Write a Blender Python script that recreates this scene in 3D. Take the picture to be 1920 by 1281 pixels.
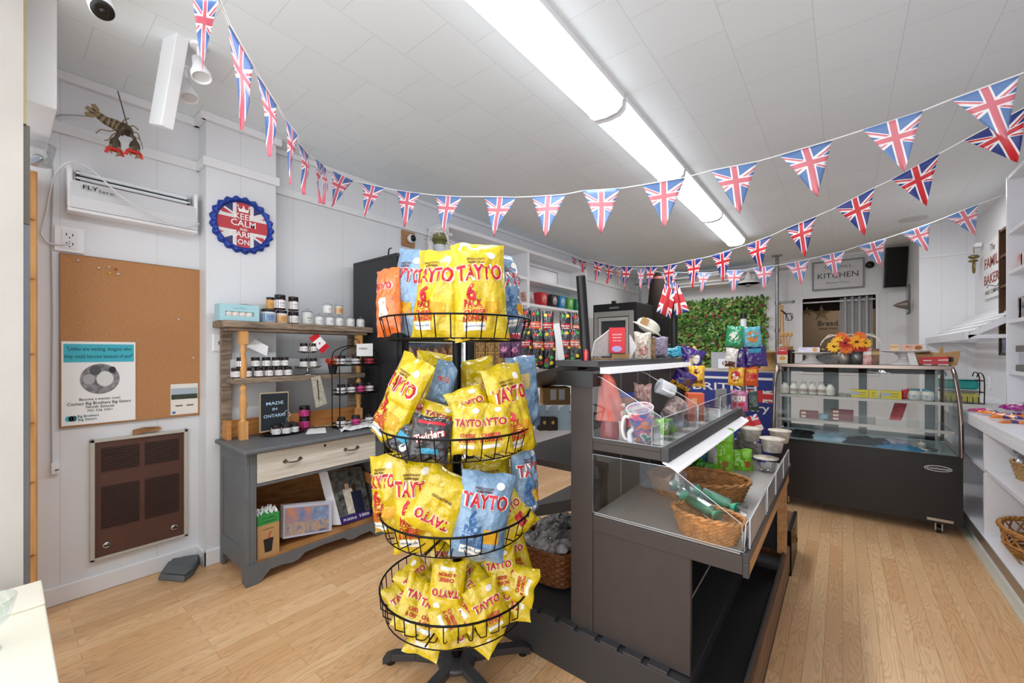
import bpy, bmesh, math, random
from mathutils import Vector, Matrix, Euler, noise
for o in list(bpy.data.objects): bpy.data.objects.remove(o)
SC = bpy.context.scene
COL = SC.collection
PI = math.pi
# ------------------------------------------------------------------ camera
H = 1.38                    # lens height above the floor
YAW = math.atan(620/771)    # camera turned left of the room's long axis
cam = bpy.data.cameras.new('camera'); co = bpy.data.objects.new('camera', cam); COL.objects.link(co)
co.location = (0, 0, H); co.rotation_euler = (PI/2, 0, YAW)
cam.sensor_width = 36; cam.lens = 771/1920*36; cam.shift_y = 19.5/1920; cam.clip_start = .02
SC.camera = co
SC.view_settings.view_transform = 'Standard'; SC.view_settings.look = 'None'
SC.view_settings.exposure = 0.14; SC.view_settings.gamma = 1; SC.view_settings.use_curve_mapping = False
# ------------------------------------------------------------------ world and daylight
W = bpy.data.worlds.new('world'); SC.world = W; W.use_nodes = True
W.node_tree.nodes['Background'].inputs[0].default_value = (.93, .97, 1, 1)
W.node_tree.nodes['Background'].inputs[1].default_value = 1.7
SC.cycles.diffuse_bounces = 8; SC.cycles.max_bounces = 14; SC.cycles.transparent_max_bounces = 24
def area(name, loc, rot, sx, sy, power, col=(1,1,1)):
    l = bpy.data.lights.new(name, 'AREA'); l.shape = 'RECTANGLE'; l.size = sx; l.size_y = sy
    l.energy = power; l.color = col
    o = bpy.data.objects.new(name, l); COL.objects.link(o); o.location = loc; o.rotation_euler = rot
    return o
area('shop_window_daylight', (-1.0, -1.15, 1.7), (R90 := PI/2, 0, 0), 4.0, 2.2, 30, (1, .985, .97))
area('kitchen_fill', (0, 9.6, 2.5), (0, 0, 0), .5, .5, 18, (1, .85, .65))  # warm fill added to brighten the kitchen, no fitting there
area('back_room_fill', (-2.1, 6.9, 2.86), (0, 0, 0), .6, .6, 16, (1, .97, .93))  # soft fill light added under the back ceiling, without a fixture
area('bakery_corner_fill', (.45, 5.7, 2.86), (0, 0, 0), .5, .5, 12, (1, .98, .95))  # another added fill, brightens the bakery corner; no real lamp hangs here
FIX = 5.0                  # strength of the ceiling tubes' lens
# ------------------------------------------------------------------ pixel rays (a pixel and one known plane give a point in the room)
fx, fy, rx, ry = -math.sin(YAW), math.cos(YAW), math.cos(YAW), math.sin(YAW)
def at(u, v, x=None, y=None, z=None, d=None):
    k = (u-960)/771; w = -(v-660)/771
    r = Vector((fx+k*rx, fy+k*ry, w))
    if x is not None: t = x/r.x
    elif y is not None: t = y/r.y
    elif z is not None: t = (z-H)/w
    else: t = d
    return Vector((0,0,H)) + r*t
# ------------------------------------------------------------------ materials
MATS = {}
def rgb(c):
    if isinstance(c, str):
        c = tuple(int(c[i:i+2],16)/255 for i in (0,2,4))
        c = tuple(q/12.92 if q <= .04045 else ((q+.055)/1.055)**2.4 for q in c)
    return (c[0], c[1], c[2], 1)
def mat(name, c, rough=.5, metal=0, bump=0, bs=60, var=0, vs=8, alpha=None, emit=0, trans=0, ior=1.45, coat=0, stretch=None, c2=None, bd=.01):
    if name in MATS: return MATS[name]
    m = bpy.data.materials.new(name); m.use_nodes = True; nt = m.node_tree; b = nt.nodes['Principled BSDF']
    c = rgb(c); b.inputs['Base Color'].default_value = c; b.inputs['Roughness'].default_value = rough
    b.inputs['Metallic'].default_value = metal; b.inputs['IOR'].default_value = ior
    if trans: b.inputs['Transmission Weight'].default_value = trans
    if coat: b.inputs['Coat Weight'].default_value = coat
    if emit: b.inputs['Emission Color'].default_value = c; b.inputs['Emission Strength'].default_value = emit
    if alpha is not None: b.inputs['Alpha'].default_value = alpha
    if bump or var:
        tc = nt.nodes.new('ShaderNodeTexCoord'); mp = nt.nodes.new('ShaderNodeMapping')
        nt.links.new(tc.outputs['Object'], mp.inputs[0])
        if stretch: mp.inputs['Scale'].default_value = stretch
    if var:
        n = nt.nodes.new('ShaderNodeTexNoise'); n.inputs['Scale'].default_value = vs; n.inputs['Detail'].default_value = 6
        nt.links.new(mp.outputs[0], n.inputs['Vector'])
        r = nt.nodes.new('ShaderNodeValToRGB'); e = r.color_ramp.elements
        e[0].position = .3; e[1].position = .7
        d2 = rgb(c2) if c2 else tuple(q*(1-var) for q in c[:3])+(1,)
        e[0].color = d2; e[1].color = c if c2 else tuple(min(1,q*(1+var*.5)) for q in c[:3])+(1,)
        nt.links.new(n.outputs['Fac'], r.inputs[0]); nt.links.new(r.outputs[0], b.inputs['Base Color'])
    if bump:
        n = nt.nodes.new('ShaderNodeTexNoise'); n.inputs['Scale'].default_value = bs; n.inputs['Detail'].default_value = 3
        nt.links.new(mp.outputs[0], n.inputs['Vector'])
        bp = nt.nodes.new('ShaderNodeBump'); bp.inputs['Strength'].default_value = bump; bp.inputs['Distance'].default_value = bd
        nt.links.new(n.outputs['Fac'], bp.inputs['Height']); nt.links.new(bp.outputs[0], b.inputs['Normal'])
    MATS[name] = m
    return m
class NX:                    # tiny expression helper for node maths
    def __init__(s, nt): s.nt = nt
    def m(s, op, a, b=None, c=None):
        n = s.nt.nodes.new('ShaderNodeMath'); n.operation = op
        for i, q in enumerate((a, b, c)):
            if q is None: continue
            if isinstance(q, (int, float)): n.inputs[i].default_value = q
            else: s.nt.links.new(q, n.inputs[i])
        return n.outputs[0]
    def mix(s, f, a, b):
        n = s.nt.nodes.new('ShaderNodeMix'); n.data_type = 'RGBA'
        for i, q in ((0, f), (6, a), (7, b)):
            if isinstance(q, (int, float)): n.inputs[i].default_value = q
            elif isinstance(q, tuple): n.inputs[i].default_value = q
            else: s.nt.links.new(q, n.inputs[i])
        return n.outputs[2]
def union_jack(name, red, white, blue, s=1.0, m=.62, rough=.45, coords='UV'):
    """Union flag drawn from metre coordinates, centre at 0,0; s scales the bars."""
    M = bpy.data.materials.new(name); M.use_nodes = True; nt = M.node_tree; b = nt.nodes['Principled BSDF']; x = NX(nt)
    tc = nt.nodes.new('ShaderNodeTexCoord'); sp = nt.nodes.new('ShaderNodeSeparateXYZ'); nt.links.new(tc.outputs[coords], sp.inputs[0])
    X, Y = sp.outputs[0], sp.outputs[1]
    ax, ay = x.m('ABSOLUTE', X), x.m('ABSOLUTE', Y); q = math.hypot(1, m)
    d1 = x.m('DIVIDE', x.m('SUBTRACT', Y, x.m('MULTIPLY', X, m)), q)
    d2 = x.m('DIVIDE', x.m('ADD', Y, x.m('MULTIPLY', X, m)), q)
    lt = lambda a, v: x.m('LESS_THAN', a, v)
    col = x.mix(x.m('MAXIMUM', lt(x.m('ABSOLUTE', d1), .0115*s), lt(x.m('ABSOLUTE', d2), .0115*s)), rgb(blue), rgb(white))
    sg = x.m('SIGN', X)
    rd1 = lt(x.m('ABSOLUTE', x.m('ADD', d1, x.m('MULTIPLY', sg, .0035*s))), .0042*s)
    rd2 = lt(x.m('ABSOLUTE', x.m('SUBTRACT', d2, x.m('MULTIPLY', sg, -.0035*s))), .0042*s)
    col = x.mix(x.m('MAXIMUM', rd1, rd2), col, rgb(red))
    mn = x.m('MINIMUM', ax, ay)
    col = x.mix(lt(mn, .0185*s), col, rgb(white)); col = x.mix(lt(mn, .012*s), col, rgb(red))
    nt.links.new(col, b.inputs['Base Color']); b.inputs['Roughness'].default_value = rough
    MATS[name] = M
    return M
# ------------------------------------------------------------------ mesh builder
_glyph = {}
def glyph(body, bold=0.0):
    k = (body, bold)
    if k not in _glyph:
        c = bpy.data.curves.new('t', 'FONT'); c.body = body; c.size = 1; c.align_x = 'CENTER'; c.align_y = 'CENTER'
        c.resolution_u = 2; c.offset = bold
        o = bpy.data.objects.new('t', c); me = o.to_mesh()
        _glyph[k] = ([(v.co.x, v.co.y) for v in me.vertices], [tuple(p.vertices) for p in me.polygons])
        o.to_mesh_clear(); bpy.data.objects.remove(o); bpy.data.curves.remove(c)
    return _glyph[k]
class MB:
    def __init__(s): s.v=[]; s.f=[]; s.m=[]; s.s=[]; s.uv=[]; s.M=Matrix()
    def add(s, vs, fs, m, smooth=False, uvs=None):
        o = len(s.v); M = s.M
        s.v += [tuple(M @ Vector(p)) for p in vs]
        for i, f in enumerate(fs):
            s.f.append([o+q for q in f]); s.m.append(m[i] if isinstance(m, list) else m); s.s.append(smooth)
            s.uv.append([uvs[q] for q in f] if uvs else None)
        return s
    def box(s, x0, x1, y0, y1, z0, z1, m):
        v = [(x,y,z) for x in (x0,x1) for y in (y0,y1) for z in (z0,z1)]
        return s.add(v, [(0,1,3,2),(4,6,7,5),(0,4,5,1),(2,3,7,6),(0,2,6,4),(1,5,7,3)], m)
    def cbox(s, c, d, m): return s.box(c[0]-d[0]/2, c[0]+d[0]/2, c[1]-d[1]/2, c[1]+d[1]/2, c[2]-d[2]/2, c[2]+d[2]/2, m)
    def hexa(s, p, m):       # eight corners: bottom four (ccw), top four
        return s.add(p, [(3,2,1,0),(4,5,6,7),(0,1,5,4),(1,2,6,5),(2,3,7,6),(3,0,4,7)], m)
    def cyl(s, p, q, r, m, r2=None, n=16, cap=True, smooth=True):
        p = Vector(p); q = Vector(q); a = (q-p); L = a.length
        if L < 1e-7: return s
        a.normalize(); u = a.orthogonal().normalized(); w = a.cross(u); r2 = r if r2 is None else r2
        vs = []
        for c, rr in ((p, r), (q, r2)):
            for i in range(n):
                t = 2*PI*i/n; vs.append(c + (u*math.cos(t)+w*math.sin(t))*rr)
        s.add(vs, [(i,(i+1)%n,n+(i+1)%n,n+i) for i in range(n)], m, smooth)
        if cap: s.add(vs, [tuple(range(n-1,-1,-1)), tuple(range(n,2*n))], m)
        return s
    def tube(s, pts, r, m, n=6, closed=False):
        pts = [Vector(p) for p in pts]; k = len(pts); vs = []; u = None
        for i, p in enumerate(pts):
            a = pts[(i+1)%k] if (closed or i < k-1) else p; b = pts[i-1] if (closed or i > 0) else p
            t = (a-b); t = t.normalized() if t.length > 1e-9 else Vector((0,0,1))
            if u is None: u = t.orthogonal().normalized()
            u = (u - t*u.dot(t)); u = u.normalized() if u.length > 1e-6 else t.orthogonal().normalized()
            w = t.cross(u); rr = r[i] if isinstance(r, (list,tuple)) else r
            for j in range(n):
                q = 2*PI*j/n; vs.append(p+(u*math.cos(q)+w*math.sin(q))*rr)
        fs = []
        for i in range(k if closed else k-1):
            for j in range(n):
                a = i*n+j; b = i*n+(j+1)%n; i2 = (i+1)%k; fs.append((a, b, i2*n+(j+1)%n, i2*n+j))
        s.add(vs, fs, m, True)
        if not closed: s.add(vs, [tuple(range(n-1,-1,-1)), tuple(range((k-1)*n, k*n))], m)
        return s
    def lathe(s, prof, m, n=24, c=(0,0,0), sx=1, sy=1, mats=None, smooth=True):
        vs = []; k = len(prof)
        for (r, z) in prof:
            for i in range(n):
                t = 2*PI*i/n; vs.append((c[0]+r*math.cos(t)*sx, c[1]+r*math.sin(t)*sy, c[2]+z))
        fs = []; ms = []
        for j in range(k-1):
            for i in range(n):
                fs.append((j*n+i, j*n+(i+1)%n, (j+1)*n+(i+1)%n, (j+1)*n+i)); ms.append(mats[j] if mats else m)
        s.add(vs, fs, ms, smooth)
        if prof[0][0] > 1e-4: s.add(vs, [tuple(range(n-1,-1,-1))], ms[0])
        if prof[-1][0] > 1e-4: s.add(vs, [tuple(range((k-1)*n, k*n))], ms[-1])
        return s
    def prism(s, poly, off, m, side=None):   # planar polygon of 3D points pushed along off
        n = len(poly); o = Vector(off); a = [Vector(p) for p in poly]; b = [p+o for p in a]
        s.add(a+b, [tuple(range(n-1,-1,-1)), tuple(range(n,2*n))], m)
        return s.add(a+b, [(i,(i+1)%n,n+(i+1)%n,n+i) for i in range(n)], side or m)
    def ball(s, c, r, m, n=12, k=8, sc=(1,1,1)):
        vs = []; 
        for j in range(k+1):
            f = PI*j/k
            for i in range(n):
                t = 2*PI*i/n; vs.append((c[0]+r*sc[0]*math.sin(f)*math.cos(t), c[1]+r*sc[1]*math.sin(f)*math.sin(t), c[2]+r*sc[2]*math.cos(f)))
        return s.add(vs, [(j*n+i, (j+1)*n+i, (j+1)*n+(i+1)%n, j*n+(i+1)%n) for j in range(k) for i in range(n)], m, True)
    def grid(s, fn, nu, nv, m, smooth=True, uvf=None, flip=False, closeu=False):
        vs = [fn(i/nu, j/nv) for j in range(nv+1) for i in range(nu+1)]
        uvs = [uvf(i/nu, j/nv) for j in range(nv+1) for i in range(nu+1)] if uvf else None
        fs = []
        for j in range(nv):
            for i in range(nu):
                a = j*(nu+1)+i; q = (a, a+1, a+nu+2, a+nu+1); fs.append(q[::-1] if flip else q)
        return s.add(vs, fs, m, smooth, uvs)
    def text(s, body, size, m, fn, bold=0.0, width=None):   # fn maps 2D metres to 3D
        vs, fs = glyph(body, bold)
        if not vs: return s
        w0 = max(p[0] for p in vs)-min(p[0] for p in vs); kx = width/w0 if width else size
        return s.add([fn(p[0]*kx, p[1]*size) for p in vs], fs, m)
    def build(s, name, parent=None, loc=(0,0,0), rot=(0,0,0), bevel=0, solid=0, scale=None):
        me = bpy.data.meshes.new(name); me.from_pydata(s.v, [], s.f); ms = []
        for q in s.m:
            if q not in ms: ms.append(q)
        for q in ms: me.materials.append(q)
        me.polygons.foreach_set('material_index', [ms.index(q) for q in s.m]); me.polygons.foreach_set('use_smooth', s.s)
        if any(s.uv):
            ul = me.uv_layers.new(name='UVMap').data; i = 0
            for f, u in zip(s.f, s.uv):
                for j in range(len(f)):
                    if u: ul[i].uv = u[j]
                    i += 1
        me.update()
        o = bpy.data.objects.new(name, me); COL.objects.link(o); o.location = loc; o.rotation_euler = rot
        if scale: o.scale = scale
        if parent: o.parent = parent
        if bevel:
            b = o.modifiers.new('bevel', 'BEVEL'); b.width = bevel; b.segments = 2; b.limit_method = 'ANGLE'; b.angle_limit = math.radians(40)
        if solid:
            b = o.modifiers.new('solid', 'SOLIDIFY'); b.thickness = solid; b.offset = 0
        return o
def tag(o, label, cat, group=None):
    o['label'] = label; o['category'] = cat
    if group: o['group'] = group
    return o
def thing(name, label, cat, loc=(0,0,0), rot=(0,0,0), group=None):
    o = bpy.data.objects.new(name, None); o.empty_display_size = .05; COL.objects.link(o); o.location = loc
    o.rotation_euler = (0,0,rot) if isinstance(rot, (int, float)) else rot
    return tag(o, label, cat, group)
def struct(o): o['kind'] = 'structure'; return o
def kids(o): return [c for c in bpy.data.objects if c.parent == o]
def dup(src, loc, rot=None, label=None, group=None, scale=None):
    def cp(o, par):
        c = o.copy(); COL.objects.link(c); c.parent = par
        for ch in KID.get(o.name, []): cp(ch, c)
        return c
    KID = {}
    for q in bpy.data.objects:
        if q.parent: KID.setdefault(q.parent.name, []).append(q)
    r = cp(src, None); r.location = loc
    if rot is not None: r.rotation_euler = (0,0,rot) if isinstance(rot, (int, float)) else rot
    if scale: r.scale = (scale,)*3 if isinstance(scale, (int,float)) else scale
    if label: r['label'] = label
    if group: r['group'] = group
    return r
def T(x=0,y=0,z=0): return Matrix.Translation((x,y,z))
def RX(a): return Matrix.Rotation(a,4,'X')
def RY(a): return Matrix.Rotation(a,4,'Y')
def RZ(a): return Matrix.Rotation(a,4,'Z')
# ------------------------------------------------------------------ shared materials
def panel_mat(name, col, axis, pitch, rough=.45):
    """painted wall panelling: thin shallow grooves every `pitch` metres"""
    M = bpy.data.materials.new(name); M.use_nodes = True; nt = M.node_tree; b = nt.nodes['Principled BSDF']; x = NX(nt)
    tc = nt.nodes.new('ShaderNodeTexCoord'); sp = nt.nodes.new('ShaderNodeSeparateXYZ'); nt.links.new(tc.outputs['Object'], sp.inputs[0])
    g = x.m('ABSOLUTE', x.m('SUBTRACT', x.m('FRACT', x.m('DIVIDE', sp.outputs[axis], pitch)), .5))
    gr = x.m('LESS_THAN', g, .0022/pitch)
    n = nt.nodes.new('ShaderNodeTexNoise'); n.inputs['Scale'].default_value = 2.5; n.inputs['Detail'].default_value = 5
    nt.links.new(tc.outputs['Object'], n.inputs['Vector'])
    c = rgb(col); base = x.mix(n.outputs['Fac'], tuple(q*.95 for q in c[:3])+(1,), c)
    nt.links.new(x.mix(x.m('MULTIPLY', gr, .22), base, (.3,.3,.31,1)), b.inputs['Base Color'])
    bp = nt.nodes.new('ShaderNodeBump'); bp.inputs['Strength'].default_value = .5; bp.inputs['Distance'].default_value = .004; bp.invert = True
    nt.links.new(gr, bp.inputs['Height']); nt.links.new(bp.outputs[0], b.inputs['Normal'])
    b.inputs['Roughness'].default_value = rough; MATS[name] = M
    return M
def brick_mat(name, c1, c2, mortar, w, h, msize, rough, wood=False, offset=.5, shift=(0,0,0)):
    M = bpy.data.materials.new(name); M.use_nodes = True; nt = M.node_tree; b = nt.nodes['Principled BSDF']; x = NX(nt)
    tc = nt.nodes.new('ShaderNodeTexCoord'); mp = nt.nodes.new('ShaderNodeMapping'); nt.links.new(tc.outputs['Object'], mp.inputs[0])
    mp.inputs['Rotation'].default_value = (0, 0, PI/2); mp.inputs['Location'].default_value = shift
    br = nt.nodes.new('ShaderNodeTexBrick'); nt.links.new(mp.outputs[0], br.inputs['Vector'])
    br.inputs['Scale'].default_value = 1; br.inputs['Brick Width'].default_value = w; br.inputs['Row Height'].default_value = h
    br.inputs['Mortar Size'].default_value = msize; br.inputs['Mortar Smooth'].default_value = .1; br.offset = offset; br.inputs['Bias'].default_value = 0
    br.inputs['Color1'].default_value = rgb(c1); br.inputs['Color2'].default_value = rgb(c2); br.inputs['Mortar'].default_value = rgb(mortar)
    out = br.outputs['Color']
    if wood:
        # cathedral grain: contour lines of a stretched noise, offset per strip by the strip colour
        mp2 = nt.nodes.new('ShaderNodeMapping'); nt.links.new(tc.outputs['Object'], mp2.inputs[0]); mp2.inputs['Scale'].default_value = (9, 1.1, 1)
        ad = nt.nodes.new('ShaderNodeVectorMath'); ad.operation = 'ADD'; nt.links.new(mp2.outputs[0], ad.inputs[0])
        br2 = nt.nodes.new('ShaderNodeTexBrick'); nt.links.new(mp.outputs[0], br2.inputs['Vector'])
        for k2, v2 in (('Scale',1),('Brick Width',w),('Row Height',h),('Mortar Size',0)): br2.inputs[k2].default_value = v2
        br2.offset = offset; br2.inputs['Color1'].default_value = (0,0,0,1); br2.inputs['Color2'].default_value = (9,9,9,1)
        nt.links.new(br2.outputs['Color'], ad.inputs[1])
        n = nt.nodes.new('ShaderNodeTexNoise'); n.inputs['Scale'].default_value = .9; n.inputs['Detail'].default_value = 2; nt.links.new(ad.outputs[0], n.inputs['Vector'])
        rg = x.m('POWER', x.m('ABSOLUTE', x.m('SINE', x.m('MULTIPLY', n.outputs['Fac'], 105))), .6)
        n2 = nt.nodes.new('ShaderNodeTexNoise'); n2.inputs['Scale'].default_value = 1; n2.inputs['Detail'].default_value = 4
        mp3 = nt.nodes.new('ShaderNodeMapping'); nt.links.new(tc.outputs['Object'], mp3.inputs[0]); mp3.inputs['Scale'].default_value = (150, 4, 1); nt.links.new(mp3.outputs[0], n2.inputs['Vector'])
        k = x.m('ADD', x.m('MULTIPLY', x.m('SUBTRACT', 1.0, rg), .42), x.m('MULTIPLY', n2.outputs['Fac'], .26))
        out = x.mix(k, out, rgb('9a724c'))
    nt.links.new(out, b.inputs['Base Color']); b.inputs['Roughness'].default_value = rough
    if not wood:
        bp = nt.nodes.new('ShaderNodeBump'); bp.inputs['Strength'].default_value = .4; bp.inputs['Distance'].default_value = .003; bp.invert = True
        nt.links.new(br.outputs['Fac'], bp.inputs['Height']); nt.links.new(bp.outputs[0], b.inputs['Normal'])
    MATS[name] = M
    return M
white = mat('white_paint', 'e6e7ea', .45, bump=.06, bs=30)
whites = mat('white_satin', 'ececef', .3)
wallm = panel_mat('wall_paint_y', 'e2e4e8', 1, .41)
wallx = panel_mat('wall_paint_x', 'e2e4e8', 0, .205)
floorm = brick_mat('oak_laminate', 'e9c294', 'd9aa7a', 'b08a62', .62, .068, .0012, .32, wood=True, offset=.37)
ceilm = brick_mat('ceiling_tile', 'e9f1f5', 'e6eef2', 'd2d9dd', .345, .3335, .0016, .7, shift=(-.07, .104, 0))
char = mat('charcoal_laminate', '403937', .42, var=.06, vs=14, bump=.05, bs=300)
charl = mat('charcoal_metal', '424143', .4, .3)
blk = mat('black_metal', '101012', .35, .6)
blkp = mat('black_plastic', '141416', .3)
blkm = mat('black_matte', '1a1819', .6)
chrome = mat('chrome', 'c8c8ca', .15, 1)
steel = mat('galvanised_pipe', '9a9b9d', .35, .9, var=.2, vs=30)
glass = None
def glassy(name, tint=(1,1,1), a=.12, rough=.03):
    M = bpy.data.materials.new(name); M.use_nodes = True; nt = M.node_tree; nt.nodes.clear()
    o = nt.nodes.new('ShaderNodeOutputMaterial'); tr = nt.nodes.new('ShaderNodeBsdfTransparent'); gl = nt.nodes.new('ShaderNodeBsdfGlossy')
    tr.inputs[0].default_value = (*tint, 1); gl.inputs['Roughness'].default_value = rough
    fr = nt.nodes.new('ShaderNodeFresnel'); fr.inputs[0].default_value = 1.45
    x = NX(nt); k = x.m('ADD', x.m('MULTIPLY', fr.outputs[0], .5), a)
    mx = nt.nodes.new('ShaderNodeMixShader'); nt.links.new(x.m('MINIMUM', k, 1.0), mx.inputs[0]); nt.links.new(tr.outputs[0], mx.inputs[1]); nt.links.new(gl.outputs[0], mx.inputs[2])
    nt.links.new(mx.outputs[0], o.inputs[0]); MATS[name] = M
    return M
glass = glassy('clear_glass', (.94,.975,.965), .015)
acryl = glassy('clear_acrylic', (.95,.96,.965), .015)
cello = glassy('cellophane', (.9,.9,.9), .16, .12)
paper = mat('white_paper', 'eeeeee', .7)
def wood(name, c, c2, sc=(4,4,40), rough=.55): return mat(name, c, rough, var=.3, vs=3, c2=c2, stretch=sc, bump=.1, bs=30)
pine = wood('pine', 'd9a468', 'c48a4e', (14,14,1.4))
barn = wood('weathered_barn_board', 'a08c78', '5f5348', (18,2.5,18), .8)
pinedk = wood('varnished_pine', 'c98d4e', 'a86c34', (14,1.5,14))
kraft = mat('kraft_card', 'b08a5c', .8, bump=.05)
# ================================================================== THE SETTING
XL, XP, XR = -3.35, -3.2, 1.19; CE = 2.92; YB = 8.3; YN = 7.05; YF = -1.0
b = MB(); b.box(XL-.1, XR+.1, YF, YB+3, -.1, 0, floorm); struct(b.build('floor'))
b = MB(); b.box(XL-.1, XR+.1, YF, YB+.1, CE, CE+.1, ceilm); struct(b.build('ceiling'))
b = MB(); b.box(XL-.1, XL, YF, YB+.1, 0, CE, wallm); b.box(XL, XP, .83, 1.25, 0, CE, wallm); struct(b.build('wall_left'))
b = MB(); b.box(XR, XR+.1, YF, YB+.1, 0, CE, wallm); struct(b.build('wall_right'))
b = MB(); # back wall with the kitchen hatch
ox0, ox1, oz0, oz1 = -.515, .39, 1.05, 2.25
b.box(XL, ox0, YB, YB+.1, 0, CE, wallx); b.box(ox1, XR, YB, YB+.1, 0, CE, wallx)
b.box(ox0, ox1, YB, YB+.1, oz1, CE, wallx); b.box(ox0, ox1, YB, YB+.1, 0, oz0, wallx)
struct(b.build('wall_back'))
b = MB(); b.box(.73, XR, YN, YB, 0, CE, wallx); struct(b.build('wall_alcove'))
b = MB()
for x0, x1, z0, z1 in ((ox0-.03, ox0, oz0-.03, oz1+.03), (ox1, ox1+.03, oz0-.03, oz1+.03), (ox0, ox1, oz1, oz1+.03), (ox0, ox1, oz0-.03, oz0)):
    b.box(x0, x1, YB-.015, YB+.1, z0, z1, white)
struct(b.build('trim_1'))
# battens on the left wall, pilaster and back wall
b = MB(); bz = 2.61
b.box(XL, XL+.02, YF, .83, bz-.03, bz+.03, white); b.box(XP, XP+.02, .81, 1.27, bz-.03, bz+.03, white); b.box(XL, XL+.02, 1.27, YB, bz-.03, bz+.03, white)
b.box(XL, XP, .81, .83, bz-.03, bz+.03, white); b.box(XL, XP, 1.25, 1.27, bz-.03, bz+.03, white)
struct(b.build('trim_2', bevel=.004))
b = MB(); b.box(XL, XL+.035, YF, .83, CE-.05, CE, white); b.box(XP, XP+.035, .80, 1.28, CE-.05, CE, white); b.box(XL, XP+.03, .795, .83, CE-.05, CE, white)
b.box(XL, XL+.03, 1.28, YB, CE-.04, CE, white); struct(b.build('trim_3', bevel=.006))
b = MB(); b.box(XR-.02, XR, YF, YN, CE-.04, CE, white); b.box(.73, XR, YN-.012, YN, 2.52, 2.545, white)
b.box(-3.3, .7, YB-.02, YB, 2.93-.04, CE, white); struct(b.build('trim_4'))
b = MB(); b.box(XL, XL+.02, YF, .82, 0, .1, white); b.box(XL, XP+.02, .81, .83, 0, .1, white); b.box(XP, XP+.02, .81, 1.27, 0, .1, white); b.box(XL, XL+.02, 1.27, YB, 0, .1, white)
struct(b.build('baseboard_left', bevel=.006))
# soffit over the shop window, plastered pier, metal channel, pine stud
b = MB(); b.box(XL, -2.68, -.3, .155, 2.44, CE, white); struct(b.build('trim_5', bevel=.004))
plas = mat('plaster', 'bdb8b2', .8, bump=.3, bs=12, var=.08, vs=3)
b = MB(); b.box(-2.62, -2.47, -.5, .055, 0, CE, plas); struct(b.build('wall_front'))
b = MB(); b.box(-3.0, -2.9, 0, .085, 0, 2.2, mat('grey_channel', '8d939c', .4, .5, var=.15, vs=3)); struct(b.build('trim_6', bevel=.003))
b = MB(); b.box(XL, -3.2, .06, .118, 0, 2.30, pine)
for z in (.35,.72,1.02,1.37,1.75,2.05): b.lathe([(0,0),(.012,.001),(.02,0)], mat('pine_knot','7a4a22',.6), 12, (-3.2, .09, z)); 
struct(b.build('trim_7', bevel=.006))
b = MB(); b.box(-2.6,-2.565, .05, .066, 2.3, CE, mat('yellowed_tape', 'd9cf9e', .6)); b.box(-2.6,-2.58,.055,.075,1.9,2.3,mat('dirty_metal','77736c',.5,.5)); struct(b.build('trim_8'))
# the kitchen behind the hatch
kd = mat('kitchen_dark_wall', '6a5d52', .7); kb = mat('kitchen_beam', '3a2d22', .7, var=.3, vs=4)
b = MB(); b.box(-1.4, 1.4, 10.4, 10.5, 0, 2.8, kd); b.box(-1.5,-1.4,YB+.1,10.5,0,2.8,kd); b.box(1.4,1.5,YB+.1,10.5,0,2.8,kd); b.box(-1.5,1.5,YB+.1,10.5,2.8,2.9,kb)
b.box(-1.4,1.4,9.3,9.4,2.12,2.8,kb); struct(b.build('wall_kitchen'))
# front window-display platform at the bottom left
cream = mat('cream_board', 'e4dfd0', .5)
b = MB(); b.box(-2.38, -1.45, -.6, .098, .42, .5, cream); b.box(-2.38,-2.16,-.6,.098,.5,.512,cream); b.box(-2.36,-1.47,-.6,.08,0,.42,cream)
tag(b.build('display_platform', bevel=.004), 'cream painted window display platform in the bottom left corner', 'platform')
# ================================================================== CEILING LIGHTS
tube = mat('lit_diffuser', 'f2f7ff', .5, emit=FIX)
cx = -1.13; segs = ((-.05,1.13),(1.15,2.33),(2.36,3.54),(3.57,4.9),(4.93,6.25))
labs = ['right overhead at the top edge of the picture','the second nearest, reaching down to the first joint','the middle one, crossed by the nearest bunting','the one just before the farthest','the farthest, ending above the hanging flags']
for i, (y0, y1) in enumerate(segs):
    t = thing('strip_light', 'long white fluorescent ceiling light, '+labs[i], 'ceiling light', (cx, y0, CE), 0, 'row of fluorescent strip lights')
    L = y1-y0
    m = MB(); m.box(-.12, .12, 0, L, -.035, 0, whites); m.build('housing', t, bevel=.004)
    la = area('strip_lamp', (cx, y0+L/2, CE-.107), (0,0,0), .17, L-.06, 8.5*L/1.18, (.95,.97,1))
    m = MB(); prof = [(-.105,-.035),(-.1,-.07),(-.07,-.095),(0,-.103),(.07,-.095),(.1,-.07),(.105,-.035)]
    m.prism([(x,.012,z) for x,z in prof], (0,L-.024,0), tube); m.build('diffuser', t)
    for yy in (0, L-.012): m = MB(); m.prism([(x*1.06,yy,z*1.05) for x,z in prof], (0,.012,0), whites); m.build('end_cap', t)
# ================================================================== LEFT WALL
def poly(b, pts, m, off=(0,0,0)): return b.prism(pts, off, m) if any(off) else b.add(pts, [tuple(range(len(pts)))], m)
WY = lambda x: (lambda s, t, y0=0, z0=0: (x, y0+s, z0+t))
def wall_text(b, body, size, m, x, y, z, bold=0, width=None, facing=1):   # reads left to right on a wall facing +X when seen from inside
    return b.text(body, size, m, (lambda p, q: (x, y+p*facing, z+q)), bold, width)
red = mat('red', 'c8202c', .45); navy = mat('navy', '2a2f7a', .45); ink = mat('black_ink', '1b1b1d', .6); whit = mat('white_print', 'f4f4f4', .5)
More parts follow.
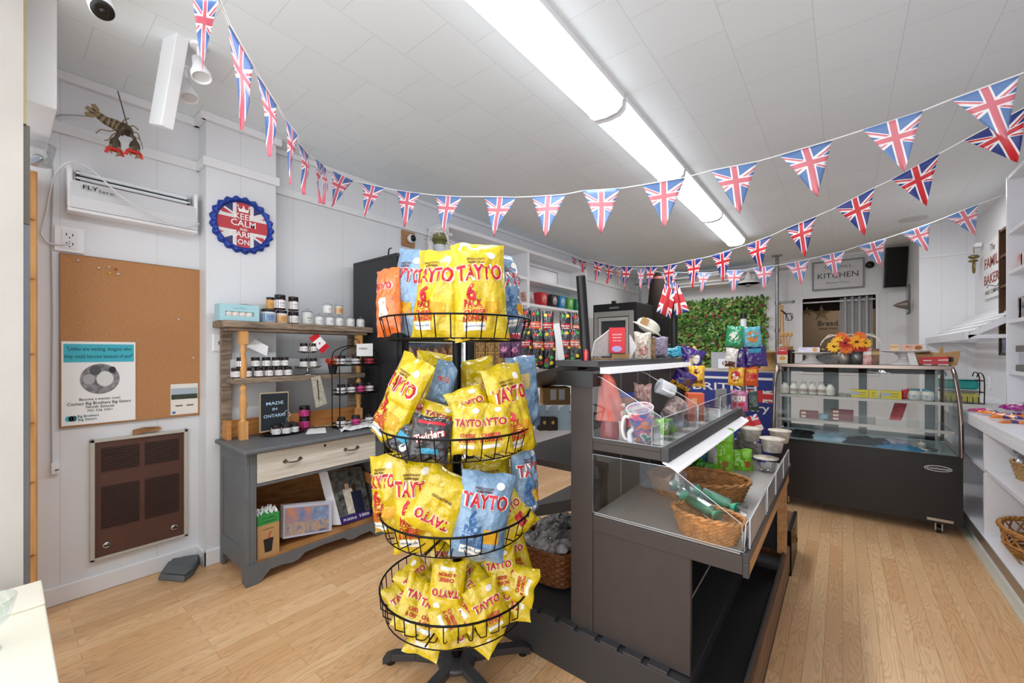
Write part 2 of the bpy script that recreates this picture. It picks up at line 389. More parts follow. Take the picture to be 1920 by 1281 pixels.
# cork board
cork = mat('cork', 'b98558', .85, var=.16, vs=120, bump=.3, bs=200)
t = thing('cork_board', 'large frameless cork pin board on the left wall above the heater', 'notice board', (XL, .527, 1.445))
b = MB(); b.box(0.002, .016, -.322, .322, -.48, .475, cork); b.build('cork_sheet', t)
b = MB()
alu = mat('thin_brown_edge', '8a6a48', .5)
b.box(0, .018, -.326, -.322, -.484, .479, alu); b.box(0,.018,.322,.326,-.484,.479,alu); b.box(0,.018,-.322,.322,.475,.479,alu); b.box(0,.018,-.322,.322,-.484,-.48,alu); b.build('edging', t)
for i, (u, v, c, nm) in enumerate(((146,489,'d8d8dc','clear'),(185,503,'e0ddd0','clear'),(204,501,'cfcfd4','clear'),(217,505,'d03a30','red'),(205,512,'e8c84a','yellow'),(221,514,'e8e8ec','white'),(334,599,'dcdce0','white'),(362,671,'f0f0f0','white'))):
    p = at(u, v, x=XL+.018); b = MB(); m = mat('pin_'+c, c, .3); b.lathe([(0,0),(.004,0),(.003,.008),(.0055,.012),(0,.014)], m, 10)
    where = ['at the top left corner of the cork board','left of the cluster on the cork board','topmost of the cluster on the cork board','beside the yellow one on the cork board','on the cork board, middle of the cluster','right of the yellow one on the cork board','alone at the right on the cork board','near the lower right edge of the cork board'][i]
    tag(b.build('push_pin', None, p, (0, PI/2, 0)), nm+' plastic push pin '+where, 'pin', 'pins on the cork board')
# poster
p0 = at(115,640,x=XL+.02); p1 = at(255,795,x=XL+.02)
teal = mat('poster_teal', '3fb2c4', .5); dteal = mat('poster_dark_teal', '14606e', .5); gry = mat('poster_grey', '8b8b8d', .6, var=.6, vs=40)
w = at(254,650,x=XL+.02).y - p0.y; hgt = p0.z-at(115,800,x=XL+.02).z; cy = p0.y+w/2; cz = p0.z-hgt/2; x0 = XL+.021
b = MB(); b.box(XL+.0165, x0-.0008, cy-w/2, cy+w/2, cz-hgt/2, cz+hgt/2, paper)
def rect(b, x, y0, y1, z0, z1, m): b.add([(x,y0,z0),(x,y1,z0),(x,y1,z1),(x,y0,z1)], [(0,1,2,3)], m)
rect(b, x0, cy-w*.475, cy+w*.475, cz+hgt*.25, cz+hgt*.47, teal)
wall_text(b, '"Littles are waiting, imagine who', .03, dteal, x0+.001, cy, cz+hgt*.41, .01, w*.88)
wall_text(b, 'they could become because of you!"', .03, dteal, x0+.001, cy, cz+hgt*.32, .01, w*.93)
vs = [(x0, cy+w*.27*math.cos(a*PI/16), cz+.02+hgt*.185*math.sin(a*PI/16)) for a in range(32)]; b.add(vs, [tuple(range(32))], gry)
for (yy,zz,r1,c) in ((-.02,.05,.03,'55555a'),(.02,.0,.045,'d8d8d8'),(-.045,.0,.03,'a9a9ad'),(.05,.05,.02,'303034')):
    b.add([(x0+.0006, cy+yy+r1*.8*math.cos(a*PI/6), cz+.02+zz+r1*math.sin(a*PI/6)) for a in range(12)], [tuple(range(12))], mat('photo_'+c, c, .6))
wall_text(b, 'Become a mentor now!', .022, ink, x0+.001, cy, cz-hgt*.2, 0, w*.55)
wall_text(b, 'Contact Big Brothers Big Sisters', .024, ink, x0+.001, cy, cz-hgt*.25, .005, w*.86)
wall_text(b, 'North Simcoe', .022, ink, x0+.001, cy, cz-hgt*.295, .005, w*.38)
wall_text(b, '705 526 5051', .018, ink, x0+.001, cy, cz-hgt*.34, 0, w*.34)
for k in range(3): b.add([(x0+.0008, cy-w*.42+k*.012+.02*math.cos(a*PI/6)*.5, cz-hgt*.42+.016*math.sin(a*PI/6)) for a in range(12)], [tuple(range(12))], [teal, ink, dteal][k])
wall_text(b, 'Big Brothers', .02, dteal, x0+.001, cy-w*.16, cz-hgt*.40, .005, w*.28); wall_text(b, 'Big Sisters', .02, dteal, x0+.001, cy-w*.17, cz-hgt*.44, .005, w*.24)
tag(b.build('poster'), 'white mentor poster with a teal headline and oval photo pinned to the cork board', 'poster')
# lake postcard
y0, y1 = at(320,750,x=XL+.02).y, at(371,750,x=XL+.02).y; z1, z0 = at(320,721,x=XL+.02).z, at(320,779,x=XL+.02).z; c_ = .5*(y0+y1)
b = MB(); b.box(XL+.0165, x0-.0008, y0, y1, z0, z1, mat('card_cream','e6e2da',.6))
rect(b, x0, y0+.003, y1-.003, z0+(z1-z0)*.52, z0+(z1-z0)*.86, mat('lake_photo_sky','a9b6c2',.6)); rect(b, x0+.0004, y0+.003, y1-.003, z0+(z1-z0)*.5, z0+(z1-z0)*.66, mat('lake_photo_trees','3b4636',.6, var=.5, vs=60))
for q in (-.2,.2): rect(b, x0, c_+(y1-y0)*(q-.13), c_+(y1-y0)*(q+.13), z0+(z1-z0)*.27, z0+(z1-z0)*.31, mat('brown_print','6b4a3a',.6))
rect(b, x0, y0+.008, y0+.024, z0+.008, z0+.022, mat('blue_print','3a6aa8',.6))
tag(b.build('postcard'), 'small white card with a lake photo pinned at the lower right of the cork board', 'card')
# wall heater
hb = mat('heater_brown', '5d4038', .38, .2, var=.12, vs=6); fr = mat('heater_frame', 'b9b4a8', .5); dk = mat('slot_black','120d0c',.7)
Y0,Y1,Z0,Z1 = .317,.765,.183,.878
t = thing('wall_heater', 'brown louvred metal heater set in the left wall below the cork board', 'heater', (XL, (Y0+Y1)/2, Z0)); hy=(Y1-Y0)/2; hh=Z1-Z0
b = MB(); b.box(0,.03,-hy,-hy+.02,0,hh,fr); b.box(0,.03,hy-.02,hy,0,hh,fr); b.box(0,.03,-hy,hy,hh-.018,hh,fr); b.box(0,.03,-hy,hy,0,.015,fr); b.build('surround_frame', t, bevel=.003)
b = MB(); b.box(0,.018,-hy+.02,hy-.02,.015,hh-.018,hb)
def louv(b, y0,y1,z0,z1,n):
    b.box(.0175,.0187,y0,y1,z0,z1,dk)
    for k in range(n):
        z = z0+(z1-z0)*(k+.5)/n; q=(z1-z0)/n
        b.hexa([(.0187,y0,z-q*.2),(.0187,y1,z-q*.2),(.0215,y1,z-q*.26),(.0215,y0,z-q*.26),(.0187,y0,z+q*.12),(.0187,y1,z+q*.12),(.0215,y1,z-q*.0),(.0215,y0,z-q*.0)], hb)
for (a, c) in ((-hy+.045,-.012),(.012,hy-.045)):
    louv(b, a, c, hh*.72, hh-.055, 12); louv(b, a, c, .17, hh*.60, 24)
b.build('louvred_cover', t)
for s in (-1,1):
    b = MB(); b.lathe([(0,.0),(.018,0),(.018,.004),(.014,.006),(0,.006)], chrome, 20); b.box(-.004,.004,-.012,.012,.006,.014,blkp); b.build('control_knob', t, (.018, s*.155 , .075+ (.0 if s<0 else .0)), (0,PI/2,0))
b = MB(); n_=[(0,0),(.06,.012),(.1,.008),(.13,.018),(.125,.034),(.05,.04),(0,.03)]
b.prism([(0.0,q[0],q[1]) for q in n_], (.03,0,0), wood('old_wood_chip','b98a5a','6b4526',(10,3,10)))
tag(b.build('wood_chip', None, (XL, .5, Z1), bevel=.004), 'rough wood scrap lying on top of the wall heater', 'wood scrap')
# slate on the floor
slate = mat('slate', '5f6467', .55, var=.25, vs=9, bump=.5, bs=16)
b = MB(); P=[at(295,1089,z=0),at(345,1093,z=0),at(364,1078,z=0),at(374,1060,z=0),at(372,1053,z=0),at(318,1062,z=0)]
c0 = sum(P, Vector())/6
top=[(p-c0)*.93 + Vector((0,0,.035+.02*(i in (3,4,5)))) for i,p in enumerate(P)]; bot=[p-c0 for p in P]
b.add([tuple(q) for q in bot+top], [(5,4,3,2,1,0),(6,7,8,9,10,11)]+[(i,(i+1)%6,6+(i+1)%6,6+i) for i in range(6)], slate)
b.add([tuple(q*.9+Vector((.02,0,.012))) for q in top], [tuple(range(6))], slate)
tag(b.build('slate_slab', None, c0, bevel=.006), 'dark grey slab of slate lying on the floor by the pilaster', 'stone')
# bottle-cap sign
t = thing('bottle_cap_sign', 'round blue crimped bottle-cap sign with union flag and white slogan', 'sign', (XP, 1.04, 2.245))
R = .188; n = 84; b = MB(); cb = mat('cap_blue', '23409a', .3, .3)
prof = [(R*.80,.006),(R*.86,.03),(R*.93,.034),(R*1.0,.012),(R*1.02,.0)]
vs=[]; 
for j,(r,x) in enumerate(prof):
    for i in range(n):
        a = 2*PI*i/n; rr = r*(1+ (.035*math.cos(a*21) if j>=2 else 0)); vs.append((x+(.006*math.cos(a*21) if j>=2 else 0), rr*math.cos(a), rr*math.sin(a)))
b.add(vs, [(j*n+i,j*n+(i+1)%n,(j+1)*n+(i+1)%n,(j+1)*n+i) for j in range(len(prof)-1) for i in range(n)], cb, True); b.build('crimped_rim', t)
uj = union_jack('cap_flag', 'c23440', 'e6e2de', '2b2f6e', 3.4, .55)
b = MB(); N=48; vs=[(.008, R*.82*math.cos(2*PI*i/N), R*.82*math.sin(2*PI*i/N)) for i in range(N)]; b.add(vs,[tuple(range(N))], uj, uvs=[(p[1],p[2]) for p in vs])
for s, sz, y, z, wd in (('KEEP',.055,0,.055,.115),('CALM',.06,0,.008,.15),('AND',.026,0,-.032,.045),('CARRY',.055,0,-.068,.17),('ON',.05,0,-.118,.07)): wall_text(b, s, sz, whit, .0125, y, z, .012, wd)
b.prism([(.0115,-.028,.088),(.0115,.028,.088),(.0115,.034,.118),(.0115,.016,.104),(.0115,0,.124),(.0115,-.016,.104),(.0115,-.034,.118)], (.001,0,0), whit)
for q in (-.034,0,.034): b.box(.0115,.0125,q-.005,q+.005,.122,.131,whit)
b.build('flag_face', t)
# outlet and switch plates
def plate(name, label, x, y, z, kind, sz=(.14,.16)):
    t = thing(name, label, 'outlet' if kind=='outlet' else 'switch', (x,y,z)); b = MB(); b.box(0,.012,-sz[0]/2,sz[0]/2,-sz[1]/2,sz[1]/2,whites); b.build('wall_plate', t, bevel=.003)
    b = MB(); b.box(.012,.016,-.03,.03,-.05,.05,white)
    if kind=='outlet':
        for dz in (.025,-.025):
            for dy in (-.012,.012): b.box(.016,.0165,dy-.002,dy+.002,dz-.006,dz+.008,ink)
            b.box(.016,.0165,-.003,.003,dz-.018,dz-.012,ink)
    b.build('receptacle' if kind=='outlet' else 'rocker', t)
    if kind!='outlet': b=MB(); b.box(.016,.028,-.008,.008,-.012,.01,mat('grey_toggle','77777b',.4)); b.build('toggle', t)
    return t
p = at(130,450,x=XL); plate('power_outlet', 'white wall outlet with a plug in it above the cork board', XL, p.y, p.z, 'outlet', (.115,.14))
p = at(410,643,x=XP); plate('light_switch', 'white toggle light switch on the pilaster beside the hutch', XP, p.y, p.z, 'switch', (.07,.115))
# fly light
fy0, fy1, fz0, fz1 = .225, .80, 2.165, 2.40
t = thing('fly_light', 'white wall-mounted fly trap lamp with two tubes above the cork board', 'fly trap lamp', (XL, (fy0+fy1)/2, fz0)); hy=(fy1-fy0)/2; hh=.235
b = MB(); b.box(0,.02,-hy,hy,0,hh,whites); b.box(0,.10,-hy,-hy+.02,.0,hh,whites); b.box(0,.10,hy-.02,hy,.0,hh,whites); b.box(0,.1,-hy,hy,-.02,.0,whites); b.build('casing', t, bevel=.006)
b = MB(); b.prism([(.105,-hy+.01,.0),(.115,-hy+.01,.06),(.098,-hy+.01,.15),(.085,-hy+.01,.15),(.1,-hy+.01,.06),(.09,-hy+.01,.0)], (0,2*hy-.02,0), mat('fly_front','dcdde0',.25,.3))
b.text('FLY', .03, ink, lambda p,q: (.116-(q+.0)*.2,-hy+.085+p,.118+q), .02, .06); b.text('lare.', .026, ink, lambda p,q: (.116-q*.2,-hy+.155+p,.112+q), 0, .07)
b.build('front_cover', t)
b = MB(); b.box(.02,.03,-hy+.03,hy-.03,.06,.225,mat('reflector','8e8f92',.25,.9)); b.build('reflector', t)
for z in (.175,.205):
    b = MB(); b.cyl((.055,-hy+.035,z),(.055,hy-.035,z),.011,mat('lamp_tube_white','e9eef2',.2)); 
    for s in (-1,1): b.cyl((.055,s*(hy-.035),z),(.055,s*(hy-.05),z),.0125,chrome)
    b.build('lamp_tube', t)
wire = mat('white_cable', 'dfe0e2', .5); gwire = mat('grey_cable', 'a9abae', .5)
def curve_pts(pts, k=6):
    pts=[Vector(p) for p in pts]; out=[]
    for i in range(len(pts)-1):
        p0=pts[max(0,i-1)];p1=pts[i];p2=pts[i+1];p3=pts[min(len(pts)-1,i+2)]
        for j in range(k):
            t_=j/k; out.append(.5*((2*p1)+(p2-p0)*t_+(2*p0-5*p1+4*p2-p3)*t_*t_+(3*p1-p0-3*p2+p3)*t_**3))
    return out+[pts[-1]]
def cable(name, label, px, x, r, m, cat='cable'):
    b = MB(); pts = curve_pts([at(u,v,x=q) for (u,v,q) in [(a[0],a[1],a[2] if len(a)>2 else x) for a in px]]); b.tube(pts, r, m, 6)
    return tag(b.build(name), label, cat)
cable('lamp_cord', 'white cord looping over the front of the fly trap lamp and down to the outlet', [(365,425,-3.24),(372,419,-3.22),(340,425,-3.2),(290,405,-3.2),(230,370,-3.2),(180,325,-3.2),(150,305,-3.2),(125,306,-3.22),(103,330,-3.3),(92,370,-3.33),(88,395,-3.33),(80,425,-3.33),(78,440,-3.33),(95,457,-3.33),(125,458,-3.325),(132,452,-3.32)], XL, .0042, wire)
cable('conduit_cable', 'grey cable running down the left wall past the cork board', [(175,219,-3.30),(135,216,-3.3),(105,218,-3.33),(90,240,-3.335),(86,270,-3.335),(95,300,-3.335),(99,330,-3.335),(96,450,-3.335),(98,600,-3.335),(96,760,-3.335),(97,870,-3.335)], XL, .004, gwire)
b = MB(); b.box(0,.03,-.015,.015,-.03,.03,whites); b.cyl((.03,0,-.01),(.05,.01,-.005),.003,ink); p=at(103,877,x=XL)
tag(b.build('wire_clip', None, p, bevel=.003), 'small white plastic clip where the grey cable ends beside the heater', 'cable clip')
# clear plastic cup holder and rod by the stud
b = MB(); p = at(72,290,x=-3.1); b.lathe([(.045,-.05),(.06,.05)], acryl, 20, smooth=True); tag(b.build('plastic_cup', None, p, solid=.002), 'clear plastic beaker fixed at the top of the pine stud', 'cup')
b = MB(); a_=at(35,310,x=-2.75); c_=at(72,297,x=-3.05); b.cyl(a_, c_, .011, mat('pale_blue_rod','b9c6d6',.3)); b.ball(c_, .02, chrome); tag(b.build('curtain_rod'), 'pale metal rod end with a crumpled foil tip by the pine stud', 'rod')
# hanging lobster (brown, red banded claws)
br = mat('lobster_brown', '4a3c2a', .35, var=.3, vs=40); rb = mat('lobster_band_red','d02a26',.5); twine = mat('twine','5a5148',.8)
p = D0 = at(222,240,x=-3.08)
t = thing('hanging_lobster', 'brown model lobster with red banded claws hung by strings from the ceiling', 'lobster ornament', p)
def loc(u,v,dx=0): return at(u,v,x=-3.08+dx)-p
br2 = mat('lobster_ridge', '8a7654', .4)
b = MB(); path=curve_pts([loc(186,217),loc(200,227),loc(214,233),loc(226,240)],3)
for k,c in enumerate(path): b.ball(c, .019+.0016*k, br if k%2 else br2, 14, 8, (.8,1,.95))
b.build('tail', t)
b = MB(); b.tube(curve_pts([loc(222,238),loc(230,242),loc(238,246),loc(247,256)],4), [.026,.03,.034,.036,.037,.037,.036,.034,.031,.027,.022,.016,.008], br, 14)
for q in ((243,246),(248,251)): b.ball(loc(*q,.03), .005, blkp, 8, 6)
b.build('shell', t)
for a in (-.7,0,.7):
    b = MB(); c=loc(186,217); d_=(loc(172,208)-c).normalized(); n_=Vector((1,0,0)); s_=d_.cross(n_); e=(d_*math.cos(a)+s_*math.sin(a)); w_=e.cross(n_)*.014
    b.prism([tuple(c),tuple(c+e*.03+w_),tuple(c+e*.055+w_*.6),tuple(c+e*.055-w_*.6),tuple(c+e*.03-w_)], (.006,0,0), br2); b.build('tail_fan', t)
for (arm,tip,dx) in (([(232,246),(222,252),(217,260)],(214,292),.01),([(244,252),(251,258),(254,266)],(250,296),.035)):
    b = MB(); A=[loc(u,v,dx) for u,v in arm]; b.tube(curve_pts(A,3), .009, br, 8); P0=A[-1]; P1=loc(*tip,dx); ax_=(P1-P0); sd=Vector((0,-ax_.z,ax_.y)).normalized()
    for i_ in range(4): b.ball(P0+ax_*(.1+.12*i_), (.016,.022,.024,.02)[i_], br, 12, 8, (.6,1,1.1))
    b.tube(curve_pts([P0+ax_*.4+sd*.008,P0+ax_*.75+sd*.02,P0+ax_*1.0+sd*.006],4), [.012,.012,.011,.01,.009,.008,.006,.004,.002], br2, 8)
    b.tube(curve_pts([P0+ax_*.4-sd*.01,P0+ax_*.7-sd*.02,P0+ax_*.92-sd*.008],4), [.01,.01,.009,.008,.007,.006,.005,.003,.002], br2, 8)
    cl = b.build('claw', t)
    b = MB(); m_=P0+ax_*.66; b.tube([m_+sd*.027*math.cos(a)+Vector((.016*math.sin(a),0,0)) for a in [k*PI/8 for k in range(16)]], .007, rb, 6, True)
    b.prism([tuple(m_-sd*.02),tuple(m_-sd*.034),tuple(m_-sd*.04+ax_*.3),tuple(m_-sd*.024+ax_*.3)], (.006,0,0), rb); b.prism([tuple(m_+sd*.02),tuple(m_+sd*.034),tuple(m_+sd*.04+ax_*.25),tuple(m_+sd*.024+ax_*.25)], (.006,0,0), rb); b.build('red_band', cl)
for pts in ([(222,243),(205,246),(190,243),(180,250)],[(226,246),(212,252),(204,262),(196,263)],[(230,248),(216,260),(212,270)],[(238,240),(250,236),(260,244)],[(243,246),(258,250),(262,262)],[(226,238),(232,226),(242,222)]):
    b = MB(); b.tube(curve_pts([loc(*q) for q in pts],4), .0032, br2, 5); b.build('leg', t)
for pts in ([(248,256),(262,262),(268,280)],[(247,256),(256,270),(262,292)]):
    b = MB(); b.tube(curve_pts([loc(*q,.02) for q in pts],4), .002, br, 4); b.build('antenna', t)
b = MB(); b.tube([loc(238,232), at(221,171,x=XL+.06,)-p], .003, twine, 5); b.build('hanging_string', t)
# white post bracket hanging from the ceiling, camera, spotlights
a_ = at(328,80,z=CE-.01); c_ = at(301,238,d=2.08)
t = thing('post_bracket', 'white painted timber post hanging below the ceiling at the upper left', 'bracket', a_)
ax = (c_-a_); L = ax.length; q = ax.to_track_quat('-Z','Y').to_euler()
b = MB(); b.box(-.028,.028,-.06,.05,-L,0.03,white); o=b.build('post', t, (0,0,0), q, bevel=.004)
b = MB(); b.box(-.06,.0,-.03,.06,-.012,0.0,white)
for s in (-.01,.03): b.cyl((-.04,s,-.014),(-.04,s,-.012),.005,ink)
b.build('mounting_plate', t, (-.05,-.01,-.03))
def aim(v): return v.normalized().to_track_quat('-Z','Y').to_euler()
c_ = at(192,18,d=1.62)
t = thing('bullet_camera', 'white bullet security camera with a black face under the ceiling at the top left', 'security camera', c_)
b = MB(); b.lathe([(.0,.16),(.036,.155),(.04,.1),(.04,0.0),(.036,-.004)], whites, 24); e = aim(at(205,60,d=1.6)-at(165,-40,d=1.75)); b.build('camera_body', t, (0,0,0), e)
b = MB(); b.lathe([(0,.006),(.036,0.004),(.036,-.006),(.02,-.008),(0,-.004)], blkp, 24); b.ball((0,0,-.006),.012,blkp); o=b.build('lens_face', t, (0,0,0), e)
b = MB(); b.cyl((0,0,0),tuple(at(178,-10,z=CE)-c_),.014,whites); b.build('mount_arm', t, e and (0,0,0))
for (u,v,a,c2,lab) in ((375,132,(358,120),(381,150),'nearer white ceiling spotlight with a ribbed glass face beside the hanging post'),(352,172,(345,158),(362,185),'farther white ceiling spotlight pointing down behind the hanging post')):
    p = at(u,v,z=CE-.14); t = thing('spotlight', lab, 'spotlight', p, 0, 'spotlights by the hanging post')
    e = aim(Vector((.35,.1,-1)))
    b = MB(); b.lathe([(.0,.075),(.022,.07),(.027,.02),(.043,-.02),(.043,-.045),(.038,-.045),(.036,-.03)], whites, 20); b.build('lamp_head', t, (0,0,0), e)
    b = MB(); b.lathe([(.038,-.034),(.02,-.030),(0,-.029)], mat('ribbed_lens','d9dce0',.2), 20); b.build('lens', t, (0,0,0), e)
    b = MB(); b.cyl((-.01,0,.03),(-.03,0,.14),.008,whites); b.cyl((-.03,0,.125),(-.03,0,.14),.035,whites); b.build('ceiling_mount', t)
# camera on a plywood square
p = at(764,449,x=XL); t = thing('indoor_camera', 'white ball security camera with black face on a plywood square above the drinks cooler', 'security camera', p)
b = MB(); b.box(0,.02,-.075,.075,-.075,.075,wood('plywood','b98c60','a0744a',(3,3,20))); b.build('plywood_base', t)
b = MB(); b.ball((.05,0.01,0),.042,whites,20,12); b.build('camera_ball', t)
b = MB(); b.lathe([(0,.01),(.03,.0),(.033,-.014)], blkp, 20); b.ball((0,0,.008),.009,mat('lens_blue','2b3340',.1)); b.build('lens_face', t, (.088,.012,0), (0,PI/2,.2))
# crystal bowl on the platform
b = MB(); b.lathe([(.0,0),(.045,0),(.03,.02),(.02,.05),(.06,.09),(.075,.15),(.07,.15),(.054,.095),(.012,.055),(0,.055)], glass, 16); tag(b.build('glass_goblet', None, at(-42,1236,z=.5)+Vector((-.02,0,0.0))), 'clear cut-glass goblet at the left edge on the cream platform', 'goblet')
# ================================================================== DRESSER AND HUTCH
ORD = ['first','second','third','fourth','fifth','sixth','seventh','eighth','ninth','tenth','eleventh','twelfth']
dg = mat('dresser_grey', '626568', .5, var=.08, vs=10, bump=.05); dwh = mat('whitewashed_drawer', 'd9d4ca', .6, var=.14, vs=3, c2='bdb6a8', stretch=(1,1.5,22))
inn = wood('drawer_interior','b8844e','8a5c34',(3,3,14))
DY0, DY1, DX0, DX1 = .90, 1.83, -3.18, -2.72
t = thing('dresser', 'grey painted dresser with one whitewashed drawer above an open shelf', 'dresser', ((DX0+DX1)/2, (DY0+DY1)/2, 0)); t_dr = t
M_ = T(-(DX0+DX1)/2, -(DY0+DY1)/2, 0)
def mb(M=M_): b = MB(); b.M = M.copy(); return b
b = mb(); b.box(DX0, DX1+.06, DY0-.03, DY1+.03, .785, .812, dg); b.build('top', t, bevel=.008)
for nm, y0, y1 in (('a',DY0,DY0+.02),('b',DY1-.02,DY1)):
    b = mb(); b.box(DX0+.01, DX1-.01, y0+.006, y1-.006, .08, .785, dg)
    for x0,x1,z0,z1 in ((DX0,DX0+.05,0,.785),(DX1-.07,DX1,0,.785),(DX0+.05,DX1-.07,.70,.785),(DX0+.05,DX1-.07,.08,.2)): b.box(x0,x1,y0,y1,z0,z1,dg)
    b.build('side_panel', t, bevel=.003)
b = mb(); b.box(DX1-.02,DX1,DY0+.02,DY0+.055,.12,.785,dg); b.box(DX1-.02,DX1,DY1-.075,DY1-.02,.12,.785,dg); b.box(DX1-.02,DX1,DY0+.055,DY1-.075,.573,.59,dg); b.box(DX1-.02,DX1,DY0+.055,DY1-.075,.775,.785,dg)
b.build('face_frame', t, bevel=.002)
b = mb(); pts=[]; ya, yb = DY0-.005, DY1+.005; Ly=yb-ya
prof=[(0,0),(.07,0),(.1,.025),(.14,.062),(.22,.06),(.28,.05),(.32,.056),(.36,.085),(.5,.09),(.64,.085),(.68,.056),(.72,.05),(.78,.06),(.86,.062),(.9,.025),(.93,0),(1,0)]
for i in range(len(prof)-1):
    (s0,z0),(s1,z1)=prof[i],prof[i+1]
    b.hexa([(DX1-.005,ya+s0*Ly,z0),(DX1+.012,ya+s0*Ly,z0),(DX1+.012,ya+s1*Ly,z1),(DX1-.005,ya+s1*Ly,z1),(DX1-.005,ya+s0*Ly,.12),(DX1+.012,ya+s0*Ly,.12),(DX1+.012,ya+s1*Ly,.12),(DX1-.005,ya+s1*Ly,.12)], dg)
b.build('scalloped_apron', t)
b = mb(); b.box(DX0+.01,DX1-.01,DY0+.02,DY1-.02,.105,.125,inn); b.box(DX0,DX0+.01,DY0+.02,DY1-.02,.1,.785,inn); b.box(DX0+.01,DX0+.05,DY0+.02,DY1-.02,.42,.46,inn); b.box(DX0+.02,DX1-.02,DY1-.04,DY1-.021,.36,.44,inn); b.box(DX0+.02,DX1-.02,DY0+.021,DY0+.04,.36,.44,inn); b.build('interior_shelf', t)
b = mb(); b.box(DX1-.3,DX1+.004,DY0+.058,DY1-.078,.594,.772,dwh)
for z in (.653,.713): b.box(DX1+.003,DX1+.0045,DY0+.058,DY1-.078,z,z+.0015,mat('groove','8c857a',.7))
dr = b.build('drawer', t, bevel=.002)
for yy in (1.16, 1.56):
    b = mb(); brz = mat('pewter_handle','6c5d52',.35,.8)
    b.tube(curve_pts([(DX1+.004,yy-.05,.695),(DX1+.022,yy-.03,.69),(DX1+.026,yy,.687),(DX1+.022,yy+.03,.69),(DX1+.004,yy+.05,.695)],4), .005, brz, 8)
    for s in (-1,1):
        b.prism([(DX1+.003,yy+s*.045,.682),(DX1+.003,yy+s*.062,.695),(DX1+.003,yy+s*.045,.71),(DX1+.003,yy+s*.03,.695)], (.004,0,0), brz)
    b.build('handle', dr)
b = mb(); b.box(DX1+.003,DX1+.006,1.36,1.375,.742,.758,chrome); b.build('keyhole', dr)
# hutch
HX0, HX1 = -3.185, -2.995
t = thing('hutch', 'rustic open hutch of pine posts and weathered boards standing on the grey dresser', 'hutch', (-3.09, 1.36, .812)); M2 = T(3.09,-1.36,-.812)
b = mb(M2); b.box(HX0, HX1+.02, .86, 1.27, 1.535, 1.578, barn); b.box(HX0, HX1+.02, 1.27, 1.90, 1.535, 1.578, barn); b.box(HX0,HX1,.9,1.86,1.515,1.535,barn); b.build('top_board', t, bevel=.005)
b = mb(M2); b.box(HX0, HX1, .93, 1.84, 1.175, 1.212, barn); b.build('shelf_board', t, bevel=.005)
for yy in (.985, 1.80):
    b = mb(M2); c=(HX1-.032, yy, 0); b.box(HX1-.054,HX1-.01,yy-.022,yy+.022,.812,.93,pine); b.box(HX1-.054,HX1-.01,yy-.022,yy+.022,1.43,1.515,pine)
    pr=[(.021,.93),(.014,.945),(.021,.965),(.018,.985),(.023,1.02),(.021,1.09),(.014,1.12),(.02,1.135),(.02,1.15),(.012,1.165),(.019,1.2),(.022,1.28),(.02,1.34),(.013,1.37),(.021,1.39),(.014,1.41),(.021,1.43)]
    b.lathe(pr, pine, 16, c); b.build('turned_post', t)
for yy in (.93, 1.82):
    b = mb(M2); b.box(HX0,HX0+.035,yy-.03,yy+.03,.812,1.515,barn); b.build('rear_post', t, bevel=.003)
b = mb(M2); b.box(HX0+.036,HX0+.052,.92,1.86,.812,.93,pinedk); b.box(HX0,HX1-.06,.905,.93,.812,.935,pinedk); b.build('lower_rail', t, bevel=.004)
b = mb(M2); b.box(HX0+.036,HX0+.05,.95,1.8,1.213,1.33,mat('pale_backboard','c9cdd0',.6)); b.build('back_rail', t)
# ---- jars
jam = mat('dark_jam','2a1418',.15); capb = mat('black_lid','1c1c1f',.35); lblw = mat('white_label','eceaea',.6)
def jar(label, r=.031, h=.072, lab=lblw, lid=capb, body=jam, style=0, loc=(0,0,0), group=None, cat='jar', name='jam_jar', rz=0):
    t = thing(name, label, cat, loc, rz, group)
    b = MB(); b.lathe([(r*.85,0),(r,.004),(r,h*.72),(r*.86,h*.8)], body, 18); b.build('jar_body', t)
    b = MB(); n=10
    b.grid(lambda u,v: (r*1.012*math.cos((u-.5)*4.2), r*1.012*math.sin((u-.5)*4.2), h*(.1+.55*v)), n, 1, lab)
    m2 = ink
    b.text('ONTARIO', h*.13, m2, lambda p,q: (r*1.02*math.cos(p/r), r*1.02*math.sin(p/r), h*.42+q), 0, r*.95)
    b.text('kitchen', h*.10, m2, lambda p,q: (r*1.02*math.cos(p/r), r*1.02*math.sin(p/r), h*.26+q), 0, r*.6)
    b.build('label', t)
    b = MB()
    if style == 0: b.lathe([(r*.9,h*.8),(r*.93,h*.82),(r*.93,h*.98),(r*.88,h),(0,h)], lid, 18)
    else: b.lathe([(r*.98,h*.8),(r*1.0,h*.84),(r*.9,h*.88),(r*.3,h*.9),(r*.2,h*.94),(r*.34,h*1.0),(r*.2,h*1.06),(0,h*1.07)], acryl, 18)
    b.build('lid', t)
    return t
LZ = 1.578; xs = -3.07
blue_l = mat('blue_label','7f9cc4',.6); org_l = mat('orange_label','d8a05a',.6); crm_l = mat('cream_label','cfd6cc',.6); creamy = mat('cream_wax','cfd2d0',.3)
def yy(u, v, x): return at(u, v, x=x).y
row = [(503,.046,.095,blue_l,0,'squat jar with blue label beside the pale blue gift box on the hutch'),
       (528,.037,.09,org_l,0,'jar with orange label in the bottom row on the hutch'),
       (550,.037,.09,lblw,0,'black-lidded jar with white label below two others on the hutch')]
P=[]
for u,r,h,lb,st,lab in row:
    jar(lab, r, h, lb, capb, creamy if lb is not lblw else jam, st, (xs, yy(u,590,xs), LZ), 'jars along the hutch top')
jar('taller glass jar with rounded cream label in the middle of the hutch top', .038, .115, crm_l, capb, creamy, 1, (xs, yy(576,590,xs), LZ), 'jars along the hutch top')
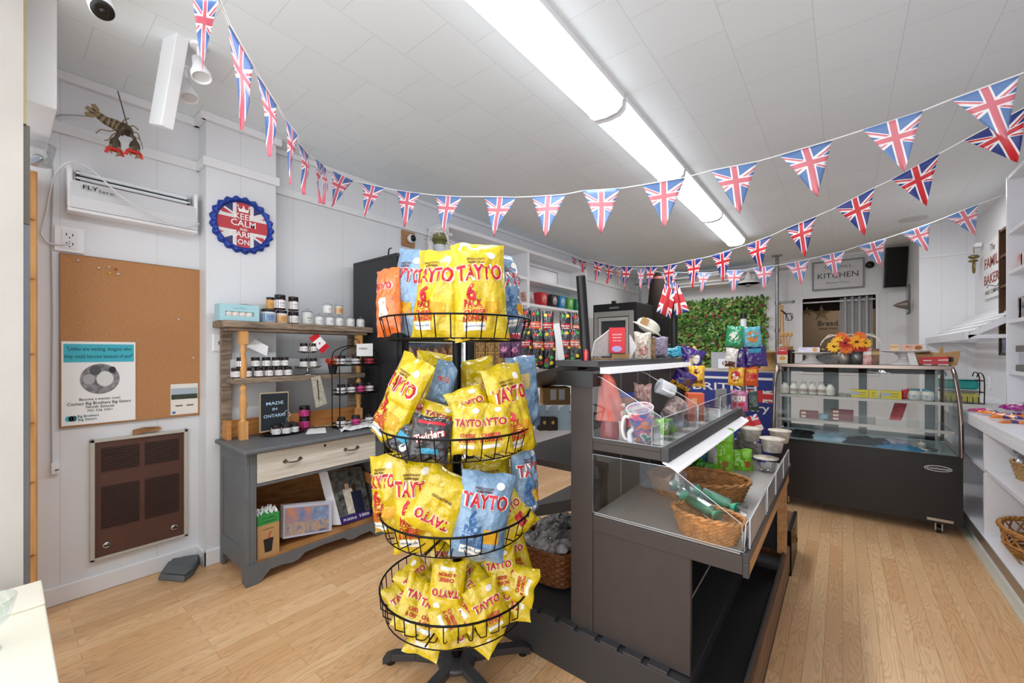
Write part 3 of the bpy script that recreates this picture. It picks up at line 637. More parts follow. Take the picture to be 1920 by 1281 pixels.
for k,(u) in enumerate((598,618,636,657,676)):
    jar(ORD[k]+' of the five glass-lidded candle jars in the hutch-top bottom row', .032, .085, lblw, capb, creamy, 1, (xs, yy(u,595,xs), LZ), 'glass-lidded candle jars on the hutch', 'candle jar', 'candle_jar')
jar('amber jar at the top left of the stack on the hutch, partly hidden', .026, .085, org_l, capb, org_l, 0, (xs-.03, yy(510,565,xs), LZ+.0955), 'jars along the hutch top')
jar('left of the two tall jars stacked highest on the hutch', .037, .105, lblw, capb, jam, 0, (xs+.0, yy(525,565,xs), LZ+.0955), 'jars along the hutch top')
jar('right of the two tall jars stacked highest on the hutch', .035, .1, lblw, capb, jam, 0, (xs, yy(550,565,xs), LZ+.0955), 'jars along the hutch top')
jar('left jar of the upper pair of glass-lidded candles on the hutch', .034, .085, lblw, capb, creamy, 1, (xs, yy(614.5,570,xs), LZ+.0925), 'glass-lidded candle jars on the hutch', 'candle jar', 'candle_jar')
jar('right jar of the upper pair of glass-lidded candles on the hutch', .031, .083, org_l, capb, creamy, 1, (xs, yy(635.5,570,xs), LZ+.0925), 'glass-lidded candle jars on the hutch', 'candle jar', 'candle_jar')
# light blue gift box of four tins
lb = mat('pale_blue_card','a5cfd8',.6); y0, y1 = yy(413,590,-3.0), yy(487,590,-3.0)
t = thing('gift_box', 'pale blue gift box with a window showing four small tins on the hutch top', 'box', (-3.06, (y0+y1)/2, LZ)); hw=(y1-y0)/2
b = MB(); b.box(-.05,.05,-hw,hw,0,.03,lb); b.box(-.05,.05,-hw,hw,.06,.105,lb); b.box(-.05,.05,-hw,-hw+.03,.03,.06,lb); b.box(-.05,.05,hw-.03,hw,.03,.06,lb); b.box(-.05,.0,-hw+.03,hw-.03,.03,.06,mat('pale_teal','7fb3bd',.6))
b.text('candles', .02, mat('soft_teal_print','6ea3ad',.6), lambda p,q:(.0505,p,.082+q), .0, hw*.7); b.build('carton', t)
for k in range(4): b = MB(); b.lathe([(.022,.0),(.024,.002),(.024,.026),(.02,.03),(0,.03)], mat('tin_cream','ddd5cf',.4), 14, (.024, -hw+.052+k*(2*hw-.104)/3, .03)); b.build('tin', t)
# low glass dish behind
b = MB(); b.ball((0,0,0), .07, acryl, 16, 8, (.5,1.6,.9)); tag(b.build('glass_cloche', None, (-3.14, yy(460,560,-3.14), LZ+.063)), 'clear glass cloche lying behind the pale blue gift box', 'glass cover')
# middle shelf jars, two rows high
mx = -3.04; mz = 1.212
proto = jar('p', .0275, .066, lblw, capb, jam, 0, (0,0,0), 'labelled jam jars on the hutch shelf')
for k,u in enumerate((442,463,485,504,522.5,539.5)):
    p=(mx, yy(u,690,mx), mz); lab=ORD[k]+' jam jar from the left in the lower row on the hutch shelf'
    if k==0: proto.location=p; proto['label']=lab
    else: dup(proto, p, None, lab)
for k,u in enumerate((452,479,499,517.5,533.5)): dup(proto, (mx, yy(u,668,mx), mz+.0665), None, ORD[k]+' jam jar from the left in the upper row on the hutch shelf')
# tiered stand
sx_=-3.05; p = Vector((sx_, yy(577,690,sx_), mz))
t = thing('tiered_stand', 'two-tier silver cake stand holding four jam jars on the hutch shelf', 'cake stand', p)
b = MB(); b.lathe([(.0,0),(.04,0),(.035,.006),(.01,.012),(.006,.03),(.006,.2),(.01,.205),(0,.215)], chrome, 20); b.build('stem', t)
tz1, tz2 = at(577,690,x=sx_).z-mz, at(577,662,x=sx_).z-mz
for z,r in ((tz1,.095),(tz2,.068)): b = MB(); b.lathe([(0,0),(r*.8,0),(r,.012),(r*1.0,.014),(r*.8,.004),(0,.004)], mat('silver_tray','b9b6b2',.2,1), 28); b.build('tray', t, (0,0,z))
for z,nm in ((tz1+.0045,'lower'),(tz2+.0045,'upper')):
    for s,ns in ((-1,'left'),(1,'right')): dup(proto, (p.x+.012, p.y+s*.034, mz+z), None, ns+' jam jar on the '+nm+' tier of the silver stand', 'jam jars on the silver stand')
# flower pot with red and orange flowers
px_=-3.03; p=Vector((px_, yy(624,695,px_), mz)); t = thing('flower_pot','small black pot of red and orange artificial flowers on the hutch shelf','potted flowers',p)
b = MB(); b.lathe([(.024,0),(.036,.07),(.038,.072),(.038,.08),(.033,.08),(.03,.06),(0,.06)], mat('dark_pot','2c2b2d',.6), 20); b.build('pot', t)
random.seed(4)
def flower(b, c, r, m, mc, n=9, tilt=(0,0,1), wob=.3):
    q = Vector(tilt).normalized().to_track_quat('Z','Y').to_matrix(); c = Vector(c)
    for k in range(n):
        a = 2*PI*k/n+random.uniform(-.1,.1); up=random.uniform(0,wob)
        d=Vector((math.cos(a),math.sin(a),up)); s=Vector((-math.sin(a),math.cos(a),0))*r*.22
        pts=[q@(d*r*.1), q@(d*r*.55+s), q@(d*r*1.0+Vector((0,0,-r*.1))), q@(d*r*.55-s)]
        b.add([c+v for v in pts], [(0,1,2,3)], m)
    b.ball(c+q@Vector((0,0,r*.08)), r*.22, mc, 8, 5, (1,1,.6))
fr_=mat('red_petal','b8261c',.6); fo=mat('orange_petal','e0702a',.6); fyl=mat('yellow_petal','f0bc32',.6); fdk=mat('flower_eye','4a2416',.8)
b = MB()
for k in range(9): flower(b,(random.uniform(-.02,.04),random.uniform(-.045,.045),random.uniform(.08,.13)),.028,[fr_,fo,fr_][k%3],fyl if k%2 else fdk,7,(1,random.uniform(-.5,.5),.7),.4)
b.build('blossoms', t)
# small Canadian flag
b = MB(); A=at(579,655,x=-3.02); B_=at(594,625,x=-3.02); b.tube([A,B_],.002,pine,5); 
fl=[(594,626),(612,640),(604,657),(588,642)]
# thirds: red white red running lower-right
q=[at(u,v,x=-3.015) for u,v in fl]; L_=lambda a,c,s:a.lerp(c,s)
def quad(b,s0,s1,m,dx=0):
    o=Vector((dx,0,0)); b.add([L_(q[0],q[1],s0)+o,L_(q[0],q[1],s1)+o,L_(q[3],q[2],s1)+o,L_(q[3],q[2],s0)+o],[(0,1,2,3)],m)
q=[at(594,624,x=-3.015),at(618,650,x=-3.015),at(604,664,x=-3.015),at(579,634,x=-3.015)]
quad(b,0,.27,red); quad(b,.27,.73,whit); quad(b,.73,1,red)
c=(q[0]+q[2])/2; b.add([c+Vector((.002,.009*math.cos(a*PI/5+.5)*(1 if a%2 else .45),.012*math.sin(a*PI/5+.5)*(1 if a%2 else .45))) for a in range(10)],[tuple(range(10))],red)
tag(b.build('canadian_flag'), 'small paper Canadian flag stuck above the silver stand', 'flag')
b = MB(); q=[at(462,650,x=-3.13),at(478,636,x=-3.13),at(503,650,x=-3.1),at(500,668,x=-3.1)]; b.prism([tuple(v) for v in q],(.002,0,0),paper); tag(b.build('folded_paper'), 'folded white paper with a black mark behind the hutch jars', 'paper')
# fossil-print card hanging from the shelf front
b = MB(); q=[at(583,709,x=-2.985),at(600,704,x=-2.985),at(613,757,x=-2.985),at(592,765,x=-2.985)]; b.prism([tuple(v) for v in q],(.003,0,0),mat('speckled_card','b9b2a2',.6,var=.4,vs=60)); 
b.tube([at(595,712,x=-2.98),at(598,750,x=-2.98)],.004,mat('dark_twig','3d3428',.8),5)
tag(b.build('hanging_card'), 'speckled card with a dark twig hanging from the hutch shelf front', 'card')
# chalkboard
t = thing('chalkboard', 'small wood-framed chalkboard reading MADE IN ONTARIO on the dresser', 'chalkboard', at(512,808,x=-3.06)); o_=t.location
def lc(u,v,x): return at(u,v,x=x)-o_
q=[lc(487,812,-3.04),lc(541,803,-3.04),lc(541,734,-3.06),lc(487,737,-3.06)]
b = MB(); b.prism([tuple(v) for v in q],(-.012,0,0),mat('pale_frame','b7a58c',.6)); b.build('frame', t)
b = MB(); cc=sum(q,Vector())/4; q2=[cc+(v-cc)*.93+Vector((.003,0,0)) for v in q]; b.prism([tuple(v) for v in q2],(-.004,0,0),mat('blackboard','20262c',.7)); 
chalk=mat('blue_chalk','bcd6ea',.8); ey=(q2[1]-q2[0])/2; ez=(q2[3]-q2[0])/2
def cb_(body,s,y,z,w): b.text(body,s,chalk,lambda p_,r_: cc+Vector((.005,0,0))+ey.normalized()*(y+p_)+ez.normalized()*(z+r_),.01,w)
cb_('MADE',.03,0,.055,.11); cb_('IN',.024,.0,.015,.03); cb_('ONTARIO',.03,.0,-.03,.14); b.tube([cc+Vector((.005,-.05+.012*math.cos(a),-.075+.012*math.sin(a))) for a in [k*PI/4 for k in range(8)]],.0015,chalk,4,True); b.build('slate_face', t)
# oval plate with jars and the silver clip
dz=.812; pp=at(535,814,z=dz); b = MB(); b.lathe([(0,0),(.09,0),(.125,.014),(.128,.016),(.09,.006),(0,.006)], blkp, 30, (0,0,0), .75, 1.15); tag(b.build('black_plate', None, pp+Vector((-.01,0,.0))), 'oval black plate with jam jars on the dresser top', 'plate')
for k,(dx,dy) in enumerate(((.03,-.065),(.045,-.008),(.035,.05),(-.03,-.05),(-.03,.005),(-.03,.055))):
    dup(proto, (pp.x-.01+dx, pp.y+dy, dz+.0065), None, ['left','middle','right'][k%3]+' jam jar in the '+('front' if k<3 else 'rear')+' row on the black oval plate', 'jam jars on the black plate')
b = MB(); g=(at(536,790,x=pp.x)-pp); s=.03; c=Vector((0.012,at(536,757,x=pp.x).y-pp.y,.135)); b.tube([c+Vector((0,-s,0)),c+Vector((0,0,s)),c+Vector((0,s,0)),c+Vector((0,0,-s))],.003,chrome,5,True); b.tube([c+Vector((0,0,-s)),(.0,c.y,.006)],.003,chrome,5); b.lathe([(0,.006),(.014,.006),(.012,.02),(0,.02)],chrome,12,(.0,c.y,0))
tag(b.build('card_holder', None, pp), 'silver diamond-shaped card holder behind the jars on the black plate', 'card holder')
pink = mat('pink_label','d6428a',.5)
a_=at(571,803,z=dz); pj=jar('lower pink-labelled jar of the stack of two on the dresser',.038,.083,pink,capb,jam,0,(a_.x,a_.y,dz),'pink-labelled jars in a stack'); dup(pj,(a_.x,a_.y,dz+.084),None,'upper pink-labelled jar of the stack of two on the dresser')
b = MB(); b.lathe([(.045,0),(.045,.004),(0,.004)],mat('coaster','5b4a40',.6),16); tag(b.build('coaster',None,at(600,806,z=dz)+Vector((-.06,0.03,0))),'small brown coaster beside the pink jars on the dresser','coaster')
# crumpled papers
def sheet(name,label,px,z,m,amp,seed,cat='paper'):
    q=[at(u,v,z=z) for u,v in px]
    b=MB(); 
    def fn(u,v):
        p=q[0].lerp(q[1],u).lerp(q[3].lerp(q[2],u),v); h=amp*(noise.noise(Vector((u*4+seed,v*4,0)))+.6*noise.noise(Vector((u*9,v*9,seed)))); return (p.x,p.y,z+.004+abs(h))
    b.grid(fn,14,10,m,False); return tag(b.build(name,solid=.001),label,cat)
sheet('crumpled_tissue','crumpled white tissue paper under the wire jar rack',[(640,812),(715,800),(700,782),(625,790)],dz,paper,.03,3)
sheet('parchment_sheet','flat sheet of white parchment on the dresser in front of the pink jars',[(573,816),(612,813),(610,803),(578,806)],dz,paper,.004,5)
sheet('brown_paper','torn brown paper on the dresser between pink jars and wire rack',[(590,802),(640,800),(625,786),(592,792)],dz,kraft,.02,8)
# wire tiered rack
wx=-2.87; ly, ry_ = yy(635,790,wx), yy(706,790,wx); wc=Vector((wx-.04,(ly+ry_)/2,dz)); hw=(ry_-ly)/2; top=at(670,648,x=wx).z-dz
t = thing('wire_jar_rack','black wire three-tier rack of pink and white jam jars on the dresser','rack',wc)
b = MB()
for dx in (-.055,.055):
    b.tube(curve_pts([(dx,-hw,0),(dx,-hw,.3),(dx,-hw,top-.08),(dx,-hw*.6,top-.02),(dx,0,top),(dx,hw*.6,top-.02),(dx,hw,top-.08),(dx,hw,.3),(dx,hw,0)],4),.004,blk,6)
b.build('frame', t)
tz=[at(670,v,x=wx).z-dz for v in (799,738,685)]
for z in tz:
    b = MB(); b.tube([(-.055,-hw,z),(.055,-hw,z),(.055,hw,z),(-.055,hw,z)],.004,blk,6,True)
    for k in range(6): b.tube([(-.055,-hw+(k+.5)*hw/3,z),(.055,-hw+(k+.5)*hw/3,z)],.0025,blk,4)
    b.tube([(-.055,-hw,z+.03),(.055,-hw,z+.03),(.055,hw,z+.03),(-.055,hw,z+.03)],.003,blk,6,True)
    b.build('tier', t)
b = MB(); b.tube(curve_pts([(.0,-.02,top),(0,-.03,top+.03),(0,0.,top+.05),(0,.03,top+.03),(0,.02,top)],4),.003,blk,6); b.build('carry_loop', t)
# white info card on rack's top tier
b = MB(); q=[at(669,645,x=wx+.03),at(699,644,x=wx+.03),at(699,668,x=wx+.03),at(669,668,x=wx+.03)]; b.prism([tuple(v) for v in q],(-.003,0,0),paper); b.text('CANADIAN',.02,ink,lambda p_,r_:(wx+.032,q[0].y+.05+p_,q[0].z-.035+r_),0,.07); tag(b.build('info_card'),'white info card standing in the top tier of the wire rack','card')
jw=jar('x',.031,.07,lblw,capb,jam,0,(0,0,0),'jam jars in the wire rack'); jp=jar('x',.033,.072,pink,capb,jam,0,(0,0,0),'jam jars in the wire rack'); jr=jar('x',.036,.07,mat('red_label','c52f4a',.5),capb,jam,0,(0,0,0),'jam jars in the wire rack')
u_=[False]*3
tn=['bottom','middle','top']
for ti,cols in ((0,'wpw'),(1,'wwpw'),(2,'wwr')):
    n=len(cols)
    for k,c in enumerate(cols):
        i='wpr'.index(c); src=(jw,jp,jr)[i]; y=wc.y-hw+.04+(2*hw-.08)*k/(n-1); col=('white','pink','red')[i]
        lab='%s-labelled jam jar, %s from the left in the %s tier of the wire rack'%(col,ORD[k],tn[ti]); loc=(wc.x+.005,y,dz+tz[ti]+.005)
        if not u_[i]: src.location=loc; src['label']=lab; u_[i]=True
        else: dup(src,loc,None,lab)
# inside the dresser: straw box and two jigsaws
sz_=.125
t=thing('straw_box','kraft straw box with green band and cup drawing on the dresser shelf','box',(-2.80,1.03,sz_))
gband=mat('green_band','2f8a42',.6)
b=MB(); b.box(-.055,.055,-.062,.062,0,.2,kraft); b.box(-.0555,.0555,-.0625,.0625,.2,.26,gband)
b.text('recyclable',.016,ink,lambda p_,r_:(.056,p_,.24+r_),0,.07); b.text('+ biodegradable',.016,ink,lambda p_,r_:(.056,p_,.217+r_),0,.09)
b.add([(.056,-.02,.03),(.056,.018,.03),(.056,.026,.1),(.056,-.028,.1)],[(0,1,2,3)],ink); b.add([(.056,-.032,.1),(.056,.03,.1),(.056,.025,.112),(.056,-.027,.112)],[(0,1,2,3)],ink); b.tube([(.057,0,.11),(.057,.006,.145),(.057,.016,.15)],.0025,red,5)
b.text('STRAWS',.012,ink,lambda p_,r_:(.056,p_,.17+r_),0,.06); b.build('carton',t)
b=MB(); random.seed(2)
for k in range(60): x=random.uniform(-.05,.05); y=random.uniform(-.055,.055); b.cyl((x,y,.2),(x+random.uniform(-.006,.006),y+random.uniform(-.006,.006),.268+random.uniform(0,.02)),.0045,paper,n=6)
o=b.build('straws',t); o['kind']='stuff'
def jig(name,label,q,th,face,side,txt):
    b=MB(); b.prism([tuple(v) for v in q],th,side); c=sum(q,Vector())/4; nrm=(q[1]-q[0]).cross(q[3]-q[0]).normalized(); nrm=nrm if nrm.x>0 else -nrm
    def L(s,t_,e=.0012): return q[0].lerp(q[1],s).lerp(q[3].lerp(q[2],s),t_)+nrm*e
    for (s0,s1,t0,t1,m,e) in face: b.add([L(s0,t0,e),L(s1,t0,e),L(s1,t1,e),L(s0,t1,e)],[(0,1,2,3)],m)
    ex=(q[1]-q[0]); ez=(q[3]-q[0])
    for (s,body,size,m,cx_,cy_,w) in txt: b.text(body,size,m,lambda p_,r_:L(cx_,cy_,.003)+ex.normalized()*p_+ez.normalized()*r_,.015,w)
    return tag(b.build(name),label,'jigsaw box')
q=[at(531,1014,x=-2.79),at(622,998,x=-2.79),at(622,944,x=-2.84),at(532,952,x=-2.84)]
dz0=min(v.z for v in q)-sz_-.002
q=[v-Vector((0,0,dz0)) for v in q]
sky=mat('print_sunset','d08850',.25,var=.7,vs=14,c2='6a7fa8'); town=mat('print_harbour','6f7f9a',.25,var=.8,vs=40,c2='c9a070'); lilac=mat('lilac_print','b9bccc',.25)
jig('jigsaw_box','glossy jigsaw box with a harbour sunset painting lying against the straw box',q,(-.05,0,0),[(.0,1,0,1,lilac,.0006),(.02,.93,.06,.92,sky,.0012),(.02,.93,.06,.45,town,.0018),(.55,.93,.45,.9,mat('print_blue_sky','8a9ab8',.25,var=.4,vs=20),.0018)],mat('box_white','d9d9df',.3),[(0,'500',.016,navy,.8,.10,.04)])
q=[at(640,995,x=-2.80),at(697,978,x=-2.80),at(678,885,x=-2.93),at(614,895,x=-2.93)]; dz0=min(v.z for v in q)-sz_-.002; q=[v-Vector((0,0,dz0)) for v in q]
jig('jigsaw_box','upright jigsaw box with a couple painting and purple 1000 band in the dresser',q,(-.045,-.045,0),[(0,1,0,1,mat('print_grey_room','6e6f6a',.25,var=.6,vs=25,c2='2c2d30'),.001),(0,1,0,.13,mat('purple_band','3b2a6a',.3),.002),(.28,.55,.15,.62,mat('print_cream_dress','cfc9b8',.3,var=.4,vs=30),.002),(.5,.82,.13,.55,mat('print_navy_coat','23253c',.3),.0026),(.36,.48,.6,.72,mat('print_face','c9a288',.4),.0026),(.56,.68,.55,.68,mat('print_hair','3b2a20',.4),.003)],mat('box_white','d9d9df',.3),[(0,'1000',.03,whit,.76,.07,.08),(0,'PUZZLE',.02,whit,.3,.06,.1)])
# ================================================================== CRISP RACK
RC = Vector((-1.285, 1.222, 0))
def film(name, c, rough=.16):
    m = mat(name, c, rough, coat=1, bump=1.0, bs=15, bd=.03)
    return m
ylw = film('yellow_film','d8bb0e'); blu = film('blue_film','7b9dbd'); orf = film('orange_film','e8702a'); bkf = film('black_film','222026'); ylg = film('lime_film','7fc41e'); prf = film('purple_film','3c1f7a'); rdf = film('red_film','c8202a'); grf=film('green_film','1f9a62'); wtf=film('white_film','e2dcd6'); ltf=film('turquoise_film','6cc0d0'); tealf=film('teal_film','1c9fc0'); gldf=film('gold_film','f2b81e'); yrim = ylw; pkf=film('pink_film','c86a9a')
tred = mat('print_red','c41f30',.35); twh = mat('print_white','f2efe6',.4); tblu = mat('print_blue','3f6ea6',.4); tink = mat('print_brown','5a2a1c',.4)
def bag(name, label, cat, w, h, t, film_, prints=(), loc=(0,0,0), rot=(0,0,0), seed=0, group=None, pinch=.07, crinkle=1.0, sag=0):
    b = MB(); rng = seed*7.31
    def surf(x, z, side, e=0):
        u = max(-1,min(1,x/(w/2))); v = max(-1,min(1,z/(h/2)))
        wz = 1-pinch*(1-abs(v)**3)
        th = max(0,(1-abs(u)**2.6))**.6 * max(0,(1-abs(v)**4.5))**.8 * (1+.18*(-v))
        nz = noise.noise(Vector((u*1.6+rng, v*2.0, side*3.1)))*.4*th + noise.noise(Vector((u*4+rng, v*5, side)))*.34*crinkle*(.2+th)
        rip = .004*math.sin(u*9+rng)*(abs(v)**6)
        bend = sag*(v*v)
        return (x*wz, side*(t/2*(th*(1+nz)) + e) + rip + bend + .004*noise.noise(Vector((u*3,v*3,rng))), z + .012*noise.noise(Vector((u*1.5+rng,v*.5,5)))*(abs(v)**3) )
    nu, nv = 18, 24
    for side in (-1, 1):
        b.grid(lambda u,v: surf((u-.5)*w,(v-.5)*h,side), nu, nv, film_, True, flip=(side>0))
    for pr in prints:
        s, size, x, z, m = pr[:5]; wd = pr[5] if len(pr)>5 else None; out = pr[6] if len(pr)>6 else None; rot_ = pr[7] if len(pr)>7 else 0
        cr, sr = math.cos(rot_), math.sin(rot_)
        if s == '#':       # a printed panel: size = height, wd = width
            b.grid(lambda u,v: surf(x+(u-.5)*wd, z+(v-.5)*size, -1, .0012), 6, 5, m, True); continue
        if s == 'o':
            vs=[surf(x+wd/2*math.cos(k*PI/8), z+size/2*math.sin(k*PI/8),-1,.0018) for k in range(16)]+[surf(x,z,-1,.0022)]
            b.add(vs,[(k,(k+1)%16,16) for k in range(16)],m,True); continue
        f = lambda e: (lambda p,q: surf(x+p*cr-q*sr, z+p*sr+q*cr, -1, e))
        if out: b.text(s, size, out, f(.0022), .065, wd*1.07 if wd else None)
        b.text(s, size, m, f(.0035), .032, wd)
    o = b.build(name, None, loc, rot); tag(o, label, cat, group); return o
def six(w,h,c='y'):
    m = tred if c=='y' else tblu
    return [('TAYTO',.072*h/.33,0,h*.17,tred,w*.86,twh),('6',.075*h/.33,-w*.18,-h*.03,m,.035*h/.33),('PACK',.034*h/.33,-w*.16,-h*.14,m,w*.34),('#',.003,-w*.16,-h*.185,m,w*.4),
            ('CHEESE' if c=='y' else 'SALT &',.026*h/.33,-w*.14,-h*.235,m,w*.42),('& ONION' if c=='y' else 'VINEGAR',.026*h/.33,-w*.14,-h*.295,m,w*.45),('#',.028*h/.33,-w*.14,-h*.37,twh,w*.4),('IRISH POTATO CRISPS',.008,-w*.14,-h*.37,tblu,w*.36),
            ('WHOLE POTATO',.012,-w*.05,h*.32,tink,w*.36),('FARM FRESH',.012,-w*.05,h*.285,tink,w*.3),('o',.026*h/.33,w*.24,h*.36,twh,.034),('#',.05*h/.33,w*.2,-h*.2,mat('print_gold','d9a01c',.4),w*.3)]
def small(w,h): return [('TAYTO',.034*h/.18,0,h*.12,tred,w*.8,twh),('CHEESE',.018,0,-h*.12,tred,w*.45),('& ONION',.018,0,-h*.22,tred,w*.5),('#',.014,0,-h*.33,twh,w*.42),('o',.02,w*.2,h*.36,twh,.03)]
t = thing('crisp_rack', 'black wire spinner rack with four round baskets of crisp bags', 'display rack', RC); t_rack=t
b = MB(); b.cyl((0,0,.03),(0,0,1.56),.019,blk,n=20); b.cyl((0,0,.1),(0,0,.2),.026,blk,n=20); b.build('pole', t)
b = MB(); b.lathe([(.075,.05),(.08,.055),(.08,.07),(.07,.075),(.03,.085),(0,.085)], charl, 28); b.build('hub', t)
for k in range(5):
    a = math.radians(-82+72*k); c,s=math.cos(a),math.sin(a); b = MB(); w=.022
    pts=[(.05,.078),(.18,.07),(.3,.05),(.34,.03)]
    for (r0,z0),(r1,z1) in zip(pts,pts[1:]):
        p=lambda r,q,z:(r*c-q*s, r*s+q*c, z)
        b.hexa([p(r0,-w,z0-.03),p(r1,-w,z1-.03),p(r1,w,z1-.03),p(r0,w,z0-.03),p(r0,-w,z0),p(r1,-w,z1),p(r1,w,z1),p(r0,w,z0)], charl)
    lg=b.build('foot_leg', t, bevel=.003)
    b = MB(); b.cyl((.31*c,.31*s,.0),(.31*c,.31*s,.02),.02,blkp); b.build('glide', lg)
def wbasket(R, zt, zb, n, inner, step=None, r2=None):
    """rim ring, base ring and bent wires, joined in the middle"""
    r2 = r2 or R*.93
    b = MB(); ring=lambda r,z: [(r*math.cos(k*PI/24),r*math.sin(k*PI/24),z) for k in range(48)]
    b.tube(ring(R,zt),.0042,blk,6,True); b.tube(ring(r2,zb),.0025,blk,5,True); b.tube(ring(inner,zb),.0022,blk,5,True)
    for k in range(n):
        a=2*PI*(k+.5)/n; c,s=math.cos(a),math.sin(a); pts=[(R*c,R*s,zt),(r2*c,r2*s,zb)]
        if step: pts=[(R*c,R*s,zt),(R*.985*c,R*.985*s,zt-.06),(R*.86*c,R*.86*s,zb+.01),(R*.8*c,R*.8*s,zb)]
        pts.append((inner*c,inner*s,zb)); b.tube(pts,.0024,blk,5)
    for k in range(4): a=PI/2*k+.4; b.tube([(.018*math.cos(a),.018*math.sin(a),zb),(R*.9*math.cos(a),R*.9*math.sin(a),zb)],.0035,blk,5)
    return b
for (zt,zb,n,st) in ((1.515,1.43,34,None),(1.07,.985,34,None),(.725,.645,34,None),(.415,.315,38,1)):
    wbasket(.315,zt,zb,n,.05,st).build('wire_basket', t)
FACE = math.radians(46.4)
def put(u, v, d, w, h, tt, style, label, roll=0, yaw=0, lean=0, seed=0, flip=0, sag=0, group='crisp bags on the spinner rack', prints=None, name='crisp_bag', cat='crisp bag', pinch=.07):
    """centre of the bag at pixel u,v at distance d in front of the lens"""
    d2 = (1.575 if w>.155 else 1.545)+(d-1.41)*.8 if group.endswith(('rack','second basket','bottom basket')) else d; w*=d2/d; h*=d2/d; d=d2
    p = at(u, v, d=d); f = math.atan2(p.x, -p.y) if False else math.atan2(-p.x, p.y)
    fm = {'y':ylw,'b':blu,'s':ylw}.get(style, style)
    pr = prints if prints is not None else (six(w,h,'y' if style=='y' else 'b') if style in ('y','b') else (small(w,h) if style=='s' else ()))
    e = (RZ(f+math.radians(yaw)) @ RX(math.radians(lean)) @ RY(math.radians(roll+(180 if flip else 0)))).to_euler()
    return bag(name, label, cat, w, h, tt, fm, pr, p, e, seed, group, sag=sag, pinch=pinch)
# top basket
put(729,566,1.66,.135,.275,.07,orf,'orange crisp bag at the left end of the top basket',roll=-6,yaw=-50,lean=-4,seed=1,prints=[('#',.08,0,-.03,twh,.05),('TAYTO',.04,0,.06,tred,.1,twh)])
put(768,548,1.66,.19,.345,.09,'b','blue six-pack between the orange bag and the yellow one, top basket',roll=9,yaw=-48,lean=-3,seed=2)
put(820,551,1.52,.20,.335,.09,'y','yellow six-pack left of the pole in the top basket, turned left',roll=2,yaw=-34,lean=-6,seed=3)
put(900,548,1.47,.195,.345,.09,'y','yellow six-pack facing front, right of the pole in the top basket',roll=-3,yaw=2,lean=-5,seed=4)
put(948,553,1.62,.17,.31,.09,'b','blue six-pack at the right end of the top basket, mostly hidden',roll=-6,yaw=52,lean=-3,seed=5)
# second basket
put(752,752,1.52,.17,.345,.09,'y','yellow six-pack leaning far left over the second basket',roll=24,yaw=-46,lean=-8,seed=6)
put(818,712,1.86,.2,.24,.08,'y','yellow bag upright behind the small blue bag in the second basket',roll=6,yaw=-12,seed=7,prints=[])
put(832,717,1.66,.105,.18,.06,'b','small blue bag tilted at the left of the pole in the second basket',roll=16,yaw=-10,lean=-8,seed=8,prints=[('TAYTO',.026,0,.01,tred,.06,twh)])
put(898,722,1.76,.165,.22,.08,'y','yellow bag right of the pole at the back of the second basket',roll=-12,yaw=10,seed=9,prints=[('TAYTO',.035,.02,0,tred,.09,twh)])
put(981,735,1.74,.16,.31,.09,'b','blue bag at the right rear of the second basket',roll=-6,yaw=38,seed=10,prints=[('#',.07,-.02,.05,mat('print_straw','d8bf82',.4),.07)])
put(956,768,1.53,.165,.335,.09,'y','yellow six-pack standing at the right of the second basket',roll=-12,yaw=30,lean=-5,seed=11)
put(884,768,1.53,.15,.17,.05,'s','small yellow bag lying diagonal behind the front pair, second basket',roll=-24,yaw=0,lean=-12,seed=12)
put(820,787,1.55,.14,.12,.05,'s','small yellow bag half buried behind the black bags, second basket',roll=18,yaw=0,lean=-10,seed=13)
put(878,805,1.455,.125,.18,.05,'s','left small yellow bag of the front pair in the second basket',roll=2,yaw=-4,lean=-6,seed=14)
put(918,803,1.44,.165,.18,.05,'s','right small yellow bag of the front pair in the second basket',roll=-3,yaw=6,lean=-8,seed=15)
sw=[('Twirlers',.04,0,.01,twh,.12,tred,.35),('#',.02,.01,-.045,mat('print_cyan','3f9fc0',.4),.07),('#',.012,0,.06,tred,.11)]
put(806,823,1.43,.15,.155,.05,bkf,'black and red sweets bag at the front left of the second basket',roll=8,yaw=-10,lean=-12,seed=16,prints=sw,name='sweets_bag',cat='sweets bag',group='sweets bags in the second basket')
put(760,822,1.5,.13,.13,.05,bkf,'black sweets bag with blue sweets print at the left rim, second basket',roll=30,yaw=-30,lean=-20,seed=17,prints=[('#',.035,0,.0,mat('print_cyan','3f9fc0',.4),.06),('o',.03,.03,-.03,twh,.03)],name='sweets_bag',cat='sweets bag',group='sweets bags in the second basket')
put(790,780,1.68,.15,.1,.05,rdf,'red and white sweets bag on top of the black ones, second basket',roll=20,yaw=0,lean=-30,seed=18,prints=[('Twirlers',.035,0,0,twh,.12,tink)],name='sweets_bag',cat='sweets bag',group='sweets bags in the second basket')
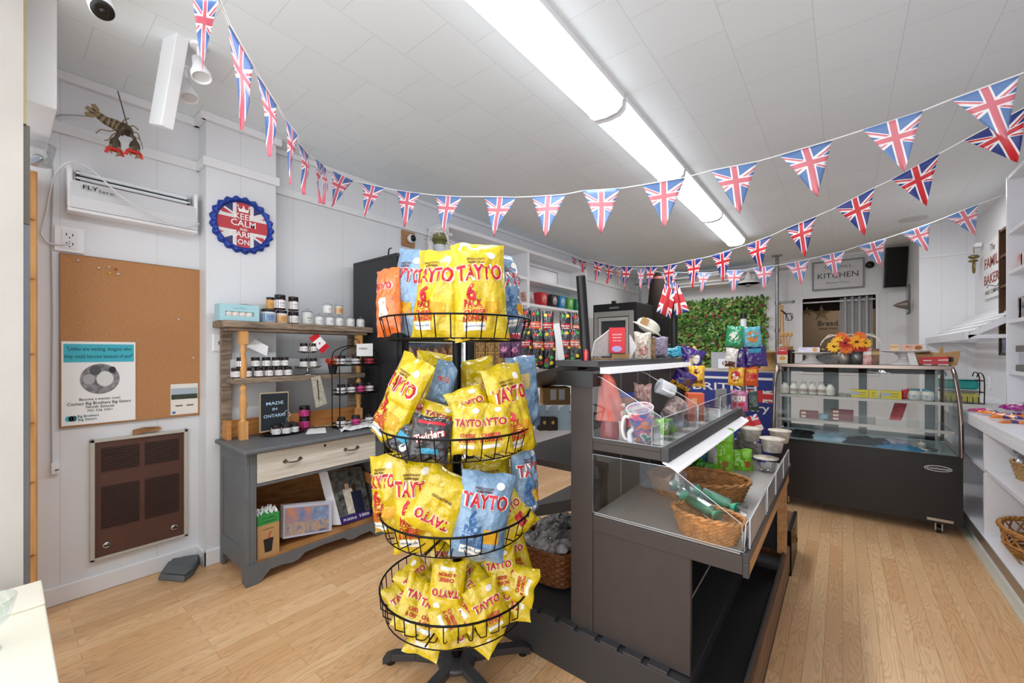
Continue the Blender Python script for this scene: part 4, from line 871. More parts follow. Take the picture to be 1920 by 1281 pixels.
# third basket
put(728,925,1.60,.15,.30,.09,'y','yellow six-pack at the left rim of the third basket',roll=-8,yaw=-38,lean=-3,seed=19)
put(782,945,1.47,.175,.335,.09,'y','yellow six-pack facing front at the left of the third basket',roll=-3,yaw=-12,lean=-5,seed=20)
put(826,943,1.42,.19,.21,.07,'y','crumpled yellow bag lying upside down against the pole, third basket',roll=28,yaw=-8,lean=-14,seed=21,flip=1,prints=[('TAYTO',.05,0,.06,tred,.15,twh),('WHOLE POTATO',.014,0,-.02,tink,.09)])
put(905,966,1.41,.19,.29,.09,'b','blue six-pack tilted right at the front of the third basket',roll=10,yaw=2,lean=-8,seed=22)
put(914,897,1.66,.2,.18,.08,'y','yellow bag behind the blue six-pack in the third basket',roll=-4,yaw=5,lean=-10,seed=23,prints=[('TAYTO',.05,0,-.02,tred,.16,twh),('WHOLE POTATO',.016,0,.03,tink,.1)])
put(983,900,1.68,.135,.29,.09,'b','blue six-pack standing at the right rim of the third basket',roll=-4,yaw=46,lean=-2,seed=24)
put(955,962,1.56,.17,.19,.07,'y','yellow bag slumped between the blue bags in the third basket',roll=-30,yaw=20,lean=-18,seed=25,prints=[('TAYTO',.04,0,.02,tred,.12,twh),('#',.05,.02,-.04,tred,.04)])
put(830,872,1.9,.17,.16,.08,'y','yellow bag at the back left of the third basket',roll=10,yaw=-10,lean=-8,seed=26,prints=[])
# bottom basket: loose single bags, roughly two layers
loose=[(782,1132,1.50,30,-28,'nearest the left rim, turned on its side'),(838,1098,1.50,4,-20,'upside down in the middle of the heap',1),(915,1140,1.46,-20,-14,'standing on a corner at the front right'),(938,1072,1.58,-12,-24,'at the back right with its word sideways'),
 (964,1092,1.56,-80,-24,'right rim, word running down'),(808,1150,1.48,28,-30,'leaning over the front left bags'),(856,1155,1.46,72,-45,'lying flat at the very front'),(885,1085,1.62,24,-24,'behind the upside-down one'),
 (888,1122,1.50,38,-36,'wedged in the centre under the leaning ones'),(905,1052,1.74,-30,-20,'right behind the pole'),(962,1040,1.74,-15,-14,'upright at the back right rim'),(785,1090,1.64,-40,-50,'lying at the back left'),
 (850,1180,1.49,85,-60,'at the bottom of the heap in front'),(952,1128,1.55,-95,-35,'low at the right rim under the others'),(806,1176,1.50,14,-45,'low at the front left rim'),(833,1050,1.78,12,-18,'at the back left of the pole'),(868,1040,1.80,50,-20,'topmost right beside the pole'),
 (762,1128,1.62,-30,-50,'poking out at the far left rim'),(898,1176,1.50,-65,-50,'hanging low at the front rim'),(930,1110,1.55,62,-45,'tucked behind the corner-standing one')]
for i,q in enumerate(loose):
    u,v,d,ro,le,lab=q[:6]; put(u,v,d,.135,.175,.045,'s','small yellow crisp bag in the bottom basket, '+lab,roll=ro,lean=le,yaw=random.Random(i).uniform(-18,18),seed=30+i,flip=(len(q)>6),group='loose crisp bags in the bottom basket')
# ================================================================== GONDOLA (two-sided charcoal display unit)
GY0, GY1 = 1.56, 3.0; GX = -.82
t = thing('gondola', 'charcoal two-sided shop gondola with trays, light strips and acrylic guards', 'display unit', (-.83, (GY0+GY1)/2, 0)); G = t
def g(): b = MB(); b.M = T(.83, -(GY0+GY1)/2, 0); return b
oakp = wood('oak_edge','c79460','a9743f',(14,1.5,14),.45); dkwood = wood('dark_oak_edge','7a5236','4e3220',(14,1.5,14),.4)
tray_g = mat('tray_grey','a9a4a0',.5); led = mat('light_diffuser_strip','eeeef2',.4,emit=.45)
b = g(); b.box(-.925,GX,GY0,GY0+.07,.19,1.29,char); b.build('end_post', t, bevel=.003)
b = g(); b.box(-.925,GX,GY1-.07,GY1,.19,1.29,char); b.build('end_post', t, bevel=.003)
b = g(); b.box(-.885,-.86,GY0+.07,GY1-.07,.19,1.31,char)
for y in (1.93,2.32,2.68): b.box(-.8598,-.8585,y,y+.004,.19,1.3,mat('seam_light','b5b5b5',.5))
b.build('spine_panel', t)
b = g(); b.box(-1.0,-.79,GY0-.01,GY1,1.315,1.343,charl); b.build('top_slab', t, bevel=.003)
b = g(); b.box(-.80,-.755,GY0+.03,GY1-.02,1.288,1.314,led); b.build('light_strip', t)
# upper tray
b = g(); b.box(GX+.001,-.535,GY0,GY1,.968,1.0,char); b.box(GX+.001,-.535,GY0,GY0+.02,1.0,1.018,char); b.box(-.535,-.505,GY0,GY1,.965,1.018,charl); b.box(GX-.0,-.54,GY0+.02,GY1-.01,1.0,1.004,mat('tray_white','d9d7d8',.35)); b.build('upper_tray', t, bevel=.002)
b = g(); b.prism([(-.535,GY0+.02,.965),(-.475,GY0+.02,.938),(-.475,GY0+.02,.93),(-.535,GY0+.02,.955)],(0,GY1-GY0+.02,0),led); b.build('light_strip', t)
# lower tray with oak front
b = g(); b.box(GX+.001,-.262,GY0,GY1,.63,.692,char); b.box(-.262,-.243,GY0,GY1,.672,.706,charl); b.box(-.262,-.243,GY0,GY0+.022,.622,.672,charl)
for y0,y1 in ((GY0+.022,2.12),(2.125,2.9)): b.box(-.262,-.246,y0,y1,.618,.672,oakp)
b.box(GX,-.27,GY0+.01,GY1-.01,.692,.697,tray_g); b.build('lower_tray', t, bevel=.002)
b = g(); b.box(-.30,-.255,GY1-.14,GY1-.1,.2,.63,oakp); b.build('front_leg', t)
b = g(); b.box(GX,-.43,GY0+.005,GY0+.03,.2,.63,char); b.build('end_panel', t, bevel=.002)
b = g(); b.box(-.86,-.84,GY0+.07,GY1-.07,.2,.63,blkm); b.box(-.86,-.3,GY1-.1,GY1-.08,.2,.63,blkm); b.build('cabinet_back', t)
b = g(); b.tube([(-.5,GY0+.04,.33),(-.44,GY1-.1,.52)],.006,steel,6); b.build('brace_rod', t)
# base deck
b = g(); b.box(-1.42,-.43,GY0+.02,GY1,.04,.185,charl); b.box(-1.42,-.43,GY0-.03,GY0+.02,.0,.19,charl)
x=-1.36
while x < -.5:
    b.box(x,x+.075,GY0-.03,GY0+.012,.19,.203,charl); x += .098
b.build('base_deck', t, bevel=.002)
b = g(); b.box(-.43,-.272,GY0-.4,GY1,.09,.12,blkm); b.box(-.43,-.29,GY0-.4,GY1,0,.09,blkm); b.box(-.272,-.25,GY0-.4,GY1+.0,.05,.20,dkwood); b.box(-.274,-.262,GY0-.4,GY1,.2,.212,charl); b.box(-.272,-.255,GY0-.4,GY1,0,.05,blkm); b.build('floor_tray', t, bevel=.002)
# acrylic guards
def panel(pts, th=(0,.003,0), m=acryl, edge=True):
    b = g(); b.prism(pts, th, m)
    if edge: b.tube([Vector(p)+Vector(th)*.5 for p in pts], .0014, mat('acrylic_edge','dfe6ea',.2), 4, True)
    return b.build('acrylic_guard', t)
for y in (GY0+.003, 2.05):
    panel([(GX,y,1.02),(GX,y,1.285),(-.775,y,1.27),(-.535,y,1.135),(-.53,y,1.02)])
panel([(GX,GY0+.003,.706),(GX,GY0+.003,.95),(-.50,GY0+.003,.95),(-.265,GY0+.003,.80),(-.26,GY0+.003,.706)])
for y0,y1 in ((GY0+.01,2.02),(2.05,2.45),(2.5,GY1-.02)):
    panel([(-.53,y0,1.02),(-.53,y1,1.02),(-.53,y1,1.13),(-.53,y0,1.13)],(.003,0,0))
for y0,y1 in ((GY0+.01,1.98),(2.0,2.4),(2.42,2.92)):
    panel([(-.26,y0,.706),(-.26,y1,.706),(-.255,y1,.80),(-.255,y0,.80)],(.003,0,0))
# left side of the gondola
b = g(); b.prism([(-.925,GY0+.06,1.30),(-1.42,GY0+.06,1.165),(-1.42,GY0+.06,1.205),(-.925,GY0+.06,1.34)],(0,1.38,0),char); b.build('sloping_shelf', t, bevel=.002)
b = g(); b.box(-1.40,-.925,GY0+.12,GY1,.815,.845,char); b.build('shelf', t, bevel=.002)
b = g(); b.prism([(-.93,1.75,.64),(-1.3,1.75,.50),(-1.33,1.75,.52),(-1.33,1.75,.545),(-.93,1.75,.70)],(0,1.1,0),charl); b.build('empty_shelf', t, bevel=.003)
b = g(); b.box(-.975,-.80,GY0-.035,GY0+.03,1.235,1.30,blkp); b.build('glossy_bracket', t)
# ---- black tubes standing on the slab
def black_tube(p, q, r, label, name='black_tube'):
    b = MB(); b.cyl((0,0,0),tuple(Vector(q)-Vector(p)),r,blkp,n=24); return tag(b.build(name,None,p),label,'tube')
p=at(1100,686,d=1.80); black_tube(p, at(1089,518,d=1.80), .021, 'thick black tube leaning up from the near end of the gondola')
b=MB(); b.cyl((0,0,0),(0,0,.042),.01,rdf,n=12); b.cyl((0,0,.042),(0,0,.05),.006,rdf,n=12); tag(b.build('red_lighter',None,at(1099,677,d=1.76)),'small red cylinder at the foot of the thick black tube','lighter')
p=at(1264,668,d=2.75); black_tube(Vector((p.x,p.y,1.344)), at(1264,560,d=2.75), .023, 'black tube with union flags on top, standing behind the gondola')
ujs = union_jack('flag_cloth','d8343c','f2efec','2f3a8c',2.0,.62)
def cloth(name,label,quad,m,uvs,amp=.01,seed=0,cat='flag',group=None):
    q=[Vector(v) for v in quad]; n=(q[1]-q[0]).cross(q[3]-q[0]).normalized(); b=MB()
    def fn(u,v): p_=q[0].lerp(q[1],u).lerp(q[3].lerp(q[2],u),v)+n*amp*math.sin(u*9+seed)*(.4+v); return tuple(p_)
    def uf(u,v):
        a=Vector(uvs[0]).lerp(Vector(uvs[1]),u); c_=Vector(uvs[3]).lerp(Vector(uvs[2]),u); r=a.lerp(c_,v); return (r.x,r.y)
    b.grid(fn,12,8,m,True,uf); return tag(b.build(name,solid=.001),label,cat,group)
d=2.68
cloth('hand_flag','left union flag draped from the top of the black tube',[at(1246,532,d=d),at(1266,548,d=d-.05),at(1258,598,d=d),at(1230,584,d=d)],ujs,[(-.09,.08),(.09,.08),(.09,-.08),(-.09,-.08)],.01,1,group='union flags on the black tube')
cloth('hand_flag','right union flag draped from the top of the black tube',[at(1263,528,d=d+.05),at(1272,535,d=d+.05),at(1291,584,d=d),at(1266,592,d=d)],ujs,[(-.07,.08),(.07,.08),(.09,-.08),(-.05,-.08)],.008,2,group='union flags on the black tube')
# ---- things on the slab
SZ=1.344
def carton(name,label,u,v,w,dpt,h,m,d=None,z=None,rz=0,prints=(),cat='box',group=None,rot=None,bev=.002,top=None):
    p = at(u,v,z=z) if d is None else at(u,v,d=d)
    b = MB(); b.box(-w/2,w/2,-dpt/2,dpt/2,0,h,m)
    for pr in prints:
        if pr[0]=='#': _,x,zz,ww,hh,mm=pr; b.add([(x-ww/2,-dpt/2-.001,zz-hh/2),(x+ww/2,-dpt/2-.001,zz-hh/2),(x+ww/2,-dpt/2-.001,zz+hh/2),(x-ww/2,-dpt/2-.001,zz+hh/2)],[(0,1,2,3)],mm)
        elif pr[0]=='o': _,x,zz,ww,hh,mm=pr; b.add([(x+ww/2*math.cos(k*PI/8),-dpt/2-.0015,zz+hh/2*math.sin(k*PI/8)) for k in range(16)],[tuple(range(16))],mm)
        else: s_,size,x,zz,mm,wd=pr; b.text(s_,size,mm,lambda a,c:(x+a,-dpt/2-.0018,zz+c),.01,wd)
    if top: b.box(-w/2,w/2,-dpt/2,dpt/2,h,h+.001,top)
    f=math.atan2(-p.x,p.y)+rz
    return tag(b.build(name,None,p,rot or (0,0,f)),label,cat,group)
carton('gift_carton','red chocolate gift carton on kraft packing on the gondola top',1163,672,.085,.05,.022,kraft,d=2.05,rz=.1)
p=at(1160,664,d=2.05)
carton('red_box','tall bright red box standing on the gondola top beside drawings',1158,662,.075,.045,.125,mat('bright_red_card','dc2a3a',.45),d=2.04,rz=-.15,prints=[('CHOCOLATE',.01,0,.09,whit,.045),('SELECTION',.008,0,.075,whit,.04),('WITH LOVE',.008,0,.06,whit,.04),('o',0,.02,.05,.03,mat('lilac_flower','b9a8d8',.5))])
b=MB(); q=[at(1108,668,d=1.95),at(1142,668,d=2.05),at(1142,618,d=2.05),at(1114,640,d=1.95)]; b.prism([tuple(v) for v in q],(.004,.004,0),mat('sketch_paper','e3e3e0',.7,var=.12,vs=60)); tag(b.build('drawing_card'),'white card with pencil drawings leaning by the thick black tube','card')
b=MB(); q=[at(1181,673,d=2.1),at(1192,650,d=2.1),at(1180,628,d=2.1)]; b.prism([tuple(v) for v in q],(.004,.004,0),paper); tag(b.build('paper_corner'),'white paper corner sticking out right of the red box','paper')
carton('craft_tray','flat kraft tray under the drawings on the gondola top',1126,676,.12,.05,.012,mat('patterned_kraft','a88860',.8,var=.6,vs=90),d=1.93)
def pouch(name,label,u,v,d,w,h,t_,m,prints=(),roll=0,yaw=0,lean=0,seed=0,group=None,cat='bag',pinch=.07,flip=0): return put(u,v,d,w,h,t_,m,label,roll,yaw,lean,seed,flip,0,group or 'x',prints,name,cat,pinch)
spk=mat('speckled_sweets','b7a48c',.2,var=.8,vs=70,c2='e8e2d6',coat=.5)
o=pouch('cellophane_bag','clear bag of pale sweets tied at the top on the gondola',1205,651,2.2,.09,.16,.06,spk,[('#',.05,0,-.02,mat('pink_sweets','c08a80',.5,var=.5,vs=60),.06)],seed=3,cat='sweets bag'); del o['group']
o=pouch('cellophane_bag','narrow clear bag of brown biscuits beside the pale sweets bag',1221,655,2.28,.05,.13,.04,mat('brown_biscuits','a5825c',.3,var=.6,vs=50,coat=.4),seed=4,cat='sweets bag'); del o['group']
o=pouch('cellophane_bag','clear bag with grey and violet label on the far gondola top',1238,652,2.45,.09,.125,.05,mat('violet_label','9a8ea4',.4,var=.5,vs=20,coat=.4),seed=5,cat='sweets bag'); del o['group']
b=MB(); b.ball((0,0,0),.062,mat('straw_cream','e4e2d2',.6),18,9,(1.1,.9,.62)); b.lathe([(.05,-.01),(.085,-.022),(.087,-.018),(.05,-.002)],mat('straw_cream','e4e2d2'),20); b.prism([(-.055,-.058,-.01),(-.015,-.062,-.01),(-.015,-.055,.03),(-.055,-.05,.03)],(0,-.004,0),kraft); tag(b.build('sun_hat',None,at(1216,611,d=2.3),(.1,.5,.5)),'cream hat with a kraft tag lying on top of the sweets bags','hat')
for k,(u,v,lab) in enumerate(((1258,640,'left clear plastic tub behind the gondola by the black tube'),(1283,640,'right clear plastic tub behind the gondola by the black tube'))):
    b=MB(); b.lathe([(.035,0),(.045,.08),(.047,.084)],acryl,14); b.lathe([(.047,.084),(.047,.09),(0,.092)],acryl,14); p=at(u,660,d=2.9); tag(b.build('plastic_tub',None,Vector((p.x,p.y,1.344))),lab,'tub','clear tubs by the black tube')
o=pouch('blue_packet','shiny bright blue packet lying on the far end of the gondola top',1262,660,2.5,.1,.055,.03,tealf,lean=-20,roll=-8,seed=6,cat='packet'); del o['group']
# far-end purple eggs bags, gold bag, boxes
pu=[('#',.1,.0,-.01,mat('gold_beige','bfa878',.4),.035),('o',.06,.035,.02,twh,.045)]
o=pouch('purple_bag','purple chocolate bag piled highest at the far end of the gondola',1296,678,2.66,.16,.17,.07,prf,pu,roll=12,seed=7,cat='chocolate bag',pinch=.2); del o['group']
for k,u in enumerate((1290,1302)):
    b=MB(); b.lathe([(0,0),(.014,0),(.014,.02),(.01,.032),(0,.034)],gldf,12); tag(b.build('gold_bottle',None,at(u,659,d=2.72)),('left','right')[k]+' small gold bottle above the piled purple chocolate bag','bottle','gold bottles above the purple bag')
o=pouch('purple_carton','purple and gold chocolate carton leaning below the purple bag',1281,712,2.5,.13,.10,.05,prf,[('#',.03,-.0,-.04,gldf,.12),('o',.04,.035,.0,mat('milk_brown','6a3a20',.4),.05)],roll=28,seed=8,cat='chocolate box'); del o['group']
o=pouch('gold_bag','golden yellow chocolate bag printed MINI below the purple bag',1306,706,2.5,.095,.125,.05,gldf,[('MINI',.032,0,-.03,tink,.07),('o',.03,0,.03,tink,.03)],seed=9,cat='chocolate bag'); del o['group']
# ---- upper tray contents
TZ=1.004
def on(z,u,v): return at(u,v,z=z)
upx=lambda u,x: Vector((x,at(u,700,x=x).y,TZ)); p=upx(1145,-.765); b=MB(); plaid=mat('tartan_cloth','c23222',.8,var=.5,vs=26,c2='c87868'); 
b.lathe([(.04,0),(.046,.03),(.044,.08),(.035,.12)],mat('dark_red_jar','8a1820',.2,coat=.5),20)
o=b.build('x'); bpy.data.objects.remove(o)
t2=thing('wrapped_bottle','dark red jar wrapped in red tartan cloth in the upper tray','wrapped bottle',p)
b=MB(); b.lathe([(.0,0),(.042,0),(.047,.03),(.045,.08),(.036,.11),(.03,.12)],mat('dark_red_jar'),20) if False else b.lathe([(.0,0),(.042,0),(.047,.03),(.045,.08),(.036,.11),(.03,.12)],MATS['dark_red_jar'],20); b.build('red_jar',t2)
b=MB(); 
def pf(u,v):
    a=2*PI*u; r=.045*(1-v)**.5+.012+.008*math.sin(a*5+v*4)*(1-v*.5); return (r*math.cos(a)-.02*v*v, r*math.sin(a), .09+.19*v)
b.grid(pf,30,10,plaid,True); b.build('tartan_wrap',t2)
p=upx(1160,-.735); b=MB(); b.lathe([(.0,0),(.03,0),(.03,.13),(.022,.14),(.027,.145),(.027,.158),(0,.16)],mat('birch_paper','ddd6c8',.7,var=.25,vs=18,stretch=(1,1,4)),18); tag(b.build('white_canister',None,p),'tall birch-patterned white canister behind the tartan-wrapped bottle','canister')
# big patterned mug
collage=mat('collage_print','3fa0a8',.3,var=.9,vs=16,c2='d8784a'); 
nt=collage.node_tree; r_=[n for n in nt.nodes if n.type=='VALTORGB'][0]; r_.color_ramp.interpolation='CONSTANT'
for ps,c in ((.42,'5a6aa8'),(.48,'d06a88'),(.54,'e0d8cc'),(.6,'2f8f94')): e=r_.color_ramp.elements.new(ps); e.color=rgb(c)
def mug(label,loc,rot,r,h,body,rim=None,taper=1.0,group=None,hs=1):
    t3=thing('mug',label,'mug',loc,rot,group); b=MB(); k=taper
    b.lathe([(0,0),(r*.9*k,0),(r*k,.004),(r,h)],body,28); b.lathe([(r,h),(r*1.01,h+.002),(r*.95,h),(r*.9*k,.008),(0,.008)],rim or whites,28); b.build('cup_body',t3)
    b=MB(); b.tube(curve_pts([(r*.95,0,h*.85),(r*1.35,0,h*.9),(r*1.65*hs,0,h*.6),(r*1.5*hs,0,h*.25),(r*.95*k,0,h*.14)],5),.006,rim or whites,8); b.build('handle',t3); return t3
p=upx(1208,-.63); mug('big collage-patterned mug with a wide white rim in the near upper tray',p+Vector((0,0,.016)),(RZ(.36)@RX(.34)@RY(-.12)@RZ(math.radians(215))).to_euler(),.054,.145,collage,whites,.72)
b=MB(); b.tube(curve_pts([(0,0,0),(-.008,-.002,.025),(-.010,-.002,.045),(.006,0,.065)],5),[.009,.011,.012,.012,.012,.011,.011,.01,.01,.01,.01,.009,.009,.008,.007,.006][:16],whites,8); tag(b.build('porcelain_spoon',None,p+Vector((-.03,-.06,0.008)),(0,.1,.4)),'white porcelain handle piece leaning before the collage mug','spoon')
p=at(1255,765,d=2.02); mug('pale floral cup lying under the white mug in the upper tray',Vector((p.x+.0,p.y,TZ+.065)),(.9,.3,2.6),.05,.085,mat('floral_china','d8c4bc',.3,var=.4,vs=60,c2='8a6a6a'),whites,.8)
p=at(1262,735,d=2.05); mug('white ribbed mug tipped on top of the floral cup',p,(1.15,.25,-.9),.038,.08,whites,whites,.9)
for k,(u,v,c,lab,r,h) in enumerate(((1172,775,'2f3a9a','round tin with blue lid at the back of the near upper tray',.04,.07),)):
    p=at(1172,740,d=1.98); b=MB(); b.lathe([(0,0),(.042,0),(.042,.085)],mat('orange_tin','a85a30',.4,var=.5,vs=30),22); b.lathe([(.044,.085),(.044,.105),(0,.106)],mat('blue_lid',c,.4),22); tag(b.build('biscuit_tin',None,Vector((p.x,p.y,TZ+.075))),lab,'tin')
b=MB(); b.box(-.05,.05,-.045,.045,0,.073,mat('grey_box','77747a',.6)); p=at(1172,740,d=1.98); tag(b.build('tin_stand',None,Vector((p.x,p.y,TZ))),'low grey box under the blue-lidded tin','box')
for u,v,lab in ((1197,735,'left'),(1212,738,'right')):
    o=pouch('sweets_packet',lab+' clear packet of pink and brown sweets behind the collage mug',u,v,2.03,.05,.085,.03,mat('pinkbrown_sweets','a86858',.25,var=.9,vs=50,c2='d8c0b8',coat=.5),seed=u,cat='sweets packet'); o['group']='clear sweets packets behind the collage mug'
carton('price_tag','red and grey price tag box at the back of the near upper tray',1174,800,.04,.02,.05,mat('coral_card','dc5a58',.5),d=1.78,prints=[('#',0,.044,.04,.012,mat('tag_grey','5a5658',.6))],cat='tag')
o=pouch('green_pack','small lime green packet behind the acrylic guard in the upper tray',1250,800,1.87,.075,.075,.025,ylg,[('o',.03,0,0,twh,.04)],roll=-20,lean=-20,seed=12,cat='packet'); del o['group']
carton('orange_box','orange box standing in the middle of the upper tray',1302,788,.085,.06,.15,mat('orange_card','e0643a',.5),d=2.27,rz=.3,prints=[('#',-.01,.1,.03,.05,mat('pale_orange','e8a070',.5))])
t3=carton('coffee_sign','grey printed sign reading COFFEE at the far end of the upper tray',1352,762,.115,.006,.115,mat('sign_grey','a5a3a1',.5,var=.1,vs=20),d=2.72,rz=1.0,prints=[('COFFEE',.024,0,.065,mat('faded_red_print','8a5a58',.6),.075),('FRESH',.014,0,.035,mat('sign_mid','88867f',.6),.05)],cat='sign')
# acrylic dividers in the tray
for k,(y,w) in enumerate(((1.62,.09),(1.80,.07),(2.02,.09),(2.22,.1),(2.4,.08))):
    b=MB(); b.box(0,.002,-w/2,w/2,0,.085,acryl); b.tube([(0.001,-w/2,0),(0.001,-w/2,.085),(0.001,w/2,.085),(.001,w/2,0)],.0012,mat('acrylic_edge'),4) if False else b.tube([(0.001,-w/2,0),(0.001,-w/2,.085),(0.001,w/2,.085),(.001,w/2,0)],.0012,MATS['acrylic_edge'],4); b.box(-.04,.04,-w/2,w/2,-.0,.002,acryl)
    tag(b.build('acrylic_holder',None,(-.575,y,TZ)),['nearest','second nearest','middle','second farthest','farthest'][k]+' clear acrylic card holder along the upper tray front','card holder','acrylic holders in the upper tray')
# ---- lower tray contents
LZT=.697
def wicker(name,label,loc,rx_,ry_,h,m,rows=12,n=64,taper=.8,rz=0,rim=.008,sq=2.0,cat='basket',amp=.0035,dip=0):
    t3=thing(name,label,cat,loc,rz)
    def R(a): c,s=abs(math.cos(a)),abs(math.sin(a)); return (c**sq+s**sq)**(-1/sq)
    def P_(u,v,off=0):
        a=2*PI*u; k=taper+(1-taper)*v; r=R(a)
        w=amp*math.cos(u*n*PI+ (PI if int(v*rows+1e-6)%2 else 0))
        ww=math.sin((v*rows%1)*PI); o_=off+w*ww+.0015*ww
        return ((rx_*k+o_)*r*math.cos(a),(ry_*k+o_)*r*math.sin(a),h*v+dip*v*math.cos(2*a))
    b=MB(); b.grid(lambda u,v:P_(u,v),n*2,rows*4,m,True); b.grid(lambda u,v:P_(u,v,-.006),n*2,rows*4,m,True,flip=True)
    b.add([P_(k/40,0) for k in range(40)],[tuple(range(40))],m); b.build('woven_side',t3)
    b=MB()
    for ph in (0,PI): b.tube([Vector(P_(k/90,1,-.003))+Vector((rim*.6*math.cos(k*.9+ph)*math.cos(2*PI*k/90),rim*.6*math.cos(k*.9+ph)*math.sin(2*PI*k/90),rim*.6*math.sin(k*.9+ph)+.002)) for k in range(90)],rim*.75,m,6,True)
    b.build('rim',t3); return t3
wk1=mat('wicker_brown','a5713f',.55,var=.45,vs=40); wk2=mat('wicker_tan','b9814c',.5,var=.4,vs=50); wk3=mat('wicker_dark','7a4a28',.5,var=.5,vs=40); wk4=mat('seagrass','b08c58',.6,var=.4,vs=60)
p=at(1300,925,z=.72); wicker('wicker_basket','large oval brown wicker basket at the back of the lower tray',(p.x,p.y+.06,LZT+.0005),.225,.15,.085,wk1,11,60,.85,rz=.3)
p=at(1322,1012,z=.697); small_b=wicker('wicker_basket','small tan wicker basket holding green cellophane crackers in the lower tray',(p.x,p.y+.03,LZT+.0005),.13,.08,.085,wk2,11,46,.75,rz=-.15)
grn=mat('mint_paper','3f9a78',.35,var=.3,vs=20)
for k,(du,dv,rr,lab) in enumerate(((1290,955,-.5,'upper green wrapped cracker crossing the small wicker basket'),(1315,968,-.65,'lower green wrapped cracker with writing in the small wicker basket'),(1340,958,-.45,'right green wrapped cracker in the small wicker basket'))):
    p=at(du+(8,-2,2)[k],dv-(30,20,22)[k],z=.785+.010*k); t3=thing('cracker',lab,'cracker',p,(0,.12,0.1+rr),'green crackers in the small basket'); b=MB()
    pr=[(.024,-.085),(.008,-.06),(.021,-.05),(.022,.05),(.008,.06),(.024,.085)]
    b.M=RY(PI/2); b.lathe(pr,grn,14); b.build('cracker_tube',t3)
    b=MB(); b.M=RY(PI/2); b.lathe([(.027,-.1),(.01,-.065),(.026,-.05),(.026,.05),(.01,.065),(.03,.11)],cello,12,smooth=False); b.build('cellophane',t3)
b=MB(); random.seed(9)
def cl(u,v):
    a=2*PI*u; r=.012+.045*v**1.3+.012*noise.noise(Vector((math.cos(a)*3,math.sin(a)*3,v*3))); return (r*math.cos(a),r*math.sin(a),.07*v)
b.grid(cl,18,5,cello,False); b.lathe([(.014,0),(.014,.006)],gldf,10); tag(b.build('cellophane_bow',None,at(1284,926,z=.80),(-.5,-.9,0)),'gathered cellophane end tied with gold string over the small basket','wrapping')
o=pouch('green_bag','tall lime green bag twisted at the top on the lower tray',1350,846,2.32,.14,.27,.07,ylg,[('#',.09,-.04,-.02,mat('white_grey_label','b5b2ae',.5),.05),('o',.07,.03,-.08,mat('nut_print','a5763f',.5),.07)],seed=20,pinch=.05); o['group']='lime green bags in the lower tray'
o=pouch('green_bag','shorter lime green bag right of the twisted one on the lower tray',1388,868,2.4,.135,.16,.07,ylg,[('o',.04,.04,.0,mat('terracotta_print','b05a34',.5),.03),('o',.05,-.0,-.06,mat('nut_print'),.07) if False else ('o',.05,0,-.06,MATS['nut_print'],.07)],seed=21,roll=-5); o['group']='lime green bags in the lower tray'
o=pouch('green_bag','dark green packet lying at the left of the tall lime bag',1313,878,2.3,.1,.1,.05,film('leaf_film','3f8f1c'),seed=22,roll=30,lean=-30); o['group']='lime green bags in the lower tray'
o=pouch('blue_pouch','blue translucent pouch behind the dark green packet',1318,850,2.42,.085,.11,.04,film('sky_film','4f9ac0'),seed=23); del o['group']
o=pouch('easter_bag','dark blue sweets bag with a white egg print by the lower tray guard',1425,878,2.55,.085,.09,.05,film('royal_film','2a3a9a'),[('o',.05,-.0,-.02,twh,.05),('LIDS',.018,0,.025,twh,.045)],seed=24,roll=-15,lean=-10,cat='sweets bag'); del o['group']
ptub=mat('dessert_pot_print','b5aaa0',.3,var=.7,vs=50,c2='e2dcd6'); 
for k,(u,v,d_,lab) in enumerate(((1408,812,2.5,'left printed pot with a film lid at the far end of the lower tray'),(1448,832,2.35,'front printed pot stacked beside the lower tray guard'),(1462,816,2.6,'rear printed pot at the far right of the lower tray'),(1436,868,2.35,'bottom clear pot under the stacked printed ones'))):
    t3=thing('dessert_pot',lab,'pot',at(u,v,d=d_)-Vector((0,0,.045)),0,'film-lidded pots at the far end of the lower tray'); b=MB(); b.lathe([(0,0),(.045,0),(.058,.07),(.062,.072)],ptub if k<3 else acryl,22); b.build('pot',t3)
    b=MB(); b.lathe([(.064,.072),(.064,.077),(.03,.079),(0,.0785)],mat('film_lid','d8cfbe',.4,var=.3,vs=30),22); b.build('lid',t3)
for k,(u,v,d_,lab) in enumerate(((1385,838,2.6,'left'),(1412,845,2.62,'middle'),(1398,826,2.55,'rear'))):
    o=pouch('clear_pack',lab+' clear cellophane pack behind the lime bags in the lower tray',u,v,d_,.1,.1,.06,mat('clear_biscuits','8f8880',.2,var=.5,vs=30,coat=.5),seed=30+k,cat='pack'); o['group']='clear packs in the lower tray'
# plastic label sleeves hanging on the lower guard
for k,(y0,y1) in enumerate(((1.60,1.98),(2.02,2.28),(2.3,2.6),(2.62,2.9))):
    b=MB(); b.box(-.002,.002,0,y1-y0,0,.1,mat('grey_sleeve','8f8b8c',.25,var=.15,vs=6)); b.tube([(.003,0,0),(.003,0,.1),(.003,y1-y0,.1),(.003,y1-y0,0)],.0015,MATS['acrylic_edge'],4)
    tag(b.build('label_sleeve',None,(-.249,y0,.708),(0,0,0)),ORD[k]+' grey plastic label sleeve from the near end of the lower tray guard','label sleeve','label sleeves on the lower guard')
